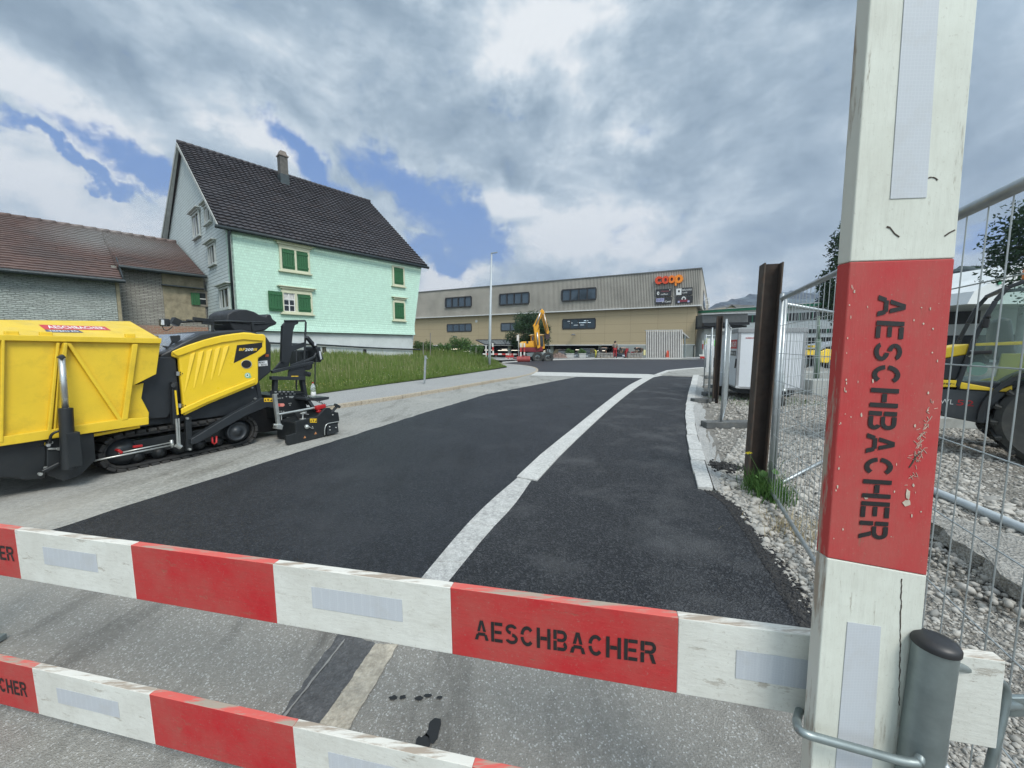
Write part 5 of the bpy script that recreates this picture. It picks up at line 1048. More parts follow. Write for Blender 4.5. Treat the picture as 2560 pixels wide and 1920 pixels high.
kboard('lower right dark board with a wine coloured emblem and white arch', 1689, 740.5, 1731, 758, [('c', 0, .36, .62, .30, .95, M['white']), ('c', .003, .42, .56, .42, .80, M['dkfr']), ('q', .004, .26, .72, .18, .5, M['mred']), ('q', 0, .14, .26, .10, .36, M['lilac']), ('q', 0, .72, .84, .10, .36, M['lilac'])])
# slatted entrance shelter
SF = 44.2
def sh(x, y, Y=41.2): return hy(x, y, Y)
st = thing('slatted_shelter', 'box shaped pedestrian shelter of pale vertical slats in front of the building', 'shelter', sh(1660, 901))
b = MB(); n = 21
for k in range(n):
    x = 1617+(1705-1617)*k/(n-1); yt = 826+(k/n)*-1; P_ = sh(x, 899); Tt = sh(x, yt); b.beam(P_, Tt, .085, .10, (0, 1, 0))
    b.beam(Tt, Tt+Vector((0, .5, 0)), .07, .10)
b.build('slats', mat('pale_slats', (.58, .57, .54), .7), st)
b = MB(); b.prism([sh(1618, 899)+Vector((0, .3, 0)), sh(1705, 899)+Vector((0, .3, 0)), sh(1705, 829)+Vector((0, .3, 0)), sh(1618, 829)+Vector((0, .3, 0))], Vector((0, .1, 0))); b.build('dark_backing', M['dkfr'], st)
b = MB(); b.prism([sh(1705, 827), sh(1723, 843), sh(1723, 846), sh(1705, 832)], Vector((0, 2.5, 0))); b.build('side_roof', mat('shelter_roof', (.35, .35, .33), .7), st)
b = MB(); b.beam(sh(1712, 899), sh(1712, 838), .12, .12, (0, 1, 0)); b.box(sh(1708, 868)+Vector((0, 1.6, 0)), (.1, .6, 2.6)); b.build('side_post', M['galvd'], st)
# glass canopy over the car park entrance
cn = thing('canopy', 'low sloping dark framed glass canopy beside the street lamp', 'canopy', hy(1230, 900, 45))
b = MB(); q1 = [hy(1190, 850, 44), hy(1292, 849, 44), hy(1292, 862, 41.5), hy(1214, 862, 41.5)]; b.prism(q1, (0, 0, -.05)); b.build('glass_roof', mat('smoked_glass', (.10, .11, .11), .2), cn)
b = MB()
for u in (0, .33, .66, 1): b.beam(q1[0].lerp(q1[1], u), q1[3].lerp(q1[2], u), .1, .1)
b.beam(q1[0], q1[1], .12, .12); b.beam(q1[3], q1[2], .12, .12); b.build('roof_frame', M['dkfr'], cn)
b = MB(); b.beam(hy(1215, 863, 41.5), hy(1216, 903, 41.5), .14, .14, (0, 1, 0)); b.build('support', M['flash'], cn)
# ---------------------------------------------------------------- white buildings on the right
W0 = Vector((30.7, 45, 0)); WU = Vector((.69, -.72, 0)).normalized(); WV = Vector((.72, .69, 0)).normalized()
def w3(u, v, z): return W0+WU*u+WV*v+UZ*z
def wp(b, u0, u1, z0_, z1_, v, th): return b.prism([w3(u0, v, z0_), w3(u1, v, z0_), w3(u1, v, z1_), w3(u0, v, z1_)], -WV*th)
wb = thing('white_green_trimmed_building', 'long low white building with a green stripe along its roof edge behind the fences', 'building', w3(0, 4, .3))
M['wwall'] = mat('white_painted_wall', (.70, .73, .73), .8, 0, .06, .6, dirt=.12, dirtcol='9a9a94'); M['green'] = mat('green_trim', (.03, .20, .11), .5, 0, .08)
M['greyd'] = mat('grey_wood_slats', (.12, .125, .12), .8, 0, .15)
b = MB(); b.prism([w3(-10, 0, 2.6), w3(22, 0, 2.6), w3(22, 14, 2.6), w3(-10, 14, 2.6)], UZ*3.2); b.build('wall', M['wwall'], wb)
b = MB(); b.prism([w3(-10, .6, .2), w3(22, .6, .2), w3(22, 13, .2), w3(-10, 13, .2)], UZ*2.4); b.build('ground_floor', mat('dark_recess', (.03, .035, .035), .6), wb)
b = MB(); wp(b, -10.2, 22.2, 5.95, 6.25, .1, .5); b.build('roof_trim', M['green'], wb)
b = MB(); wp(b, -10.2, 22.2, 5.8, 5.948, .1, .35); wp(b, -10.3, 22.3, 6.25, 6.33, .1, .56); b.build('roof_edge', M['flash'], wb)
b = MB(); wp(b, -6, 9, 4.5, 5.35, -.001, .05); wp(b, -9, 6, 3.05, 3.5, -.001, .05); wp(b, 13, 15, 3.6, 4.8, -.001, .05); b.build('window', M['dkfr'], wb)
b = MB()
for k in range(14): u = -6+15*k/13; wp(b, u-.05, u+.05, 4.5, 5.35, -.052, .03)
for k in range(12): u = -9+15*k/11; wp(b, u-.04, u+.04, 3.05, 3.5, -.052, .03)
b.build('window_bars', M['green'], wb)
b = MB()
for u in (-9, -4, 1, 6, 11, 16, 21): b.box(w3(u, .2, 1.4), (.35, .35, 2.8), (WU, WV, UZ))
b.build('column', M['wwall'], wb)
b = MB(); b.prism([w3(9, -1.5, 3.2), w3(9.5, -1.5, 3.2), w3(15.5, -1.5, 5.9), w3(15.5, -1.5, 7.0), w3(9, -1.5, 4.2)], WV*2.2); b.build('stair_ramp', M['wwall'], wb)
b = MB(); c = w3(17.2, -2.2, 0); b.lathe(c+UZ*5.0, UZ, [(0, 0), (1.0, 0), (1.05, .05), (1.05, 1.25), (1.0, 1.3), (0, 1.3)], 32); b.lathe(c, UZ, [(.45, 0), (.45, 5.0)], 20); b.build('round_tower_head', mat('pale_concrete_ring', (.45, .46, .45), .85), wb, smooth=False, bevel=.03)
# second white block with pitched top at the right edge
wb2 = thing('white_gabled_block', 'white block with a sloping roof line and small green panel behind the wheel loader', 'building', Vector((38, 26, .3)))
P_ = lambda x, y: hy(x, y, 29)
b = MB(); b.prism([P_(2418, 760), P_(2800, 760), P_(2800, 640), P_(2560, 655), P_(2505, 690), P_(2436, 728)], (0, 8, 0)); b.build('wall', M['wwall'], wb2)
b = MB(); b.prism([P_(2492, 702), P_(2500, 700), P_(2500, 711), P_(2492, 712)], (0, -.1, 0)); b.build('green_panel', M['green'], wb2)
# slatted bridge between the two
br_ = thing('link_bridge', 'grey slatted covered bridge linking the shop building to the white building', 'bridge', hy(1820, 830, 44))
b = MB(); Q = [hy(1757, 816, 45), hy(1868, 812, 42), hy(1868, 784, 42), hy(1757, 787, 45)]; b.prism(Q, (0, 3, 0)); b.build('deck_box', M['greyd'], br_)
b = MB()
for k in range(46): u = k/45; b.beam(Q[0].lerp(Q[1], u)+Vector((0, -.03, 0)), Q[3].lerp(Q[2], u)+Vector((0, -.03, 0)), .07, .05, (0, 1, 0))
b.build('slats', mat('bridge_slats', (.22, .225, .22), .8), br_)
b = MB(); b.prism([hy(1754, 816, 45.2), hy(1867, 812.5, 42.2), hy(1867, 806, 42.2), hy(1754, 808, 45.2)], (0, -.5, 0)); b.prism([hy(1754, 822, 45.2), hy(1867, 818, 42.2), hy(1867, 813, 42.2), hy(1754, 816.5, 45.2)], (0, 2.5, 0)); b.build('underside', M['dkfr'], br_)
b = MB(); b.beam(hy(1755, 785.5, 45), hy(1890, 781, 41.5), .3, .12); b.build('roof_edge', M['flash'], br_)
b = MB(); b.box(hy(1772, 860, 47), (2.2, 2, 3.6)); o = b.build('pillar', M['wwall'], br_)
# small house roofs beyond
rh = thing('distant_house', 'tan gabled house roof just showing above the green striped roof edge', 'house', hy(1838, 800, 90))
b = MB(); b.prism([hy(x, y, 90) for x, y in ((1790, 785), (1790, 772), (1820, 768), (1830, 761.5), (1845, 770), (1845, 785))], (0, 8, 0)); b.build('wall', mat('tan_wall', (.38, .32, .2), .8), rh)
b = MB(); b.prism([hy(x, y, 89.5) for x, y in ((1818, 768.5), (1830, 760.5), (1846, 770), (1846, 771.5), (1830, 762.5), (1818, 770))], (0, 9, 0)); b.prism([hy(x, y, 89.6) for x, y in ((1830, 761), (1885, 763), (1892, 772), (1845, 770.5))], (0, 9, 0)); b.build('roof', mat('grey_roof', (.16, .16, .16), .8), rh)
# mobile mast
b = MB()
for x in (1764, 1773): b.tube([hy(x, 770, 50), hy(x, 744, 50)], .05, 6)
for y in (745, 752, 762): b.tube([hy(1763, y, 50), hy(1774, y, 50)], .04, 6)
o = b.build('roof_ladder', M['flash'], None); tag(o, 'small pale metal ladder cage on the roof between the shop and the bridge', 'ladder')
# ---------------------------------------------------------------- numpy meshes
def npmesh(name, verts, faces, m, parent=None, smooth=False):
    verts = np.asarray(verts, dtype=np.float32).reshape(-1, 3); faces = np.asarray(faces, dtype=np.int32)
    if parent is not None: verts = verts-np.array(LOC[parent.name], dtype=np.float32)
    k = faces.shape[1]; me = bpy.data.meshes.new(name); me.vertices.add(len(verts)); me.vertices.foreach_set('co', verts.ravel())
    me.loops.add(faces.size); me.loops.foreach_set('vertex_index', faces.ravel()); me.polygons.add(len(faces)); me.polygons.foreach_set('loop_start', np.arange(0, faces.size, k, dtype=np.int32))
    if smooth: me.polygons.foreach_set('use_smooth', [True]*len(faces))
    me.update(calc_edges=True); me.validate(); me.materials.append(m); o = bpy.data.objects.new(name, me); COL.objects.link(o)
    if parent is not None: o.parent = parent; LOC[o.name] = LOC[parent.name]
    return o
def leafmat(name, c0, c1, c2, trans=.25, rough=.6):
    m, t, p, v = base(name, rough, 0, .3, 0, 'World'); g = t.new('ShaderNodeNewGeometry').outputs['Random Per Island']
    c = t.mix(g, c0, c1); c = t.mix(t.ramp(t.noise(v, .9, 3, .6), .35, .65), c, c2, 'MIX') if c2 else c
    t.link(c, p.inputs['Base Color']); tr = t.new('ShaderNodeBsdfTranslucent'); t.link(c, tr.inputs['Color']); mx = t.new('ShaderNodeMixShader'); mx.inputs[0].default_value = trans
    t.link(p.outputs[0], mx.inputs[1]); t.link(tr.outputs[0], mx.inputs[2]); t.link(mx.outputs[0], t.n['Material Output'].inputs[0]); return m
M['grass'] = leafmat('meadow_grass', (.09, .165, .028), (.22, .31, .08), (.17, .23, .06), .35)
M['leafd'] = leafmat('dark_tree_leaves', (.018, .045, .018), (.055, .10, .04), (.03, .065, .028), .2)
M['leafm'] = leafmat('bush_leaves', (.05, .115, .03), (.12, .20, .065), (.07, .15, .04), .3)
M['leafw'] = leafmat('weed_leaves', (.05, .13, .03), (.12, .22, .06), None, .3); M['strawm'] = leafmat('dry_grass', (.35, .27, .13), (.5, .42, .25), None, .2)
M['bark'] = mat('bark', (.09, .07, .05), .9, 0, .3, 6, .6, 30)
# meadow
ch0 = [gk(-250, 1010), gk(200, 935), gk(560, 880), gk(700, 858), gk(870, 832), gk(1000, 813), gk(1090, 797)]
ch = smooth_chain(ch0, 60); endd = (ch[-1]-ch[-6]).normalized(); ch += [ch[-1]+endd*k*.7+Vector((-.25*k*k*.3, 0, 0)) for k in (1, 2, 3, 4)]
DD = Vector((-.85, .52, 0)).normalized(); nt = 30
def mz(i, t_):
    d = t_*18; base_ = .14+1.02*min(1, d/7.6)**.9+.35*max(0, (d-7.6)/10); e = max(0, i-(len(ch)-5))/4
    return base_*(1-e)+(-.05)*e+G(ch[i].y)*.9
vs = []
for i in range(len(ch)):
    for j in range(nt+1):
        t_ = (j/nt); p = ch[i]+DD*t_*18; vs.append((p.x, p.y, mz(i, t_)+(.03*math.sin(p.x*1.7)+.03*math.sin(p.y*2.3))*(j > 0)))
fs = [(i*(nt+1)+j, i*(nt+1)+j+1, (i+1)*(nt+1)+j+1, (i+1)*(nt+1)+j) for i in range(len(ch)-1) for j in range(nt)]
M['turf'] = asphalt('meadow_soil', (.06, .09, .02), (.10, .14, .03), 30, .4, (.03, .045, .015), .8, .03, .95, (.09, .12, .03), .5, .8)
mo = npmesh('terrain', vs, fs, M['turf'], None, True); mo['kind'] = 'structure'
va = np.array(vs).reshape(len(ch), nt+1, 3)
def on_meadow(s, t_):
    i = np.clip((s*(len(ch)-1)).astype(int), 0, len(ch)-2); j = np.clip((t_*nt).astype(int), 0, nt-1); a = (s*(len(ch)-1)-i)[:, None]; c = (t_*nt-j)[:, None]
    return (va[i, j]*(1-a)+va[i+1, j]*a)*(1-c)+(va[i, j+1]*(1-a)+va[i+1, j+1]*a)*c
def blades(P, h, w, lean=.35, bend=True):
    n = len(P); a = rng.uniform(0, 2*np.pi, n); d = np.stack([np.cos(a), np.sin(a), np.zeros(n)], 1); b_ = rng.uniform(0, 2*np.pi, n)
    ln = np.stack([np.cos(b_), np.sin(b_), np.zeros(n)], 1)*(rng.uniform(0, lean, n)*h)[:, None]; up_ = np.array([0, 0, 1.])
    mid = P+up_*(h*.55)[:, None]+ln*.35; tip = P+up_*(h*(1-.1*rng.random(n)))[:, None]+ln
    v = np.stack([P-d*w[:, None], P+d*w[:, None], mid+d*(w*.7)[:, None], mid-d*(w*.7)[:, None], tip], 1).reshape(-1, 3)
    k = np.arange(n)[:, None]*5; f = np.concatenate([k+np.array([0, 1, 2]), k+np.array([0, 2, 3]), k+np.array([3, 2, 4])], 0); return v, f
n = 130000; s_ = rng.random(n); s_ = .25+.75*s_; tt = rng.random(n)**1.6*.62; tt = np.maximum(tt, .004)
P = on_meadow(s_, tt); dens = rng.random(n) < (.55+.45*np.sin(P[:, 0]*1.9+np.sin(P[:, 1]*1.1)*2)**2); P = P[dens]; n = len(P)
cl = .5+.5*np.sin(P[:, 0]*1.3+1.7*np.sin(P[:, 1]*.9)); h = rng.uniform(.14, .34, n)*(.65+.6*cl)*np.clip(tt[dens]*18/1.2+.4, 0, 1)*(1+1.1*np.clip((s_[dens]-.86)/.08, 0, 1)*np.clip(tt[dens]*18/.8, 0, 1)); w = rng.uniform(.006, .013, n)
v_, f_ = blades(P-np.array([0, 0, .03]), h, w); go = npmesh('grass', v_, f_, M['grass']); tag(go, 'tall green meadow grass on the bank between sidewalk and mint house', 'grass', None, 'stuff')
n = 4200; s_ = .3+.7*rng.random(n); tt = rng.random(n)*.5+.01; P = on_meadow(s_, tt); v_, f_ = blades(P, rng.uniform(.35, .62, n)*np.clip(tt*18/1.5+.35, 0, 1), rng.uniform(.004, .007, n), .25); 
go = npmesh('grass', v_, f_, leafmat('seed_stalks', (.22, .24, .10), (.34, .32, .17), None, .2)); tag(go, 'pale seed stalks standing above the meadow grass', 'grass', None, 'stuff')
n = 900; P = on_meadow(.3+.7*rng.random(n), rng.random(n)**2*.4+.003); P[:, 2] += rng.uniform(.1, .3, n); r_ = .014; v_ = np.concatenate([P+np.array(d)*r_ for d in ((1, 0, 0), (0, 0, 1), (-1, 0, 0), (0, 0, -1))], 1).reshape(-1, 3); f_ = np.arange(n)[:, None]*4+np.array([0, 1, 2, 3])
go = npmesh('grass', v_, f_, leafmat('flower_heads', (.5, .5, .4), (.45, .38, .05), None)); tag(go, 'small pale flower heads scattered in the meadow grass', 'flowers', None, 'stuff')
# leaf clumps
def leaves(centers, radii, n, size, shell=.55):
    centers = np.array(centers, float); radii = np.array(radii, float); wts = (radii.prod(1))**.66; wts /= wts.sum(); k = rng.choice(len(centers), n, p=wts)
    d = rng.normal(size=(n, 3)); d /= np.linalg.norm(d, axis=1)[:, None]; r = (shell+(1-shell)*rng.random(n)**.5)*(1+.12*rng.normal(size=n)); P = centers[k]+d*radii[k]*r[:, None]
    a = rng.normal(size=(n, 3)); a /= np.linalg.norm(a, axis=1)[:, None]; c = np.cross(a, d+.3*rng.normal(size=(n, 3))); c /= np.linalg.norm(c, axis=1)[:, None]; s = (size*rng.uniform(.6, 1.3, n))[:, None]
    v = np.stack([P-a*s, P+c*s*.5, P+a*s, P-c*s*.5], 1).reshape(-1, 3); return v, np.arange(n)[:, None]*4+np.array([0, 1, 2, 3])
def tree(label, x, y, z, h, rx, rz, n, size, name='tree', nb=26, crown_lo=.3, m=None, trunk=.14, seed=1):
    rr = random.Random(seed); t = thing(name, label, name.replace('_', ' '), (x, y, z)); zc = z+h-rz; cs = []; rs = []
    for _ in range(nb):
        a = rr.uniform(0, 6.28); e = rr.uniform(-1, 1); rad = (1-abs(e)**2)**.5; d = Vector((math.cos(a)*rad, math.sin(a)*rad, e)); q_ = rr.uniform(.55, .85)
        cs.append((x+d.x*rx*q_, y+d.y*rx*q_, zc+d.z*rz*q_)); k = rr.uniform(.24, .42); rs.append((rx*k, rx*k, rz*k*.8))
    b = MB(); b.tube([(x, y, z), (x+.05, y, z+h*.3), (x, y+.05, z+h*.62), (x, y, z+h*.85)], [trunk, trunk*.8, trunk*.5, trunk*.15], 8)
    for c in cs[:14]: q_ = Vector((x, y, zc-rz*.5+rr.uniform(0, rz*.6))); b.tube([q_, q_.lerp(Vector(c), .55)+UZ*.1, Vector(c)], [trunk*.4, trunk*.25, trunk*.08], 5)
    b.build('trunk', M['bark'], t, smooth=True)
    v_, f_ = leaves(cs, rs, n, size, .35); npmesh('crown', v_, f_, m or M['leafd'], t)
    return t
tY = 38.5; c = hy(1318, 893, tY); tree('round dark green tree standing behind the yellow wheeled excavator', c.x, c.y, .35, 4.75, 2.15, 2.15, 15000, .085, seed=4, nb=40)
c = hy(2105, 867, 30); tree('tall leafy tree mostly hidden behind the upright striped plank', 22.9, 26.5, .2, 10.6, 2.0, 4.2, 12000, .13, seed=9, nb=44, trunk=.2)
tree('large dark leafy tree rising behind the glass cab of the loader', 28.3, 19.5, .2, 10.9, 3.1, 3.9, 13000, .12, seed=12, nb=44, trunk=.25)
def bush(label, x, y, z, rx, rz, n, size=.06, seed=3, m=None, nb=12):
    rr = random.Random(seed); t = thing('bush', label, 'bush', (x, y, z), 'bushes behind the meadow'); cs = []; rs = []
    for _ in range(nb): cs.append((x+rr.uniform(-.75, .75)*rx, y+rr.uniform(-.4, .4)*rx, z+rr.uniform(.25, .8)*rz)); k = rr.uniform(.3, .5); rs.append((rx*k, rx*k, rz*k*.8))
    b = MB()
    for c in cs: b.tube([(x, y, z), ((x+c[0])/2, (y+c[1])/2, (z+c[2])/2+.1), c], [.03, .02, .008], 5)
    b.build('stem', M['bark'], t); v_, f_ = leaves(cs, rs, n, size, .2); npmesh('foliage', v_, f_, m or M['leafm'], t)
for (lab, px, Yd, rx, rz, n, sd) in (('leafy bush just right of the white plinth of the mint house', 1062, 29, .8, 1.0, 1800, 1), ('low bush with loose top between two metal stakes', 1105, 31, .8, .9, 1500, 2), ('widest leafy bush in front of the beige wall, left of the street lamp', 1150, 32, 1.2, 1.35, 3200, 3), ('small dark bush beside the foot of the canopy', 1195, 33, .6, .75, 1200, 5)):
    p = hy(px, 878, Yd); bush(lab, p.x, p.y, 1.0, rx, rz, n, .055, sd)
# stakes
M['stake'] = mat('grey_timber_stake', (.2, .19, .17), .8, 0, .2)
for lab, x, y0, y1, Yd in (('tall thin stake standing in the grass right of the mint house', 1076, 832, 882, 27), ('shorter thin stake beside the white wall corner', 1058, 855, 880, 25), ('short stake in the bushes near the lamp', 1190, 868, 884, 30)):
    b = MB(); b.tube([hy(x, y1+6, Yd), hy(x, y0, Yd)], .03, 6); tag(b.build('stake', M['stake'], None), lab, 'stake', 'thin stakes at the back of the meadow')
gp = hy(1063, 955, 14.9); b = MB(); a_, c_ = hy(1061, 958, 14.9), hy(1064, 889, 14.9)
b.prism([a_+Vector((i*.035, j*.03, 0)) for i, j in ((-1, -1), (1, -1), (1, 1), (-1, 1))], c_-a_); b.tube([hy(1064, 895, 14.85), hy(1069, 896, 14.85)], .02, 6); tag(b.build('marker_post', M['galv'], None), 'grey galvanised marker post at the edge of the sidewalk', 'post')
# street lamp
lp = hy(1223, 921, 25.2); lz = lp.z; lt = thing('street_lamp', 'tall slim pale grey street lamp with a short arm at the end of the meadow', 'street lamp', lp)
ltop = hy(1229, 634, 25.2); b = MB(); b.tube([lp-UZ*.3, lp.lerp(ltop, .35), ltop], [.10, .085, .05], 14); b.build('pole', mat('pale_grey_pole', (.42, .46, .48), .45, .2, .05), lt, smooth=True)
b = MB(); b.beam(ltop+Vector((-.05, 0, .02)), ltop+Vector((.38, -.05, .06)), .14, .05); b.build('lamp_head', M['galv'], lt, bevel=.015)
b = MB(); b.box(lp+UZ*.25, (.03, .005, .3)); b.box(lp+Vector((0, -.095, .9)), (.12, .02, .35)); b.build('access_door', M['galvd'], lt)
# sign post next to the tree, striped post
b = MB(); P0_ = hy(1297, 884, 37); P1_ = hy(1296.5, 836, 37); b.tube([P0_-UZ*.3, P1_], .05, 8); b.box(hy(1294, 845, 36.95), (.16, .04, .55)); tag(b.build('sign_post', M['flash'], None, bevel=.004, seg=1), 'white metal sign post standing left of the excavator', 'sign post')
sp = thing('striped_post', 'red and white striped post behind the meadow, right of the street lamp', 'marker post', hy(1233, 885, 36))
for i, m in enumerate((M['ww'], M['wr'], M['ww'])): b = MB(); b.box(hy(1232+.5*i, 862.5+i*9.5, 36), (.13, .05, .36)); b.build('stripe', m, sp)
# ---------------------------------------------------------------- red white barriers by the works
def barrier(label, xa, ya, xb, yb, Yd, hgt=.16, posts=(), n=6, first=1, group='red and white barrier boards by the works'):
    A = hy(xa, ya, Yd); B_ = hy(xb, yb, Yd); t = thing('works_barrier', label, 'works barrier', A, group)
    for k in range(n):
        b = MB(); b.beam(A.lerp(B_, k/n), A.lerp(B_, (k+1)/n), .03, hgt); b.build('white_segment' if (k+first) % 2 else 'red_segment', M['ww'] if (k+first) % 2 else M['wr'], t)
    for x in posts:
        p = hy(x, ya+10, Yd+.06); b = MB(); b.beam(Vector((p.x, p.y, G(Yd))), p.lerp(hy(x, ya-3, Yd+.06), 1), .05, .06, (0, 1, 0)); b.build('leg', M['galvd'], t)
    return t
barrier('long upper red and white board left of the excavator', 1207, 885, 1302, 886, 37.2, .15, (1240, 1270, 1298), 10)
barrier('lower red and white board near the red bucket', 1262, 897, 1290, 897, 37, .15, (1265, 1288), 4)
b = thing('works_barrier', 'crossed red and white trestle in front of the canopy', 'works barrier', hy(1272, 905, 36.5), 'red and white barrier boards by the works')
m_ = MB(); m_.beam(hy(1270, 884, 36.5), hy(1278, 905, 36.5), .05, .10, (0, 1, 0)); m_.beam(hy(1278, 884, 36.45), hy(1270, 905, 36.45), .05, .10, (0, 1, 0)); m_.build('leg', M['ww'], b); m_ = MB(); m_.beam(hy(1264, 891, 36.4), hy(1285, 891, 36.4), .04, .2); m_.build('red_segment', M['wr'], b)
# ---------------------------------------------------------------- wheeled excavator
M['ldark'] = mat('dusty_dark_rim', (.06, .062, .06), .8, 0, .2, 5); M['exy'] = mat('excavator_yellow', (.72, .34, .015), .45, 0, .12, 2, dirt=.15); M['exm'] = mat('maroon_paint', (.16, .012, .02), .5, 0, .15); M['exp'] = mat('pale_yellow_paint', (.75, .55, .25), .5)
EY = 35.6; e = lambda x, y, o=0.: hy(x, y, EY+o); YV = Vector((0, 1, 0))
ex = thing('wheeled_excavator', 'orange-yellow wheeled excavator with raised folded boom and maroon lower body', 'excavator', e(1340, 905))
def ep(poly, o0, th, name, m, bevel=.03): b = MB(); b.prism([e(x, y, o0) for x, y in poly], YV*th); return b.build(name, m, ex, bevel=bevel)
ep([(1299, 858), (1303, 854), (1335, 853), (1337, 869), (1299, 869)], 0, 2.3, 'engine_cover', M['exy'], .08); ep([(1299, 868), (1337, 869), (1356, 866), (1358, 878), (1340, 881), (1300, 879)], -.02, 2.3, 'lower_body', M['exm'], .05)
ep([(1299, 857), (1308, 856), (1308, 868.5), (1299, 868.5)], -.03, .02, 'rear_panel', M['exp'], .0); ep([(1316, 853), (1321, 853), (1321, 859), (1316, 859)], -.02, .3, 'air_intake', M['blk'], .02)
cabb = ep([(1327, 853), (1327, 838), (1347, 836), (1359, 837), (1362, 872), (1348, 873), (1336, 868)], .25, 1.2, 'cab', M['exy'], .04)
ep([(1322, 839), (1328, 835.5), (1361, 835.5), (1362, 838), (1328, 838.5)], .1, 1.5, 'cab_roof', M['exp'], .02)
ep([(1349, 840), (1357, 840), (1359, 866), (1350, 868)], .235, .01, 'cab_window', M['dglass'], 0); ep([(1329, 841), (1334, 841), (1334, 851), (1329, 851)], .235, .01, 'cab_window', M['dglass'], 0)
ep([(1336, 836), (1334, 818), (1332, 812), (1338, 810), (1348, 812), (1349, 835), (1351, 868), (1344, 872), (1340, 860)], -.25, .35, 'boom', M['exy'], .04)
ep([(1333, 817), (1336, 808), (1350, 779), (1353, 773), (1358, 775), (1360, 781), (1350, 800), (1345, 815)], -.2, .3, 'upper_boom', M['exy'], .04)
ep([(1352, 776), (1355, 771.5), (1360, 777), (1366, 800), (1373, 830), (1371, 836), (1365, 834), (1358, 808), (1352, 785)], -.15, .28, 'stick', M['exy'], .04)
ep([(1362, 833), (1373, 830), (1375, 842), (1370, 850), (1364, 846)], -.1, .3, 'quick_coupler', mat('dark_maroon_steel', (.05, .03, .035), .6), .03)
b = MB(); b.tube([e(1343, 831, -.3), e(1345, 862, -.3)], .07, 10); b.tube([e(1360, 784, -.28), e(1369, 826, -.28)], .045, 8); b.tube([e(1340, 812, -.3), e(1351, 781, -.3)], .06, 10); b.build('hydraulic_cylinder', M['chrome'], ex, smooth=True)
b = MB(); b.tube([e(1354, 782, -.3), e(1362, 812, -.35), e(1366, 836, -.3)], .03, 6); b.tube([e(1372, 848), e(1371, 880)], .03, 6); b.tube([e(1345, 825, -.33), e(1349, 815, -.33), e(1349, 780, -.3)], .025, 6); b.build('hose', M['blk'], ex, smooth=True)
ep([(1314, 882), (1330, 880), (1352, 881), (1378, 880), (1378, 890), (1360, 895), (1318, 892)], .1, 2.1, 'undercarriage', M['galvd'], .05); b = MB(); b.disc(e(1342, 880, 1.1), UZ, .6, .25, 24); b.build('slew_ring', M['blk'], ex)
def wheel(c, ax, r, w, parent, lug=0, rimm=None):
    b = MB(); h = w/2; b.lathe(c, ax, [(r*.58, -h*.8), (r*.9, -h), (r, -h*.8), (r, h*.8), (r*.9, h), (r*.58, h*.8), (r*.58, -h*.8)], 40); 
    if lug:
        axn = Vector(ax).normalized(); X = axn.orthogonal().normalized(); Y = axn.cross(X)
        for k in range(lug):
            for sd in (-1, 1):
                a = 2*math.pi*(k+.25*sd)/lug; d = X*math.cos(a)+Y*math.sin(a); tn = axn.cross(d); b.box(Vector(c)+d*(r*1.0)+axn*sd*h*.48, (r*.10, w*.56, r*.07), (d, (axn+tn*sd*.5).normalized(), d.cross((axn+tn*sd*.5).normalized())))
    ty = b.build('wheel', M['tyre'], parent, smooth=not lug)
    b = MB(); b.lathe(c, ax, [(0, -h*.3), (r*.2, -h*.3), (r*.25, -h*.1), (r*.5, -h*.25), (r*.58, -h*.75), (r*.6, -h*.8), (r*.6, h*.8), (r*.5, h*.3), (0, h*.3)], 28); b.build('rim', rimm or M['galvd'], ty, smooth=True); return ty
M['tyre'] = mat('tyre_rubber', (.04, .042, .04), .85, 0, .2, 5, .2, 60, dirt=.5, dirtcol='5c5a50')
for x, y, o in ((1344, 893, .15), (1370, 893, .15), (1344, 893, 1.9), (1370, 893, 1.9), (1322, 896, .6)): wheel(e(x, y, o), YV, .50 if o != .6 else .44, .4, ex, 0, M['ldark'])
ep([(1367, 873), (1376, 874), (1378, 903), (1369, 905)], .3, 1.9, 'dozer_blade', M['galvd'], .03)
# striped warning plates on the rear of the excavator
for x in (1302, 1311):
    t = ex
    for k, (y0, y1, m) in enumerate(((858, 868, 'ww'), (868.2, 880, 'wr'), (880.2, 893, 'ww'))): ep([(x-1.8, y0), (x+1.8, y0), (x+1.8, y1), (x-1.8, y1)], -.16, .03, 'warning_plate', M[m], 0)
# red ditch bucket on the ground
bk_ = thing('excavator_bucket', 'wide worn red ditching bucket lying on the road in front of the excavator', 'bucket', e(1307, 907, -1.2)); b = MB()
A = hy(1292, 899, EY-1.1); B_ = hy(1325, 898, EY-1.1); n = 12; rO = .30
pr = [(A+Vector((0, math.cos(a)*rO, math.sin(a)*rO*.95))) for a in [math.pi*.15+k*math.pi*1.35/n for k in range(n+1)]]
L_ = B_-A
for k in range(n): b.prism([pr[k], pr[k+1], pr[k+1].lerp(A, .06), pr[k].lerp(A, .06)], L_)
for s0 in (0, 1): b.prism([p+L_*s0 for p in pr]+[], Vector((.03 if s0 == 0 else -.03, 0, 0)))
b.build('bucket_shell', mat('worn_red_bucket', (.30, .05, .045), .6, .1, .3, 3, .3, 20, dirt=.7, dirtcol='5b5048'), bk_); b = MB(); b.box((A+B_)/2+Vector((0, -.05, .28)), (.25, .2, .2)); b.build('bucket_bracket', M['exm'], bk_, bevel=.02)
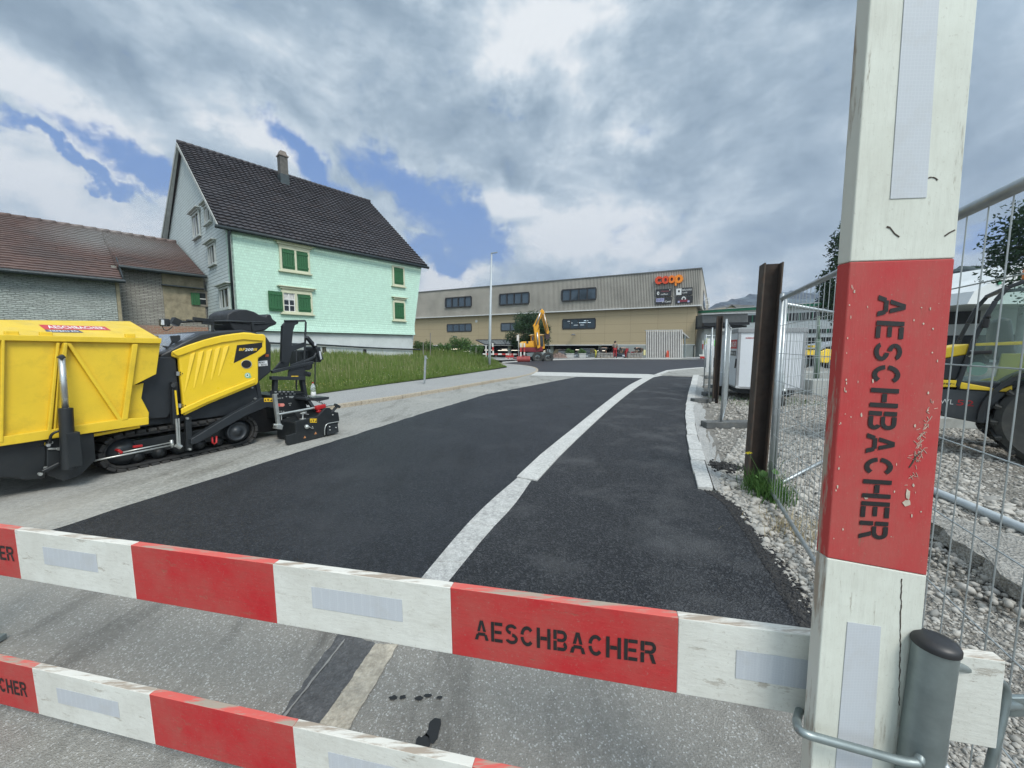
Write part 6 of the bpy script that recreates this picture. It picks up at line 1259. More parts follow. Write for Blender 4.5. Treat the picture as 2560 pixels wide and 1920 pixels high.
# ---------------------------------------------------------------- cars in the car park
def car(label, x, y, z, m, rot, group='cars parked under the building'):
    t = thing('parked_car', label, 'car', (x, y, z), group); X = Vector((math.cos(rot), math.sin(rot), 0)); Y = Vector((-X.y, X.x, 0)); L = lambda a, b_, c: Vector((x, y, z))+X*a+Y*b_+UZ*c
    def loft(prof, w0, w1, z_lo, z_hi, name, mm, bev=.05):
        b = MB(); n = len(prof); vs = []
        for sd in (-1, 1): vs += [L(sd*(w0+(w1-w0)*max(0, min(1, (c-z_lo)/(z_hi-z_lo)))), a, c) for a, c in prof]
        b.add(vs, [tuple(range(n))[::-1], tuple(range(n, 2*n))]+[(i, (i+1) % n, n+(i+1) % n, n+i) for i in range(n)]); return b.build(name, mm, t, bevel=bev)
    loft([(-2.1, .28), (-2.12, .62), (-1.95, .82), (-1.2, .93), (1.5, .97), (2.05, .90), (2.12, .45), (2.05, .25)], .88, .86, .2, .97, 'body', m, .06)
    loft([(-1.25, .93), (-.5, 1.42), (.2, 1.47), (1.2, 1.42), (1.95, .96)], .80, .58, .93, 1.45, 'cabin', M['dglass'], .03); loft([(-.55, 1.40), (-.3, 1.475), (1.1, 1.46), (1.25, 1.40)], .63, .58, 1.40, 1.47, 'roof', m, .02)
    for a in (-1.35, 1.35):
        for sd in (-1, 1): wheel(L(sd*.78, a, .31), X, .31, .2, t)
    for sd in (-1, 1):
        b = MB(); b.box(L(sd*.65, -2.06, .66), (.3, .1, .12), (X, Y, UZ)); b.build('headlight', M['lampgl'], t, bevel=.02)
        b = MB(); b.box(L(sd*.92, -.95, 1.0), (.16, .1, .11), (X, Y, UZ)); b.build('mirror', m, t, bevel=.02)
    b = MB(); b.box(L(0, -2.13, .45), (.5, .02, .11), (X, Y, UZ)); b.build('number_plate', M['stickw'], t)
    return t
M['car1'] = mat('dark_car_paint', (.03, .03, .036), .3, .3, .05, coat=.5); M['car2'] = mat('grey_green_car_paint', (.12, .14, .145), .3, .4, .05, coat=.5); M['car3'] = mat('blue_grey_car_paint', (.10, .13, .17), .3, .4, .05, coat=.5)
p = hy(1406, 880, 46); car('dark car under the building behind the left concrete planter', p.x, p.y, -.2, M['car1'], .1)
p = hy(1466, 880, 43.5); car('grey-green car parked right of the concrete planters', p.x, p.y, -.1, M['car2'], -.5)
p = hy(1552, 880, 50); car('blue-grey car parked under the building behind the workers', p.x, p.y, -.2, M['car3'], .2)
# planters
M['planterc'] = mat('planter_concrete', (.42, .43, .41), .9, 0, .1, 2, .2, 30, dirt=.2)
for lab, x0, x1, Yd in (('left concrete planter box with a leafy shrub', 1414, 1436, 40.5), ('right concrete planter box with a leafy shrub beside the grey-green car', 1447, 1466, 40.6)):
    a_, c_ = hy(x0, 900, Yd), hy(x1, 889, Yd); w_ = c_.x-a_.x; zb0 = .42; t = thing('planter', lab, 'planter', Vector((a_.x+w_/2, Yd, zb0)), 'concrete planters along the kerb')
    b = MB(); b.prism([Vector((a_.x+w_*u, Yd+v, zb0)) for u, v in ((.06, .04), (.94, .04), (.94, .7), (.06, .7))], UZ*.38); b.prism([Vector((a_.x+w_*u, Yd+v, zb0+.381)) for u, v in ((0, 0), (1, 0), (1, .75), (0, .75))], UZ*.07); b.build('box', M['planterc'], t, bevel=.02)
    v_, f_ = leaves([(a_.x+w_*u, Yd+.35, zb0+z_) for u, z_ in ((.2, .55), (.5, .7), (.8, .6), (.35, .8), (.65, .62))], [(.28, .28, .22)]*5, 900, .05, .2); npmesh('shrub', v_, f_, M['leafm'], t)
# reddish heap
p = hy(1398, 895, 40.2); rr = random.Random(5); b = MB(); nh_ = 14; vs = []
for i in range(nh_):
    for j in range(8):
        u = i/(nh_-1)*2-1; w_ = j/7*2-1; vs.append((p.x+u*.85, p.y+w_*.6, .40+max(0, (1-u*u)*(1-w_*w_))**.7*.55*rr.uniform(.7, 1.15)))
b.add(vs, [(i*8+j, i*8+j+1, (i+1)*8+j+1, (i+1)*8+j) for i in range(nh_-1) for j in range(7)]); tag(b.build('rubble_heap', mat('rusty_rubble', (.17, .12, .10), .95, 0, .4, 5, .8, 20, dirt=.5), None), 'small reddish brown heap of rubble right of the excavator', 'heap')
# stacks of stone
M['stack'] = mat('rough_stone_blocks', (.24, .23, .21), .9, 0, .3, 3, .6, 20, dirt=.3)
for lab, x0, x1 in (('left low stack of rough kerb stones behind which workers bend', 1493, 1533), ('right low stack of rough kerb stones beside the slatted shelter', 1569, 1606)):
    A = hy(x0, 900, 39.6); B_ = hy(x1, 900, 39.6); w_ = (B_.x-A.x); t = thing('stone_stack', lab, 'stone stack', Vector((A.x+w_/2, 39.9, .42)), 'stacks of kerb stones'); b = MB(); nn_ = 5
    for r_ in range(3):
        for k in range(nn_):
            L0 = w_/nn_; b.box((A.x+L0*(k+.5)+random.uniform(-.02, .02), 39.8+random.uniform(-.03, .03), .53+r_*.17), (L0*.95, .5, .16*random.uniform(.9, 1.05)))
    b.build('stones', M['stack'], t, bevel=.02, seg=1); b = MB(); b.box((A.x+w_/2, 39.8, .435), (w_, .6, .03)); b.build('pallet', M['rawwood'], t)
# ---------------------------------------------------------------- people
def person(label, x, y, z, pose, shirt, trouser, hair, face=1, skin=(.42, .25, .17), bare=False):
    t = thing('person', label, 'person', (x, y, z), 'workers by the kerb stones'); f = face
    if pose == 'stand':
        J = dict(pel=(0, 0, .95), ch=(0, .0, 1.28), nk=(0, 0, 1.48), hd=(0, -.01, 1.60), ht=(0, 0, 1.74), s1=(.19, 0, 1.42), e1=(.27, -.08, 1.14), h1=(.20, -.28, 1.05), s2=(-.19, 0, 1.42), e2=(-.28, -.04, 1.15), h2=(-.20, -.24, 1.22), q1=(.10, 0, .92), k1=(.12, -.02, .50), a1=(.13, .02, .09), t1=(.14, -.15, .05), q2=(-.10, 0, .92), k2=(-.12, .0, .50), a2=(-.13, .04, .09), t2=(-.14, -.13, .05))
    else:
        b_ = .9 if pose == 'bend' else 1.0; lo_ = 0 if pose == 'bend' else -.35
        J = dict(pel=(0, 0, .88+lo_), ch=(f*.33, -.05, 1.02+lo_), nk=(f*.52, -.06, 1.02+lo_), hd=(f*.62, -.07, .99+lo_), ht=(f*.74, -.08, .95+lo_), s1=(f*.44, -.22, 1.0+lo_), e1=(f*.50, -.24, .74+lo_*.8), h1=(f*.58, -.18, .48+lo_*.5), s2=(f*.44, .16, 1.0+lo_), e2=(f*.54, .18, .76+lo_*.8), h2=(f*.66, .10, .50+lo_*.5), q1=(0, -.10, .85+lo_), k1=(f*(.08-lo_*.9), -.13, .48), a1=(-f*.02, -.14, .09), t1=(f*.14, -.16, .05), q2=(0, .10, .85+lo_), k2=(f*(.12-lo_*.9), .13, .48), a2=(f*.02, .14, .09), t2=(f*.18, .15, .05))
    def skin_mesh(name, chains, rad, m, grow=0.):
        keys = []; edges = []
        for c_ in chains:
            for k in c_:
                if k not in keys: keys.append(k)
            edges += [(keys.index(c_[i]), keys.index(c_[i+1])) for i in range(len(c_)-1)]
        me = bpy.data.meshes.new(name); me.from_pydata([J[k] for k in keys], edges, []); o = bpy.data.objects.new(name, me); COL.objects.link(o); o.parent = t; LOC[o.name] = LOC[t.name]; me.materials.append(m)
        md = o.modifiers.new('skin', 'SKIN'); sd = me.skin_vertices[0].data
        for i, k in enumerate(keys): r = rad[k]+grow; sd[i].radius = (r, r); sd[i].use_root = (i == 0)
        s = o.modifiers.new('sub', 'SUBSURF'); s.levels = 1; s.render_levels = 2; return o
    R = dict(pel=.14, ch=.15, nk=.055, hd=.095, ht=.07, s1=.06, e1=.042, h1=.035, s2=.06, e2=.042, h2=.035, q1=.09, k1=.06, a1=.042, t1=.035, q2=.09, k2=.06, a2=.042, t2=.035)
    sk = mat('skin', skin, .6, 0, .05); skin_mesh('body', [('pel', 'ch', 'nk', 'hd', 'ht'), ('ch', 's1', 'e1', 'h1'), ('ch', 's2', 'e2', 'h2'), ('pel', 'q1', 'k1', 'a1', 't1'), ('pel', 'q2', 'k2', 'a2', 't2')], R, sk)
    skin_mesh('trousers', [('pel', 'q1', 'k1', 'a1'), ('pel', 'q2', 'k2', 'a2')], R, trouser, .022)
    if not bare: skin_mesh('shirt', [('pel', 'ch'), ('ch', 's1', 'e1'), ('ch', 's2', 'e2')], R, shirt, .016)
    hd = Vector(J['hd'])+Vector((x, y, z)); hv = (Vector(J['ht'])-Vector(J['hd'])).normalized(); b = MB(); b.lathe(hd+hv*.02, hv, [(.118, -.03), (.122, .03), (.10, .10), (.05, .145), (0, .155)], 14); b.build('hair', hair, t, smooth=True)
    b = MB()
    for k in ('t1', 't2'): c = Vector(J[k])+Vector((x, y, z)); b.box(c, (.10, .26, .10))
    b.build('boots', M['black'], t, bevel=.03)
M['hairb'] = mat('dark_hair', (.02, .015, .012), .7); M['tred'] = mat('red_work_trousers', (.35, .03, .035), .8, 0, .15); M['tgr'] = mat('grey_work_shirt', (.10, .10, .095), .9, 0, .2); M['tdk'] = mat('dark_tshirt', (.035, .03, .03), .9, 0, .2); M['tbr'] = mat('brown_work_trousers', (.10, .065, .045), .9); M['tan'] = mat('faded_grey_shirt', (.18, .16, .14), .9)
for lab, px, pose, sh_, tr, f in (('worker in grey shirt bending over the left stone stack, leftmost worker', 1501, 'bend', 'tgr', 'tdk', 1), ('standing worker in grey shirt and red trousers between the stone stacks', 1537, 'stand', 'tan', 'tred', 1), ('bent worker in pale grey shirt and red trousers left of the right stone stack', 1566, 'bend', 'tan', 'tred', -1), ('crouching worker in red trousers behind the right stone stack', 1582, 'crouch', 'tan', 'tred', 1), ('worker in dark shirt bending right beside the slatted shelter', 1603, 'bend', 'tdk', 'tbr', -1)):
    p = hy(px, 890, 40.6 if px < 1590 else 40.2); person(lab, p.x, p.y, .42, pose, M[sh_], M[tr], M['hairb'], f)
b = MB(); A = hy(1489, 893, 40.3); b.tube([Vector((A.x, 40.3, .42)), Vector((A.x+.02, 40.3, 1.15)), Vector((A.x-.12, 40.3, 1.2))], .07, 8); tag(b.build('yellow_pump', mat('bright_yellow_plastic', (.7, .65, .1), .5), None, smooth=True), 'bright yellow upright tube left of the bending workers', 'tube')
b = MB(); A = hy(1611, 880, 40.1); b.box((A.x, 40.1, .95), (.22, .12, .5)); b.box((A.x+.02, 40.1, 1.22), (.12, .1, .1)); tag(b.build('safety_vest', mat('pale_yellow_cloth', (.65, .6, .3), .8), None, bevel=.03), 'pale yellow safety vest hanging beside the slatted shelter', 'vest')
hy_ = thing('traffic_cone', 'small red-orange warning marker in front of the slatted shelter', 'marker', hy(1668, 900, 40.6)); c = hy(1668, 900, 40.6); c.z = .42
b = MB(); b.lathe(c, UZ, [(.16, .05), (.14, .3), (.12, .55), (.07, .75), (0, .78)], 16); b.build('body', mat('red_orange_plastic', (.55, .08, .04), .5), hy_, smooth=True); b = MB(); b.box(c+UZ*.03, (.42, .4, .06)); b.build('base', mat('pale_pink_base', (.5, .35, .3), .7), hy_, bevel=.02)
# barrier at the right end
t = thing('works_barrier', 'red and white striped pole with boards at the corner right of the slatted shelter', 'works barrier', hy(1756, 903, 38), 'red and white barrier boards by the works')
b = MB(); b.beam(hy(1757, 903, 38), hy(1758, 873, 38), .08, .10, (0, 1, 0)); b.beam(hy(1748, 888, 37.9), hy(1764, 889, 37.9), .04, .16); b.beam(hy(1757, 860, 38), hy(1757, 850, 38), .06, .08, (0, 1, 0)); b.build('white_segment', M['ww'], t)
b = MB(); b.beam(hy(1750, 893, 37.9), hy(1762, 894, 37.9), .05, .2); b.beam(hy(1757, 873, 38), hy(1757, 860, 38), .07, .09, (0, 1, 0)); b.box(hy(1757, 902, 38), (.5, .4, .1)); b.build('red_segment', M['wr'], t)
b = MB(); pts = [hy(x, y, 19.6) for x, y in ((1762, 862), (1764, 850), (1769, 845), (1774, 846), (1777, 856), (1776, 862), (1771, 858), (1766, 861))]; b.prism(pts, (0, .12, 0)); tag(b.build('safety_jacket', mat('hi_vis_cloth', (.38, .42, .05), .8, 0, .4, 8), None, bevel=.04), 'yellow-green safety jacket hung over the small far fence panel', 'jacket')
b = MB(); b.box(hy(1786, 858, 19.4), (.12, .1, .28)); tag(b.build('green_cloth', mat('bright_green_cloth', (.1, .5, .08), .8), None, bevel=.04), 'bright green cloth tied to the fence left of the farther rusty beam', 'cloth')
# ---------------------------------------------------------------- trailer
TC = Vector((6.40, 10.95, 0)); TS = Vector((.30, .954, 0)).normalized(); TF = Vector((TS.y, -TS.x, 0))     # TS back along the side, TF along the front
def tr(f, s, z): return TC+TF*f+TS*s+UZ*z
t = thing('box_trailer', 'white box trailer with a red sign, parked on the gravel behind the rusty beams', 'trailer', tr(.8, 1.3, 0))
M['twh'] = mat('white_trailer_panel', (.66, .69, .72), .4, 0, .03, 1.5, dirt=.08); M['tgrey'] = mat('grey_trailer_trim', (.30, .31, .32), .5, .2, .1); M['tdark'] = mat('dark_trailer_underside', (.04, .045, .05), .7, 0, .2)
b = MB(); b.prism([tr(0, 0, .40), tr(1.62, 0, .40), tr(1.62, 0, 2.02), tr(0, 0, 2.02)], TS*2.6); b.build('box', M['twh'], t, bevel=.03)
b = MB(); b.prism([tr(-.02, -.03, 1.95), tr(1.64, -.03, 1.95), tr(1.64, -.03, 2.07), tr(-.02, -.03, 2.07)], TS*2.66)
for f in (-.012, 1.56): b.prism([tr(f, -.015, .40), tr(f+.07, -.015, .40), tr(f+.07, -.015, 1.949), tr(f, -.015, 1.949)], TS*.06)
b.prism([tr(.03, -.02, .36), tr(1.6, -.02, .36), tr(1.6, -.02, .43), tr(.03, -.02, .43)], TS*2.6); b.build('edge_trim', M['tgrey'], t, bevel=.008)
b = MB(); b.prism([tr(.05, -.012, .46), tr(.06, -.012, .46), tr(.06, -.012, 1.93), tr(.05, -.012, 1.93)], TS*.02); b.beam(tr(-.02, .03, 1.22), tr(-.04, .03, .95), .03, .05, TS); b.build('door_handle', M['black'], t)
b = MB(); b.prism([tr(.1, .15, .22), tr(1.5, .15, .22), tr(1.5, .15, .36), tr(.1, .15, .36)], TS*2.2); b.beam(tr(.4, .2, .3), tr(.8, -1.1, .38), .07, .07); b.beam(tr(1.25, .2, .3), tr(.85, -1.1, .38), .07, .07); b.beam(tr(.8, -.8, .38), tr(.83, -1.35, .40), .08, .08); b.build('chassis', M['tdark'], t, bevel=.01)
b = MB(); b.tube([tr(.92, -.75, .15), tr(.92, -.75, .85)], .035, 10); b.tube([tr(.92, -.75, .86), tr(.72, -.75, .87)], .012, 6); b.tube([tr(.9, -.6, .3), tr(.9, -.9, .45)], .06, 10); b.build('jockey_leg', M['zinc'], t, smooth=True)
wheel(tr(.92, -.75, .12), TF, .12, .08, t); wheel(tr(-.12, 1.5, .30), TF, .30, .18, t); wheel(tr(1.74, 1.5, .30), TF, .30, .18, t)
b = MB(); pts = [tr(-.02, 1.5+.42*math.cos(a), .32+.40*math.sin(a)) for a in [k*math.pi/10 for k in range(11)]]; b.prism(pts, -TF*.22); b.build('mudguard', mat('grey_mudguard', (.35, .37, .38), .6), t, bevel=.02)
b = MB(); Qs = [tr(-.004, 1.35, 1.50), tr(-.004, .10, 1.50), tr(-.004, .10, 1.76), tr(-.004, 1.35, 1.76)]; quad_on(b, Qs, .003); b.build('sign', M['signred'], t)
b = MB(); Q2 = [tr(-.004, 1.0, 1.30), tr(-.004, .16, 1.30), tr(-.004, .16, 1.44), tr(-.004, 1.0, 1.44)]; quad_on(b, Q2, .003); b.build('sign', M['dkfr'], t)
b = MB(); text_on(b, 'AESCHBACHER', I(Qs, .04, .96, .2, .8), .005, .02); text_on(b, 'TIEFBAU AG', I(Q2, .06, .94, .2, .8), .005, .02); b.build('sign_lettering', M['white'], t)
b = MB(); Q3 = [tr(.18, -.004, 1.78), tr(.40, -.004, 1.78), tr(.40, -.004, 1.82), tr(.18, -.004, 1.82)]; text_on(b, 'HUMBAUR', Q3, .003, .03); b.build('lettering', M['redp'], t)
b = MB(); b.box(tr(.03, -.05, .42), (.10, .05, .06), (TF, TS, UZ)); b.build('marker_light', M['lampgl'], t)
# ---------------------------------------------------------------- wheel loader
WO = Vector((6.70, 4.90, 0)); WUx = Vector((.73, -.68, 0)).normalized(); WNn = Vector((-WUx.y*-1, 0, 0))
WN = Vector((WUx.y, -WUx.x, 0)); WN = WN if WN.dot(-WO) > 0 else -WN
def lq(x, y, off=0.): return hp(x, y, WO+WN*off, WN)
def lv(u, off, z): return WO+WUx*u+WN*off+UZ*z
t = thing('wheel_loader', 'yellow and dark grey wheel loader with a glass cab, standing behind the mesh fence', 'wheel loader', lv(0, -.8, 0)); WL = t
def lpz(poly, o0, th, name, m, bevel=.02, smooth=False): b = MB(); b.prism([lq(x, y, o0) for x, y in poly], -WN*th); return b.build(name, m, t, bevel=bevel)
M['ldg'] = mat('dark_grey_loader_paint', (.045, .052, .058), .45, 0, .12, 3, dirt=.2, dirtcol='6a665c'); M['lyel'] = mat('loader_yellow', (.75, .52, .03), .4, 0, .05, dirt=.08)
lpz([(2250, 970), (2357, 972), (2529, 981), (2503, 998), (2478, 1026), (2463, 1061), (2348, 1039), (2250, 1018)], -.02, 1.5, 'counterweight', M['ldg'], .02)
lpz([(2245, 905), (2362, 896), (2418, 885), (2392, 950), (2245, 950)], -.05, 1.4, 'engine_cover', M['blk2'], .02)
lpz([(2245, 882), (2330, 872), (2365, 869), (2424, 859), (2418, 886), (2362, 896), (2245, 906)], -.04, 1.4, 'hood_top', M['lyel'], .02)
lpz([(2245, 948), (2393, 951), (2391, 968), (2245, 965)], .0, 1.45, 'yellow_stripe', M['lyel'], .008); lpz([(2400, 955), (2500, 974), (2531, 963), (2531, 981), (2400, 972)], .0, .1, 'yellow_stripe', M['lyel'], .008)
lpz([(2389, 952), (2520, 955), (2700, 935), (2700, 985), (2530, 990), (2391, 975)], -.03, 1.3, 'cab_floor', M['blk2'], .02)
gl = bpy.data.materials.new('cab_glass'); gl.use_nodes = True; p_ = gl.node_tree.nodes['Principled BSDF']; p_.inputs['Base Color'].default_value = (.62, .74, .70, 1); p_.inputs['Roughness'].default_value = .03; p_.inputs['Transmission Weight'].default_value = .9; p_.inputs['IOR'].default_value = 1.05
outer = [(2393, 966), (2421, 889), (2436, 847), (2462, 798), (2489, 752), (2519, 719), (2562, 703), (2640, 695), (2760, 693)]
frp = [lq(x, y, -.02) for x, y in outer]; b = MB(); 
for i in range(len(frp)-1): b.beam(frp[i], frp[i+1], .05, .045, WN)
fr2 = [p-WN*1.25 for p in frp]
for i in range(len(fr2)-1): b.beam(fr2[i], fr2[i+1], .05, .045, WN)
for i in (5, 8): b.beam(frp[i], fr2[i], .05, .05)
b.beam(lq(2392, 966, -.02), lq(2502, 975, -.02), .04, .03, WN); b.beam(lq(2502, 975, -.02), lq(2700, 925, -.02), .04, .03, WN); b.build('cab_frame', M['blk2'], t, bevel=.01)
b = MB(); b.prism([lq(x, y, -.035) for x, y in [(2396, 962), (2424, 889), (2440, 848), (2466, 800), (2492, 756), (2521, 724), (2562, 708), (2640, 700), (2755, 698), (2755, 905), (2700, 922), (2502, 972)]], -WN*.006); b.build('cab_glass', gl, t)
lpz([(2436, 858), (2552, 853), (2700, 850), (2700, 856), (2552, 862), (2440, 865)], -.04, .05, 'yellow_waist', M['lyel'], .005); 
b = MB(); b.beam(lq(2424, 882, .01), lq(2480, 880, .01), .05, .055, WN); b.build('door_handle', M['black'], t, bevel=.01); b = MB(); b.tube([lq(2422, 892, .02), lq(2430, 886, .02), lq(2428, 876, .02)], .012, 8); b.build('door_catch', M['chrome'], t, smooth=True)
b = MB(); n = 26; b.prism([lq(2443+26*math.cos(2*math.pi*k/n), 922+17*math.sin(2*math.pi*k/n), -.02) for k in range(n)], WN*.006); b.build('door_badge', mat('pale_green_badge', (.14, .24, .20), .5), t)
lpz([(2505, 884), (2610, 884), (2610, 945), (2540, 965), (2502, 968), (2440, 962), (2452, 950), (2490, 942)], -.25, .06, 'seat_console', mat('yellow_green_panel', (.55, .47, .06), .5), .01)
b = MB(); b.prism([lq(x, y, -.30) for x, y in ((2480, 800), (2530, 790), (2545, 900), (2470, 900))], -WN*.35); b.build('driver_seat', M['seat'], t, bevel=.06)
b = MB(); b.beam(lq(2467, 793, .05), lq(2477, 791, .05), .05, .05, WN); b.beam(lq(2467, 797, .05), lq(2462, 820, .05), .06, .04, WN); b.build('work_light', M['black'], t, bevel=.012)
fc = (lq(2560, 1165)-WO).dot(WUx)+.30; b = MB(); Rw = .60
arc = [lv(fc+(Rw+.10)*math.cos(a), .10, Rw+(Rw+.10)*math.sin(a)) for a in [math.pi*.08+k*math.pi*.94/16 for k in range(17)]]; arc2 = [lv(fc+(Rw+.15)*math.cos(a), .10, Rw+(Rw+.15)*math.sin(a)) for a in [math.pi*.08+k*math.pi*.94/16 for k in range(17)]]
for i in range(16): b.prism([arc[i], arc[i+1], arc2[i+1], arc2[i]], -WN*.55)
b.build('mudguard', M['blk'], t); wheel(lv(fc, -.14, Rw), WN, Rw, .42, t, 18, M['lyel']); wheel(lv(fc, -1.3, Rw), WN, Rw, .42, t, 18, M['lyel'])
wheel(lv(fc-1.70, -.14, Rw), WN, Rw, .42, t, 18, M['lyel'])
b = MB(); text_on(b, 'WL', [lq(2350, 1009, -.017), lq(2383, 1011, -.017), lq(2385, 999, -.017), lq(2352, 997, -.017)], .001, -.01); b.build('lettering', M['white'], t)
b = MB(); text_on(b, '52', [lq(2391, 1013, -.017), lq(2434, 1016, -.017), lq(2436, 1002, -.017), lq(2393, 999, -.017)], .001, .0); b.build('lettering', M['redp'], t)
b = MB(); text_on(b, 'berger-', [lq(2330, 963, .003), lq(2387, 964, .003), lq(2387, 956, .003), lq(2330, 954, .003)], .001, .02); b.build('lettering', M['black'], t)
b = MB(); b.lathe(lq(2572, 697, -.5), UZ, [(.06, 0), (.06, .12), (.04, .15), (0, .16)], 14); b.build('beacon', mat('orange_beacon', (.7, .2, .03), .3), t, smooth=True)
# ---------------------------------------------------------------- far yellow machine behind the fence
t = thing('compact_roller', 'small yellow construction machine standing far behind the fence mesh by the white building', 'construction machine', hy(2040, 935, 17)); f_ = lambda x, y: hy(x, y, 17)
b = MB(); b.prism([f_(x, y) for x, y in ((2006, 884), (2020, 875), (2040, 876), (2052, 879), (2070, 872), (2090, 876), (2110, 880), (2110, 895), (2078, 898), (2070, 908), (2052, 906), (2050, 890), (2025, 888), (2006, 893))], (0, 1.2, 0)); b.build('body', M['yel'], t, bevel=.03)
b = MB(); b.prism([f_(x, y) for x, y in ((2046, 872), (2062, 860), (2120, 852), (2120, 858), (2066, 868), (2052, 876))], (0, 1.0, 0)); b.build('canopy', mat('grey_canopy', (.3, .33, .36), .5), t, bevel=.02)
b = MB(); b.box(f_(2030, 866), (.15, .3, .1)); b.build('headlight', M['lyel'], t)
wheel(f_(2018, 905)+Vector((0, .3, 0)), YV, .28, .4, t); wheel(f_(2088, 905)+Vector((0, .3, 0)), YV, .3, .4, t)
b = MB(); b.prism([f_(x, y) for x, y in ((2030, 888), (2048, 890), (2048, 915), (2032, 915))], (0, .9, 0)); b.build('engine_block', M['blk'], t, bevel=.02)
# pale concrete blocks behind the fence
M['blockc'] = mat('pale_grey_concrete_block', (.33, .34, .32), .9, 0, .12, 2, .3, 20, dirt=.3)
for lab, px, py, Yd, sz in (('long pale concrete block behind the fence in front of the small yellow machine', 2040, 950, 15.5, (2.4, .6, .55)), ('lower concrete block on the gravel near the trailer tow bar', 2070, 975, 12.5, (1.5, .6, .5)), ('pale concrete slab lying in front of the wheel loader', 2395, 1065, 7.4, (1.8, .5, .22))):
    p = hy(px, py, Yd); b = MB(); b.box((p.x, p.y, sz[2]/2), sz); tag(b.build('concrete_block', M['blockc'], None, bevel=.02), lab, 'concrete block', 'pale concrete blocks on the site')
b = MB(); b.tube([hy(2040, 960, 14), hy(2046, 848, 14)], .09, 12); b.tube([hy(2045, 850, 14), hy(2046, 790, 14)], .05, 10); tag(b.build('green_post', mat('dull_green_post', (.12, .18, .13), .7, 0, .3, 3, dirt=.4), None, smooth=True), 'dull green upright post behind the mesh fence, right of the trailer', 'post')
# ---------------------------------------------------------------- stones
def rocks(P, size, m, label, name, flat=.6, sub=1, kind='stuff'):
    bm = bmesh.new(); bmesh.ops.create_icosphere(bm, subdivisions=sub, radius=1); bv = np.array([v.co[:] for v in bm.verts]); bf = np.array([[v.index for v in f.verts] for f in bm.faces]); bm.free()
    n = len(P); k = len(bv); q_ = rng.normal(size=(n, 4)); q_ /= np.linalg.norm(q_, axis=1)[:, None]; a = rng.uniform(0, 6.283, n); ca, sa = np.cos(a), np.sin(a)
    V_ = bv[None]*(1+.16*rng.normal(size=(n, k, 1))*.8); s3 = np.stack([rng.uniform(.7, 1.35, n), rng.uniform(.6, 1.0, n), rng.uniform(.4, .8, n)*flat/.6], 1)*size[:, None]; V_ = V_*s3[:, None, :]
    X = V_[:, :, 0]*ca[:, None]-V_[:, :, 1]*sa[:, None]; Yv = V_[:, :, 0]*sa[:, None]+V_[:, :, 1]*ca[:, None]; Z = V_[:, :, 2]+X*rng.normal(0, .15, n)[:, None]
    V_ = np.stack([X, Yv, Z], 2)+P[:, None, :]; F = (np.arange(n)*k)[:, None, None]+bf[None]; o = npmesh(name, V_.reshape(-1, 3), F.reshape(-1, 3), m, None, sub > 1); tag(o, label, name.replace('_', ' '), None, kind); return o
def rockmat(name, c0, c1, c2):
    m, t, p, v = base(name, .85, 0, .3, 0, 'World'); g = t.new('ShaderNodeNewGeometry').outputs['Random Per Island']; c = t.mix(t.ramp(g, 0, .6), c0, c1); c = t.mix(t.ramp(g, .75, 1), c, c2); n = t.noise(v, 60, 4, .6)
    c = t.mix(t.ramp(n, .4, .8, 0, .3), c, (.2, .18, .15)); t.link(c, p.inputs['Base Color']); t.link(t.bump(n, .4, .004), p.inputs['Normal']); return m
M['peb'] = rockmat('pale_pebbles', (.28, .265, .235), (.46, .44, .40), (.20, .20, .19)); M['rub'] = rockmat('grey_rubble', (.25, .238, .21), (.42, .40, .365), (.14, .13, .115)); M['crumb'] = rockmat('asphalt_crumbs', (.012, .013, .015), (.03, .032, .035), (.018, .018, .02))
ey = np.array([p.y for p in edgeR[:5]]+[5.2, 7.3, 20]); exx = np.array([p.x for p in edgeR[:5]]+[gk(1545, 985).x, gk(1540, 900).x, gk(1530, 815).x])
def edge_x(y): return np.interp(y, ey, exx)
def scat(n, y0, y1, w, pw=1.6, x_off=0.0):
    y = y0+(y1-y0)*rng.random(n)**pw; x = edge_x(y)+x_off+rng.random(n)**1.3*w*(.6+y*.18); return np.stack([x, y, np.zeros(n)], 1)
P = scat(17000, 1.2, 7.5, 2.2, 1.6, .05); s = (rng.gamma(2.4, .0050, len(P))+.004)*np.clip(P[:, 1]/3.4, .4, 1.05); P[:, 2] = s*.25+.004; rocks(P[:], s, M['peb'], 'pale rounded pebbles between the new footpath and the fence', 'pebbles', .62, 2)
P = scat(48000, 1.0, 15, 3.8, 1.35, .15); s = (rng.gamma(1.8, .0045, len(P))+.004)*np.clip(P[:, 1]/4, .45, 1.5); P[:, 2] = s*.22+.004; rocks(P, s, M['rub'], 'grey crushed stone covering the site ground behind the fence', 'gravel', .6, 1)
P = scat(240, 1.6, 9, 4, 1.5, 1.1); s = (rng.gamma(3, .007, len(P))+.012)*np.clip(P[:, 1]/4, .5, 1.3); P[:, 2] = s*.25; rocks(P, s, M['rub'], 'broken stones strewn over the site ground', 'gravel', .7, 1)
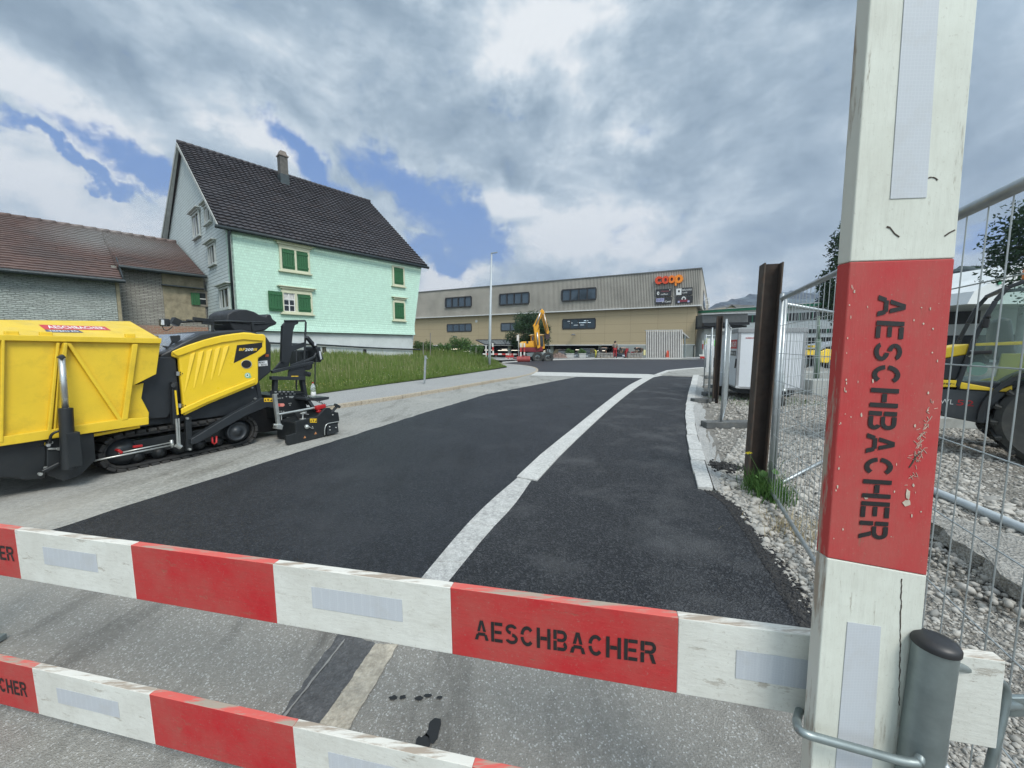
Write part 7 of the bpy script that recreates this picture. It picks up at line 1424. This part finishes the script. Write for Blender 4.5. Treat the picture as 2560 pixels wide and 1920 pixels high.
# crumbs along the footpath edge and the small spill
E0 = interp(blackE, 400); nc = 7000; idx = rng.integers(0, 400, nc); P = np.array([[E0[i].x, E0[i].y, .016] for i in idx])+np.stack([np.abs(rng.normal(0, .05, nc))-.03, rng.normal(0, .03, nc), np.zeros(nc)], 1); rocks(P, rng.uniform(.003, .014, nc), M['crumb'], 'black asphalt crumbs along the raw right edge of the new footpath', 'asphalt_crumbs', .8, 1)
c = gk(1566, 1012); P = np.stack([c.x+rng.normal(0, .10, 500), c.y+rng.normal(0, .09, 500), rng.uniform(.01, .04, 500)], 1); rocks(P, rng.uniform(.008, .022, 500), M['crumb'], 'little pile of black asphalt lumps on the pebbles by the right kerb', 'gravel', .8, 1)
n = 9000; pts_ = []
for _ in range(n):
    x_ = random.uniform(1528, 1960); y_ = random.uniform(868, 1080)
    if x_ > 1528+(y_-868)*.24: p_ = gk(x_, y_); pts_.append((p_.x, p_.y, .008))
P = np.array(pts_); s = (rng.gamma(2.2, .0045, len(P))+.006)*np.clip(P[:, 1]/5, .8, 2.); P[:, 2] = s*.2; rocks(P, s, M['rub'], 'fine grey gravel between the right kerb and the trailer', 'gravel', .6, 1)
# broken slab
ed = [(2290, 1292), (2322, 1300), (2345, 1312), (2358, 1320), (2372, 1338), (2385, 1351), (2412, 1362), (2443, 1384), (2464, 1395), (2486, 1413), (2500, 1435), (2515, 1445), (2560, 1471), (2640, 1500)]; bkk = [(2720, 1395), (2560, 1345), (2480, 1322), (2400, 1296), (2330, 1288)]
zS = .17; T_ = [hz(x, y, zS) for x, y in ed+bkk]; b = MB(); n = len(T_); bo = [Vector((p.x*1.0+random.uniform(.0, .05), p.y+random.uniform(.02, .09), zS-.10+random.uniform(-.02, .02))) for p in T_]
cen = sum(T_, Vector())/n; rings = [T_]
for k in (.85, .6, .3): rings.append([p.lerp(cen, 1-k)+UZ*random.uniform(-.006, .012) for p in T_])
vs = [v for r_ in rings for v in r_]+[cen]+bo; b.add(vs, [(j*n+i, j*n+(i+1) % n, (j+1)*n+(i+1) % n, (j+1)*n+i) for j in range(3) for i in range(n)]+[(3*n+i, 3*n+(i+1) % n, 4*n) for i in range(n)]+[(i, 4*n+1+i, 4*n+1+(i+1) % n, (i+1) % n) for i in range(n)])
tag(b.build('broken_slab', M['slabm'], None), 'broken slab of pale old pavement with a crumbling front edge under the fence', 'pavement slab')
n = 900; i = rng.integers(0, 12, n); P = np.array([[T_[k].x, T_[k].y, 0] for k in i])+np.stack([rng.normal(-.02, .06, n), rng.normal(-.05, .10, n), np.zeros(n)], 1); s = rng.gamma(2.2, .0045, n)+.006; P[:, 2] = s*.5+rng.random(n)*.06; rocks(P, s, M['rub'], 'loose broken pieces under the crumbling edge of the pale slab', 'slab_rubble', .8, 1)
# weeds
t = thing('weed_clump', 'green weed clump with broad leaves and one yellow flower by the nearer rusty beam', 'weeds', gk(1645, 1065))
c = np.array(gk(1650, 1068)); n = 700; P = c+np.stack([rng.normal(0, .08, n), rng.normal(-.05, .13, n), np.zeros(n)], 1); v_, f_ = blades(P, rng.uniform(.08, .30, n), rng.uniform(.003, .007, n), .9); npmesh('blades', v_, f_, M['leafw'], t)
b = MB()
for k in range(15):
    a = random.uniform(0, 6.28); r_ = random.uniform(.02, .2); cc = Vector(c)+Vector((math.cos(a)*r_*.8, math.sin(a)*r_*1.3-.05, random.uniform(.05, .30))); s_ = random.uniform(.018, .042); nrm = Vector((random.uniform(-.5, .5), -.6, random.uniform(.4, 1))).normalized(); X = nrm.orthogonal().normalized(); Y = nrm.cross(X)
    ring_ = [cc+(X*math.cos(q_)+Y*math.sin(q_))*s_*(1+.12*math.sin(5*q_))*(1.0 if j % 2 else .93) for j, q_ in enumerate([2*math.pi*j/14 for j in range(14)])]; b.add([cc+nrm*-.012]+ring_, [(0, 1+j, 1+(j+1) % 14) for j in range(14)])
b.build('broad_leaves', M['leafw'], t)
b = MB()
F0 = hp(1872, 1132, gk(1640, 1055), (0, 1, 0)); b.tube([Vector(c)+UZ*.0, F0.lerp(Vector(c), .5)+Vector((.03, 0, .02)), F0], .003, 5)
for dx, dz in ((.09, .18), (.14, .14), (.03, .2)): b.tube([Vector(c), Vector(c)+Vector((dx, 0, dz*1.2+.1)), Vector(c)+Vector((dx*1.3, -.02, dz+.25))], .0025, 5)
b.build('stem', M['leafw'], t)
b = MB()
for k in range(6):
    cc = F0+Vector((random.uniform(-.03, .03), 0, random.uniform(-.012, .012)))
    for j in range(5): a = j*1.256; d = Vector((math.cos(a), -.2, math.sin(a)*.5)); b.add([cc, cc+d*.012+Vector((-.004, 0, .003)), cc+d*.018, cc+d*.012+Vector((.004, 0, -.003))], [(0, 1, 2, 3)])
b.build('flower', mat('yellow_petals', (.8, .65, .02), .6), t)
n = 260; c = np.array(gk(1720, 1150)); P = c+np.stack([rng.normal(0, .16, n), rng.normal(0, .16, n), np.zeros(n)], 1); v_, f_ = blades(P, rng.uniform(.05, .16, n), rng.uniform(.0015, .003, n), 1.4); o = npmesh('dry_grass', v_, f_, M['strawm']); tag(o, 'tuft of dry straw coloured grass under the mesh of the nearest fence panel', 'dry grass', None, 'stuff')
n = 500; c = np.array(hy(1818, 985, 10.9)); P = np.stack([rng.uniform(5.9, 8.5, n), rng.uniform(9.8, 11.6, n), np.zeros(n)], 1); v_, f_ = blades(P, rng.uniform(.04, .14, n), rng.uniform(.004, .007, n), .9); o = npmesh('low_weeds', v_, f_, M['leafw']); tag(o, 'thin low weeds in the gravel around the trailer', 'weeds', None, 'stuff')
# ---------------------------------------------------------------- mountains and wooded hill
def ridge(name, Yd, prof, m, th, rough=.04, kind='structure', sub=40):
    pts = []
    for k in range(len(prof)-1):
        for j in range(sub//(len(prof)-1)+2): u = j/(sub//(len(prof)-1)+2); pts.append((prof[k][0]*(1-u)+prof[k+1][0]*u, prof[k][1]*(1-u)+prof[k+1][1]*u))
    pts.append(prof[-1]); b = MB(); rows = 10; vs = []
    for (x, y) in pts:
        T = hy(x, y, Yd); T.z += random.uniform(-1, 1)*rough*T.z
        for r_ in range(rows+1): v = r_/rows; z = T.z*v; off = (1-v)*-th; vs.append((T.x+random.uniform(-1, 1)*th*.06, Yd+off+random.uniform(-1, 1)*th*.07*(r_ < rows), z*(1+random.uniform(-.05, .05)*(0 < r_ < rows))))
        vs.append((T.x, Yd+th, -.3))
    R_ = rows+2; b.add(vs, [(i*R_+j, (i+1)*R_+j, (i+1)*R_+j+1, i*R_+j+1) for i in range(len(pts)-1) for j in range(R_-1)]); o = b.build(name, m, None, smooth=True); o['kind'] = kind; return o
M['mnt'] = mat('mountain_forest_rock', (.05, .078, .082), .95, 0, .35, .006); M['mnt2'] = mat('wooded_hill', (.028, .048, .038), .95, 0, .4, .05)
ridge('mountain', 1400, [(1560, 868), (1700, 830), (1760, 790), (1785, 768), (1815, 756), (1845, 748), (1875, 742), (1920, 735), (1960, 738), (2010, 728), (2080, 722), (2200, 700), (2400, 690), (2800, 660), (3200, 640)], M['mnt'], 700)
ridge('wooded_hill', 260, [(1990, 800), (2040, 760), (2075, 742), (2110, 735), (2200, 705), (2300, 690), (2390, 672), (2440, 668), (2520, 684), (2620, 676), (2900, 640)], M['mnt2'], 90, .03, sub=160)
# ---------------------------------------------------------------- haze
hb_ = MB(); hb_.box((0, 740, 199), (4400, 1700, 400)); hz_ = bpy.data.materials.new('haze'); hz_.use_nodes = True; nt_ = hz_.node_tree; nt_.nodes.clear(); oo = nt_.nodes.new('ShaderNodeOutputMaterial'); pv = nt_.nodes.new('ShaderNodeVolumePrincipled')
pv.inputs['Color'].default_value = (.72, .82, 1, 1); pv.inputs['Density'].default_value = .0004; pv.inputs['Anisotropy'].default_value = .2; nt_.links.new(pv.outputs[0], oo.inputs['Volume'])
HAZE = True
if HAZE: tag(hb_.build('haze', hz_, None), 'faint bluish haze in the air', 'haze', None, 'stuff')
# ---------------------------------------------------------------- sky and light
w = bpy.data.worlds.new('World'); sc.world = w; w.use_nodes = True; t = NT(w); bg = t.n['Background']; bg.inputs['Strength'].default_value = .11
SE, SA = math.radians(50), math.radians(148)    # sun elevation, azimuth (clockwise from +Y)
sky = t.new('ShaderNodeTexSky', _sky_type='NISHITA', _sun_disc=False, _sun_elevation=SE, _sun_rotation=SA)
tc = t.new('ShaderNodeTexCoord'); D = tc.outputs['Generated']; sp = t.new('ShaderNodeSeparateXYZ'); t.link(D, sp.inputs[0])
den = t.math('ADD', t.math('MAXIMUM', sp.outputs[2], 0.0), .16); cx = t.math('DIVIDE', sp.outputs[0], den); cy = t.math('DIVIDE', sp.outputs[1], den); cv = t.new('ShaderNodeCombineXYZ'); t.link(cx, cv.inputs[0]); t.link(cy, cv.inputs[1])
wv = t.new('ShaderNodeTexNoise', Scale=1.1, Detail=3); t.link(cv.outputs[0], wv.inputs['Vector']); ws = t.new('ShaderNodeVectorMath', _operation='SCALE'); t.link(wv.outputs['Color'], ws.inputs[0]); ws.inputs[3].default_value = .7; wa = t.new('ShaderNodeVectorMath', _operation='ADD'); t.link(cv.outputs[0], wa.inputs[0]); t.link(ws.outputs[0], wa.inputs[1]); W_ = wa.outputs[0]
dn = t.new('ShaderNodeTexNoise', Scale=9, Detail=5, Roughness=.6); t.link(D, dn.inputs['Vector']); dsub = t.new('ShaderNodeVectorMath', _operation='SUBTRACT'); t.link(dn.outputs['Color'], dsub.inputs[0]); dsub.inputs[1].default_value = (.5, .5, .5); dsc = t.new('ShaderNodeVectorMath', _operation='SCALE'); t.link(dsub.outputs[0], dsc.inputs[0]); dsc.inputs[3].default_value = .15; dad = t.new('ShaderNodeVectorMath', _operation='ADD'); t.link(D, dad.inputs[0]); t.link(dsc.outputs[0], dad.inputs[1]); DW = dad.outputs[0]
def spot(px, py, rx, ry, ang=0):
    d = ray(px, py).normalized(); R = Vector((d.y, -d.x, 0)).normalized(); Uu = R.cross(d); a = math.radians(ang); E1 = R*math.cos(a)+Uu*math.sin(a); E2 = -R*math.sin(a)+Uu*math.cos(a)
    out = []
    for E_, r in ((E1, rx), (E2, ry)):
        s = t.new('ShaderNodeVectorMath', _operation='SUBTRACT'); t.link(DW, s.inputs[0]); s.inputs[1].default_value = tuple(d); dt = t.new('ShaderNodeVectorMath', _operation='DOT_PRODUCT'); t.link(s.outputs[0], dt.inputs[0]); dt.inputs[1].default_value = tuple(E_/r); out.append(t.math('POWER', t.math('ABSOLUTE', dt.outputs['Value']), 2.0))
    f = t.new('ShaderNodeVectorMath', _operation='DOT_PRODUCT'); t.link(D, f.inputs[0]); f.inputs[1].default_value = tuple(d); front = t.ramp(f.outputs['Value'], 0, .2)
    v_ = t.ramp(t.math('ADD', out[0], out[1]), 0, 1.9, 1, 0); return t.math('MULTIPLY', t.math('MULTIPLY', v_, v_), front)
def addm(lst):
    o = lst[0]
    for x in lst[1:]: o = t.math('MAXIMUM', o, x)
    return o
blue = addm([spot(1130, 560, .17, .085, -28), spot(1010, 470, .15, .055, -28), spot(390, 437, .13, .030, -22), spot(190, 398, .09, .014, -22), spot(760, 395, .12, .035, -38), spot(1120, 655, .10, .040, 0), spot(1060, 620, .07, .05, 0), spot(2440, 640, .05, .03, 0)])
dz = t.new('ShaderNodeMapping', _vector_type='POINT'); dz.inputs['Scale'].default_value = (1, 1, 1.9); dz.inputs['Rotation'].default_value = (0, math.radians(-14), 0); t.link(D, dz.inputs['Vector']); DS = dz.outputs[0]
f1 = t.noise(DS, 2.6, 12, .60, .5); f2 = t.noise(DS, 6.5, 10, .62, .3); f3 = t.noise(D, 19, 8, .65, .2)
cov = t.math('ADD', t.math('MULTIPLY', t.math('SUBTRACT', f2, .5), 2.0), t.math('MULTIPLY', t.math('SUBTRACT', f3, .5), 1.3)); cov = t.math('SUBTRACT', t.math('ADD', cov, .84), t.math('MULTIPLY', blue, 1.30)); cov = t.ramp(cov, -.20, .62)
cov2 = t.new('ShaderNodeMapRange', _interpolation_type='SMOOTHSTEP'); t.link(cov, cov2.inputs[0]); cov = cov2.outputs[0]
white = addm([spot(130, 480, .30, .10, -22), spot(1290, 500, .11, .05, -12), spot(1140, 698, .08, .03, 5), spot(1480, 590, .28, .07, -5), spot(1360, 95, .16, .09, 10), spot(620, 300, .26, .06, -30), spot(100, 260, .3, .05, -35), spot(1600, 320, .10, .05, 5), spot(1840, 700, .12, .05, 5)])
dark = addm([spot(1050, 210, .30, .13, -20), spot(1780, 430, .26, .10, 10), spot(1900, 150, .40, .30, 0), spot(1260, 420, .24, .06, -20), spot(250, 40, .35, .12, 0), spot(2060, 250, .3, .3, 0), spot(1750, 700, .2, .05, 0), spot(760, 80, .25, .10, -20)])
lum = t.math('ADD', t.math('MULTIPLY', t.math('SUBTRACT', f1, .5), 1.65), t.math('MULTIPLY', t.math('SUBTRACT', f2, .5), 1.1)); lum = t.math('ADD', lum, t.math('MULTIPLY', t.math('SUBTRACT', f3, .5), .5))
lum = t.math('ADD', lum, t.math('SUBTRACT', t.math('MULTIPLY', white, .52), t.math('MULTIPLY', dark, .20))); lum = t.math('ADD', lum, t.ramp(sp.outputs[2], .0, .35, .14, 0)); lum = t.math('ADD', lum, .60); lum = t.ramp(lum, 0, 1.0)
cr = t.new('ShaderNodeValToRGB'); t.link(lum, cr.inputs[0]); e_ = cr.color_ramp.elements; e_[0].position = 0; e_[0].color = (.130, .178, .228, 1); e_[1].position = 1; e_[1].color = (.60, .62, .63, 1)
for p_, c_ in ((.25, (.172, .232, .290)), (.5, (.25, .318, .378)), (.75, (.385, .45, .50))): k = e_.new(p_); k.color = (*c_, 1)
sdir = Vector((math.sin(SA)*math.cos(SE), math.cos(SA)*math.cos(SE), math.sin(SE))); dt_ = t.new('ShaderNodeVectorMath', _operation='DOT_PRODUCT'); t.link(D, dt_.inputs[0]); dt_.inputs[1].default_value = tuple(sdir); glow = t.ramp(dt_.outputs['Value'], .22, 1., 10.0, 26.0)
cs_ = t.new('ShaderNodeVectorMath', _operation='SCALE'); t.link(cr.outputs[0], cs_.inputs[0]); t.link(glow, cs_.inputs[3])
bl2 = t.mix(.8, sky.outputs[0], (.75, 1.75, 4.3))
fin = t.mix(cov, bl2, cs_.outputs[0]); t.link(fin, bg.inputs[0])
L = bpy.data.lights.new('sun', 'SUN'); L.energy = 2.0; L.angle = math.radians(22); L.color = (1, .95, .87); lo_ = bpy.data.objects.new('sun', L); COL.objects.link(lo_)
sd = Vector((math.sin(SA)*math.cos(SE), math.cos(SA)*math.cos(SE), math.sin(SE))); lo_.rotation_euler = sd.to_track_quat('Z', 'Y').to_euler()
# ---------------------------------------------------------------- camera
cd = bpy.data.cameras.new('camera'); co = bpy.data.objects.new('camera', cd); COL.objects.link(co); co.location = CAM; co.rotation_euler = (math.pi/2-PITCH, 0, 0); cd.sensor_width = 36; cd.sensor_fit = 'HORIZONTAL'; cd.lens = FP/2560*36; cd.clip_start = .05; cd.clip_end = 6000; sc.camera = co
sc.view_settings.view_transform = 'Standard'; sc.view_settings.look = 'None'; sc.view_settings.exposure = 0.45; sc.view_settings.gamma = 1; sc.view_settings.use_curve_mapping = False
sc.cycles.max_bounces = 8; sc.cycles.use_denoising = True
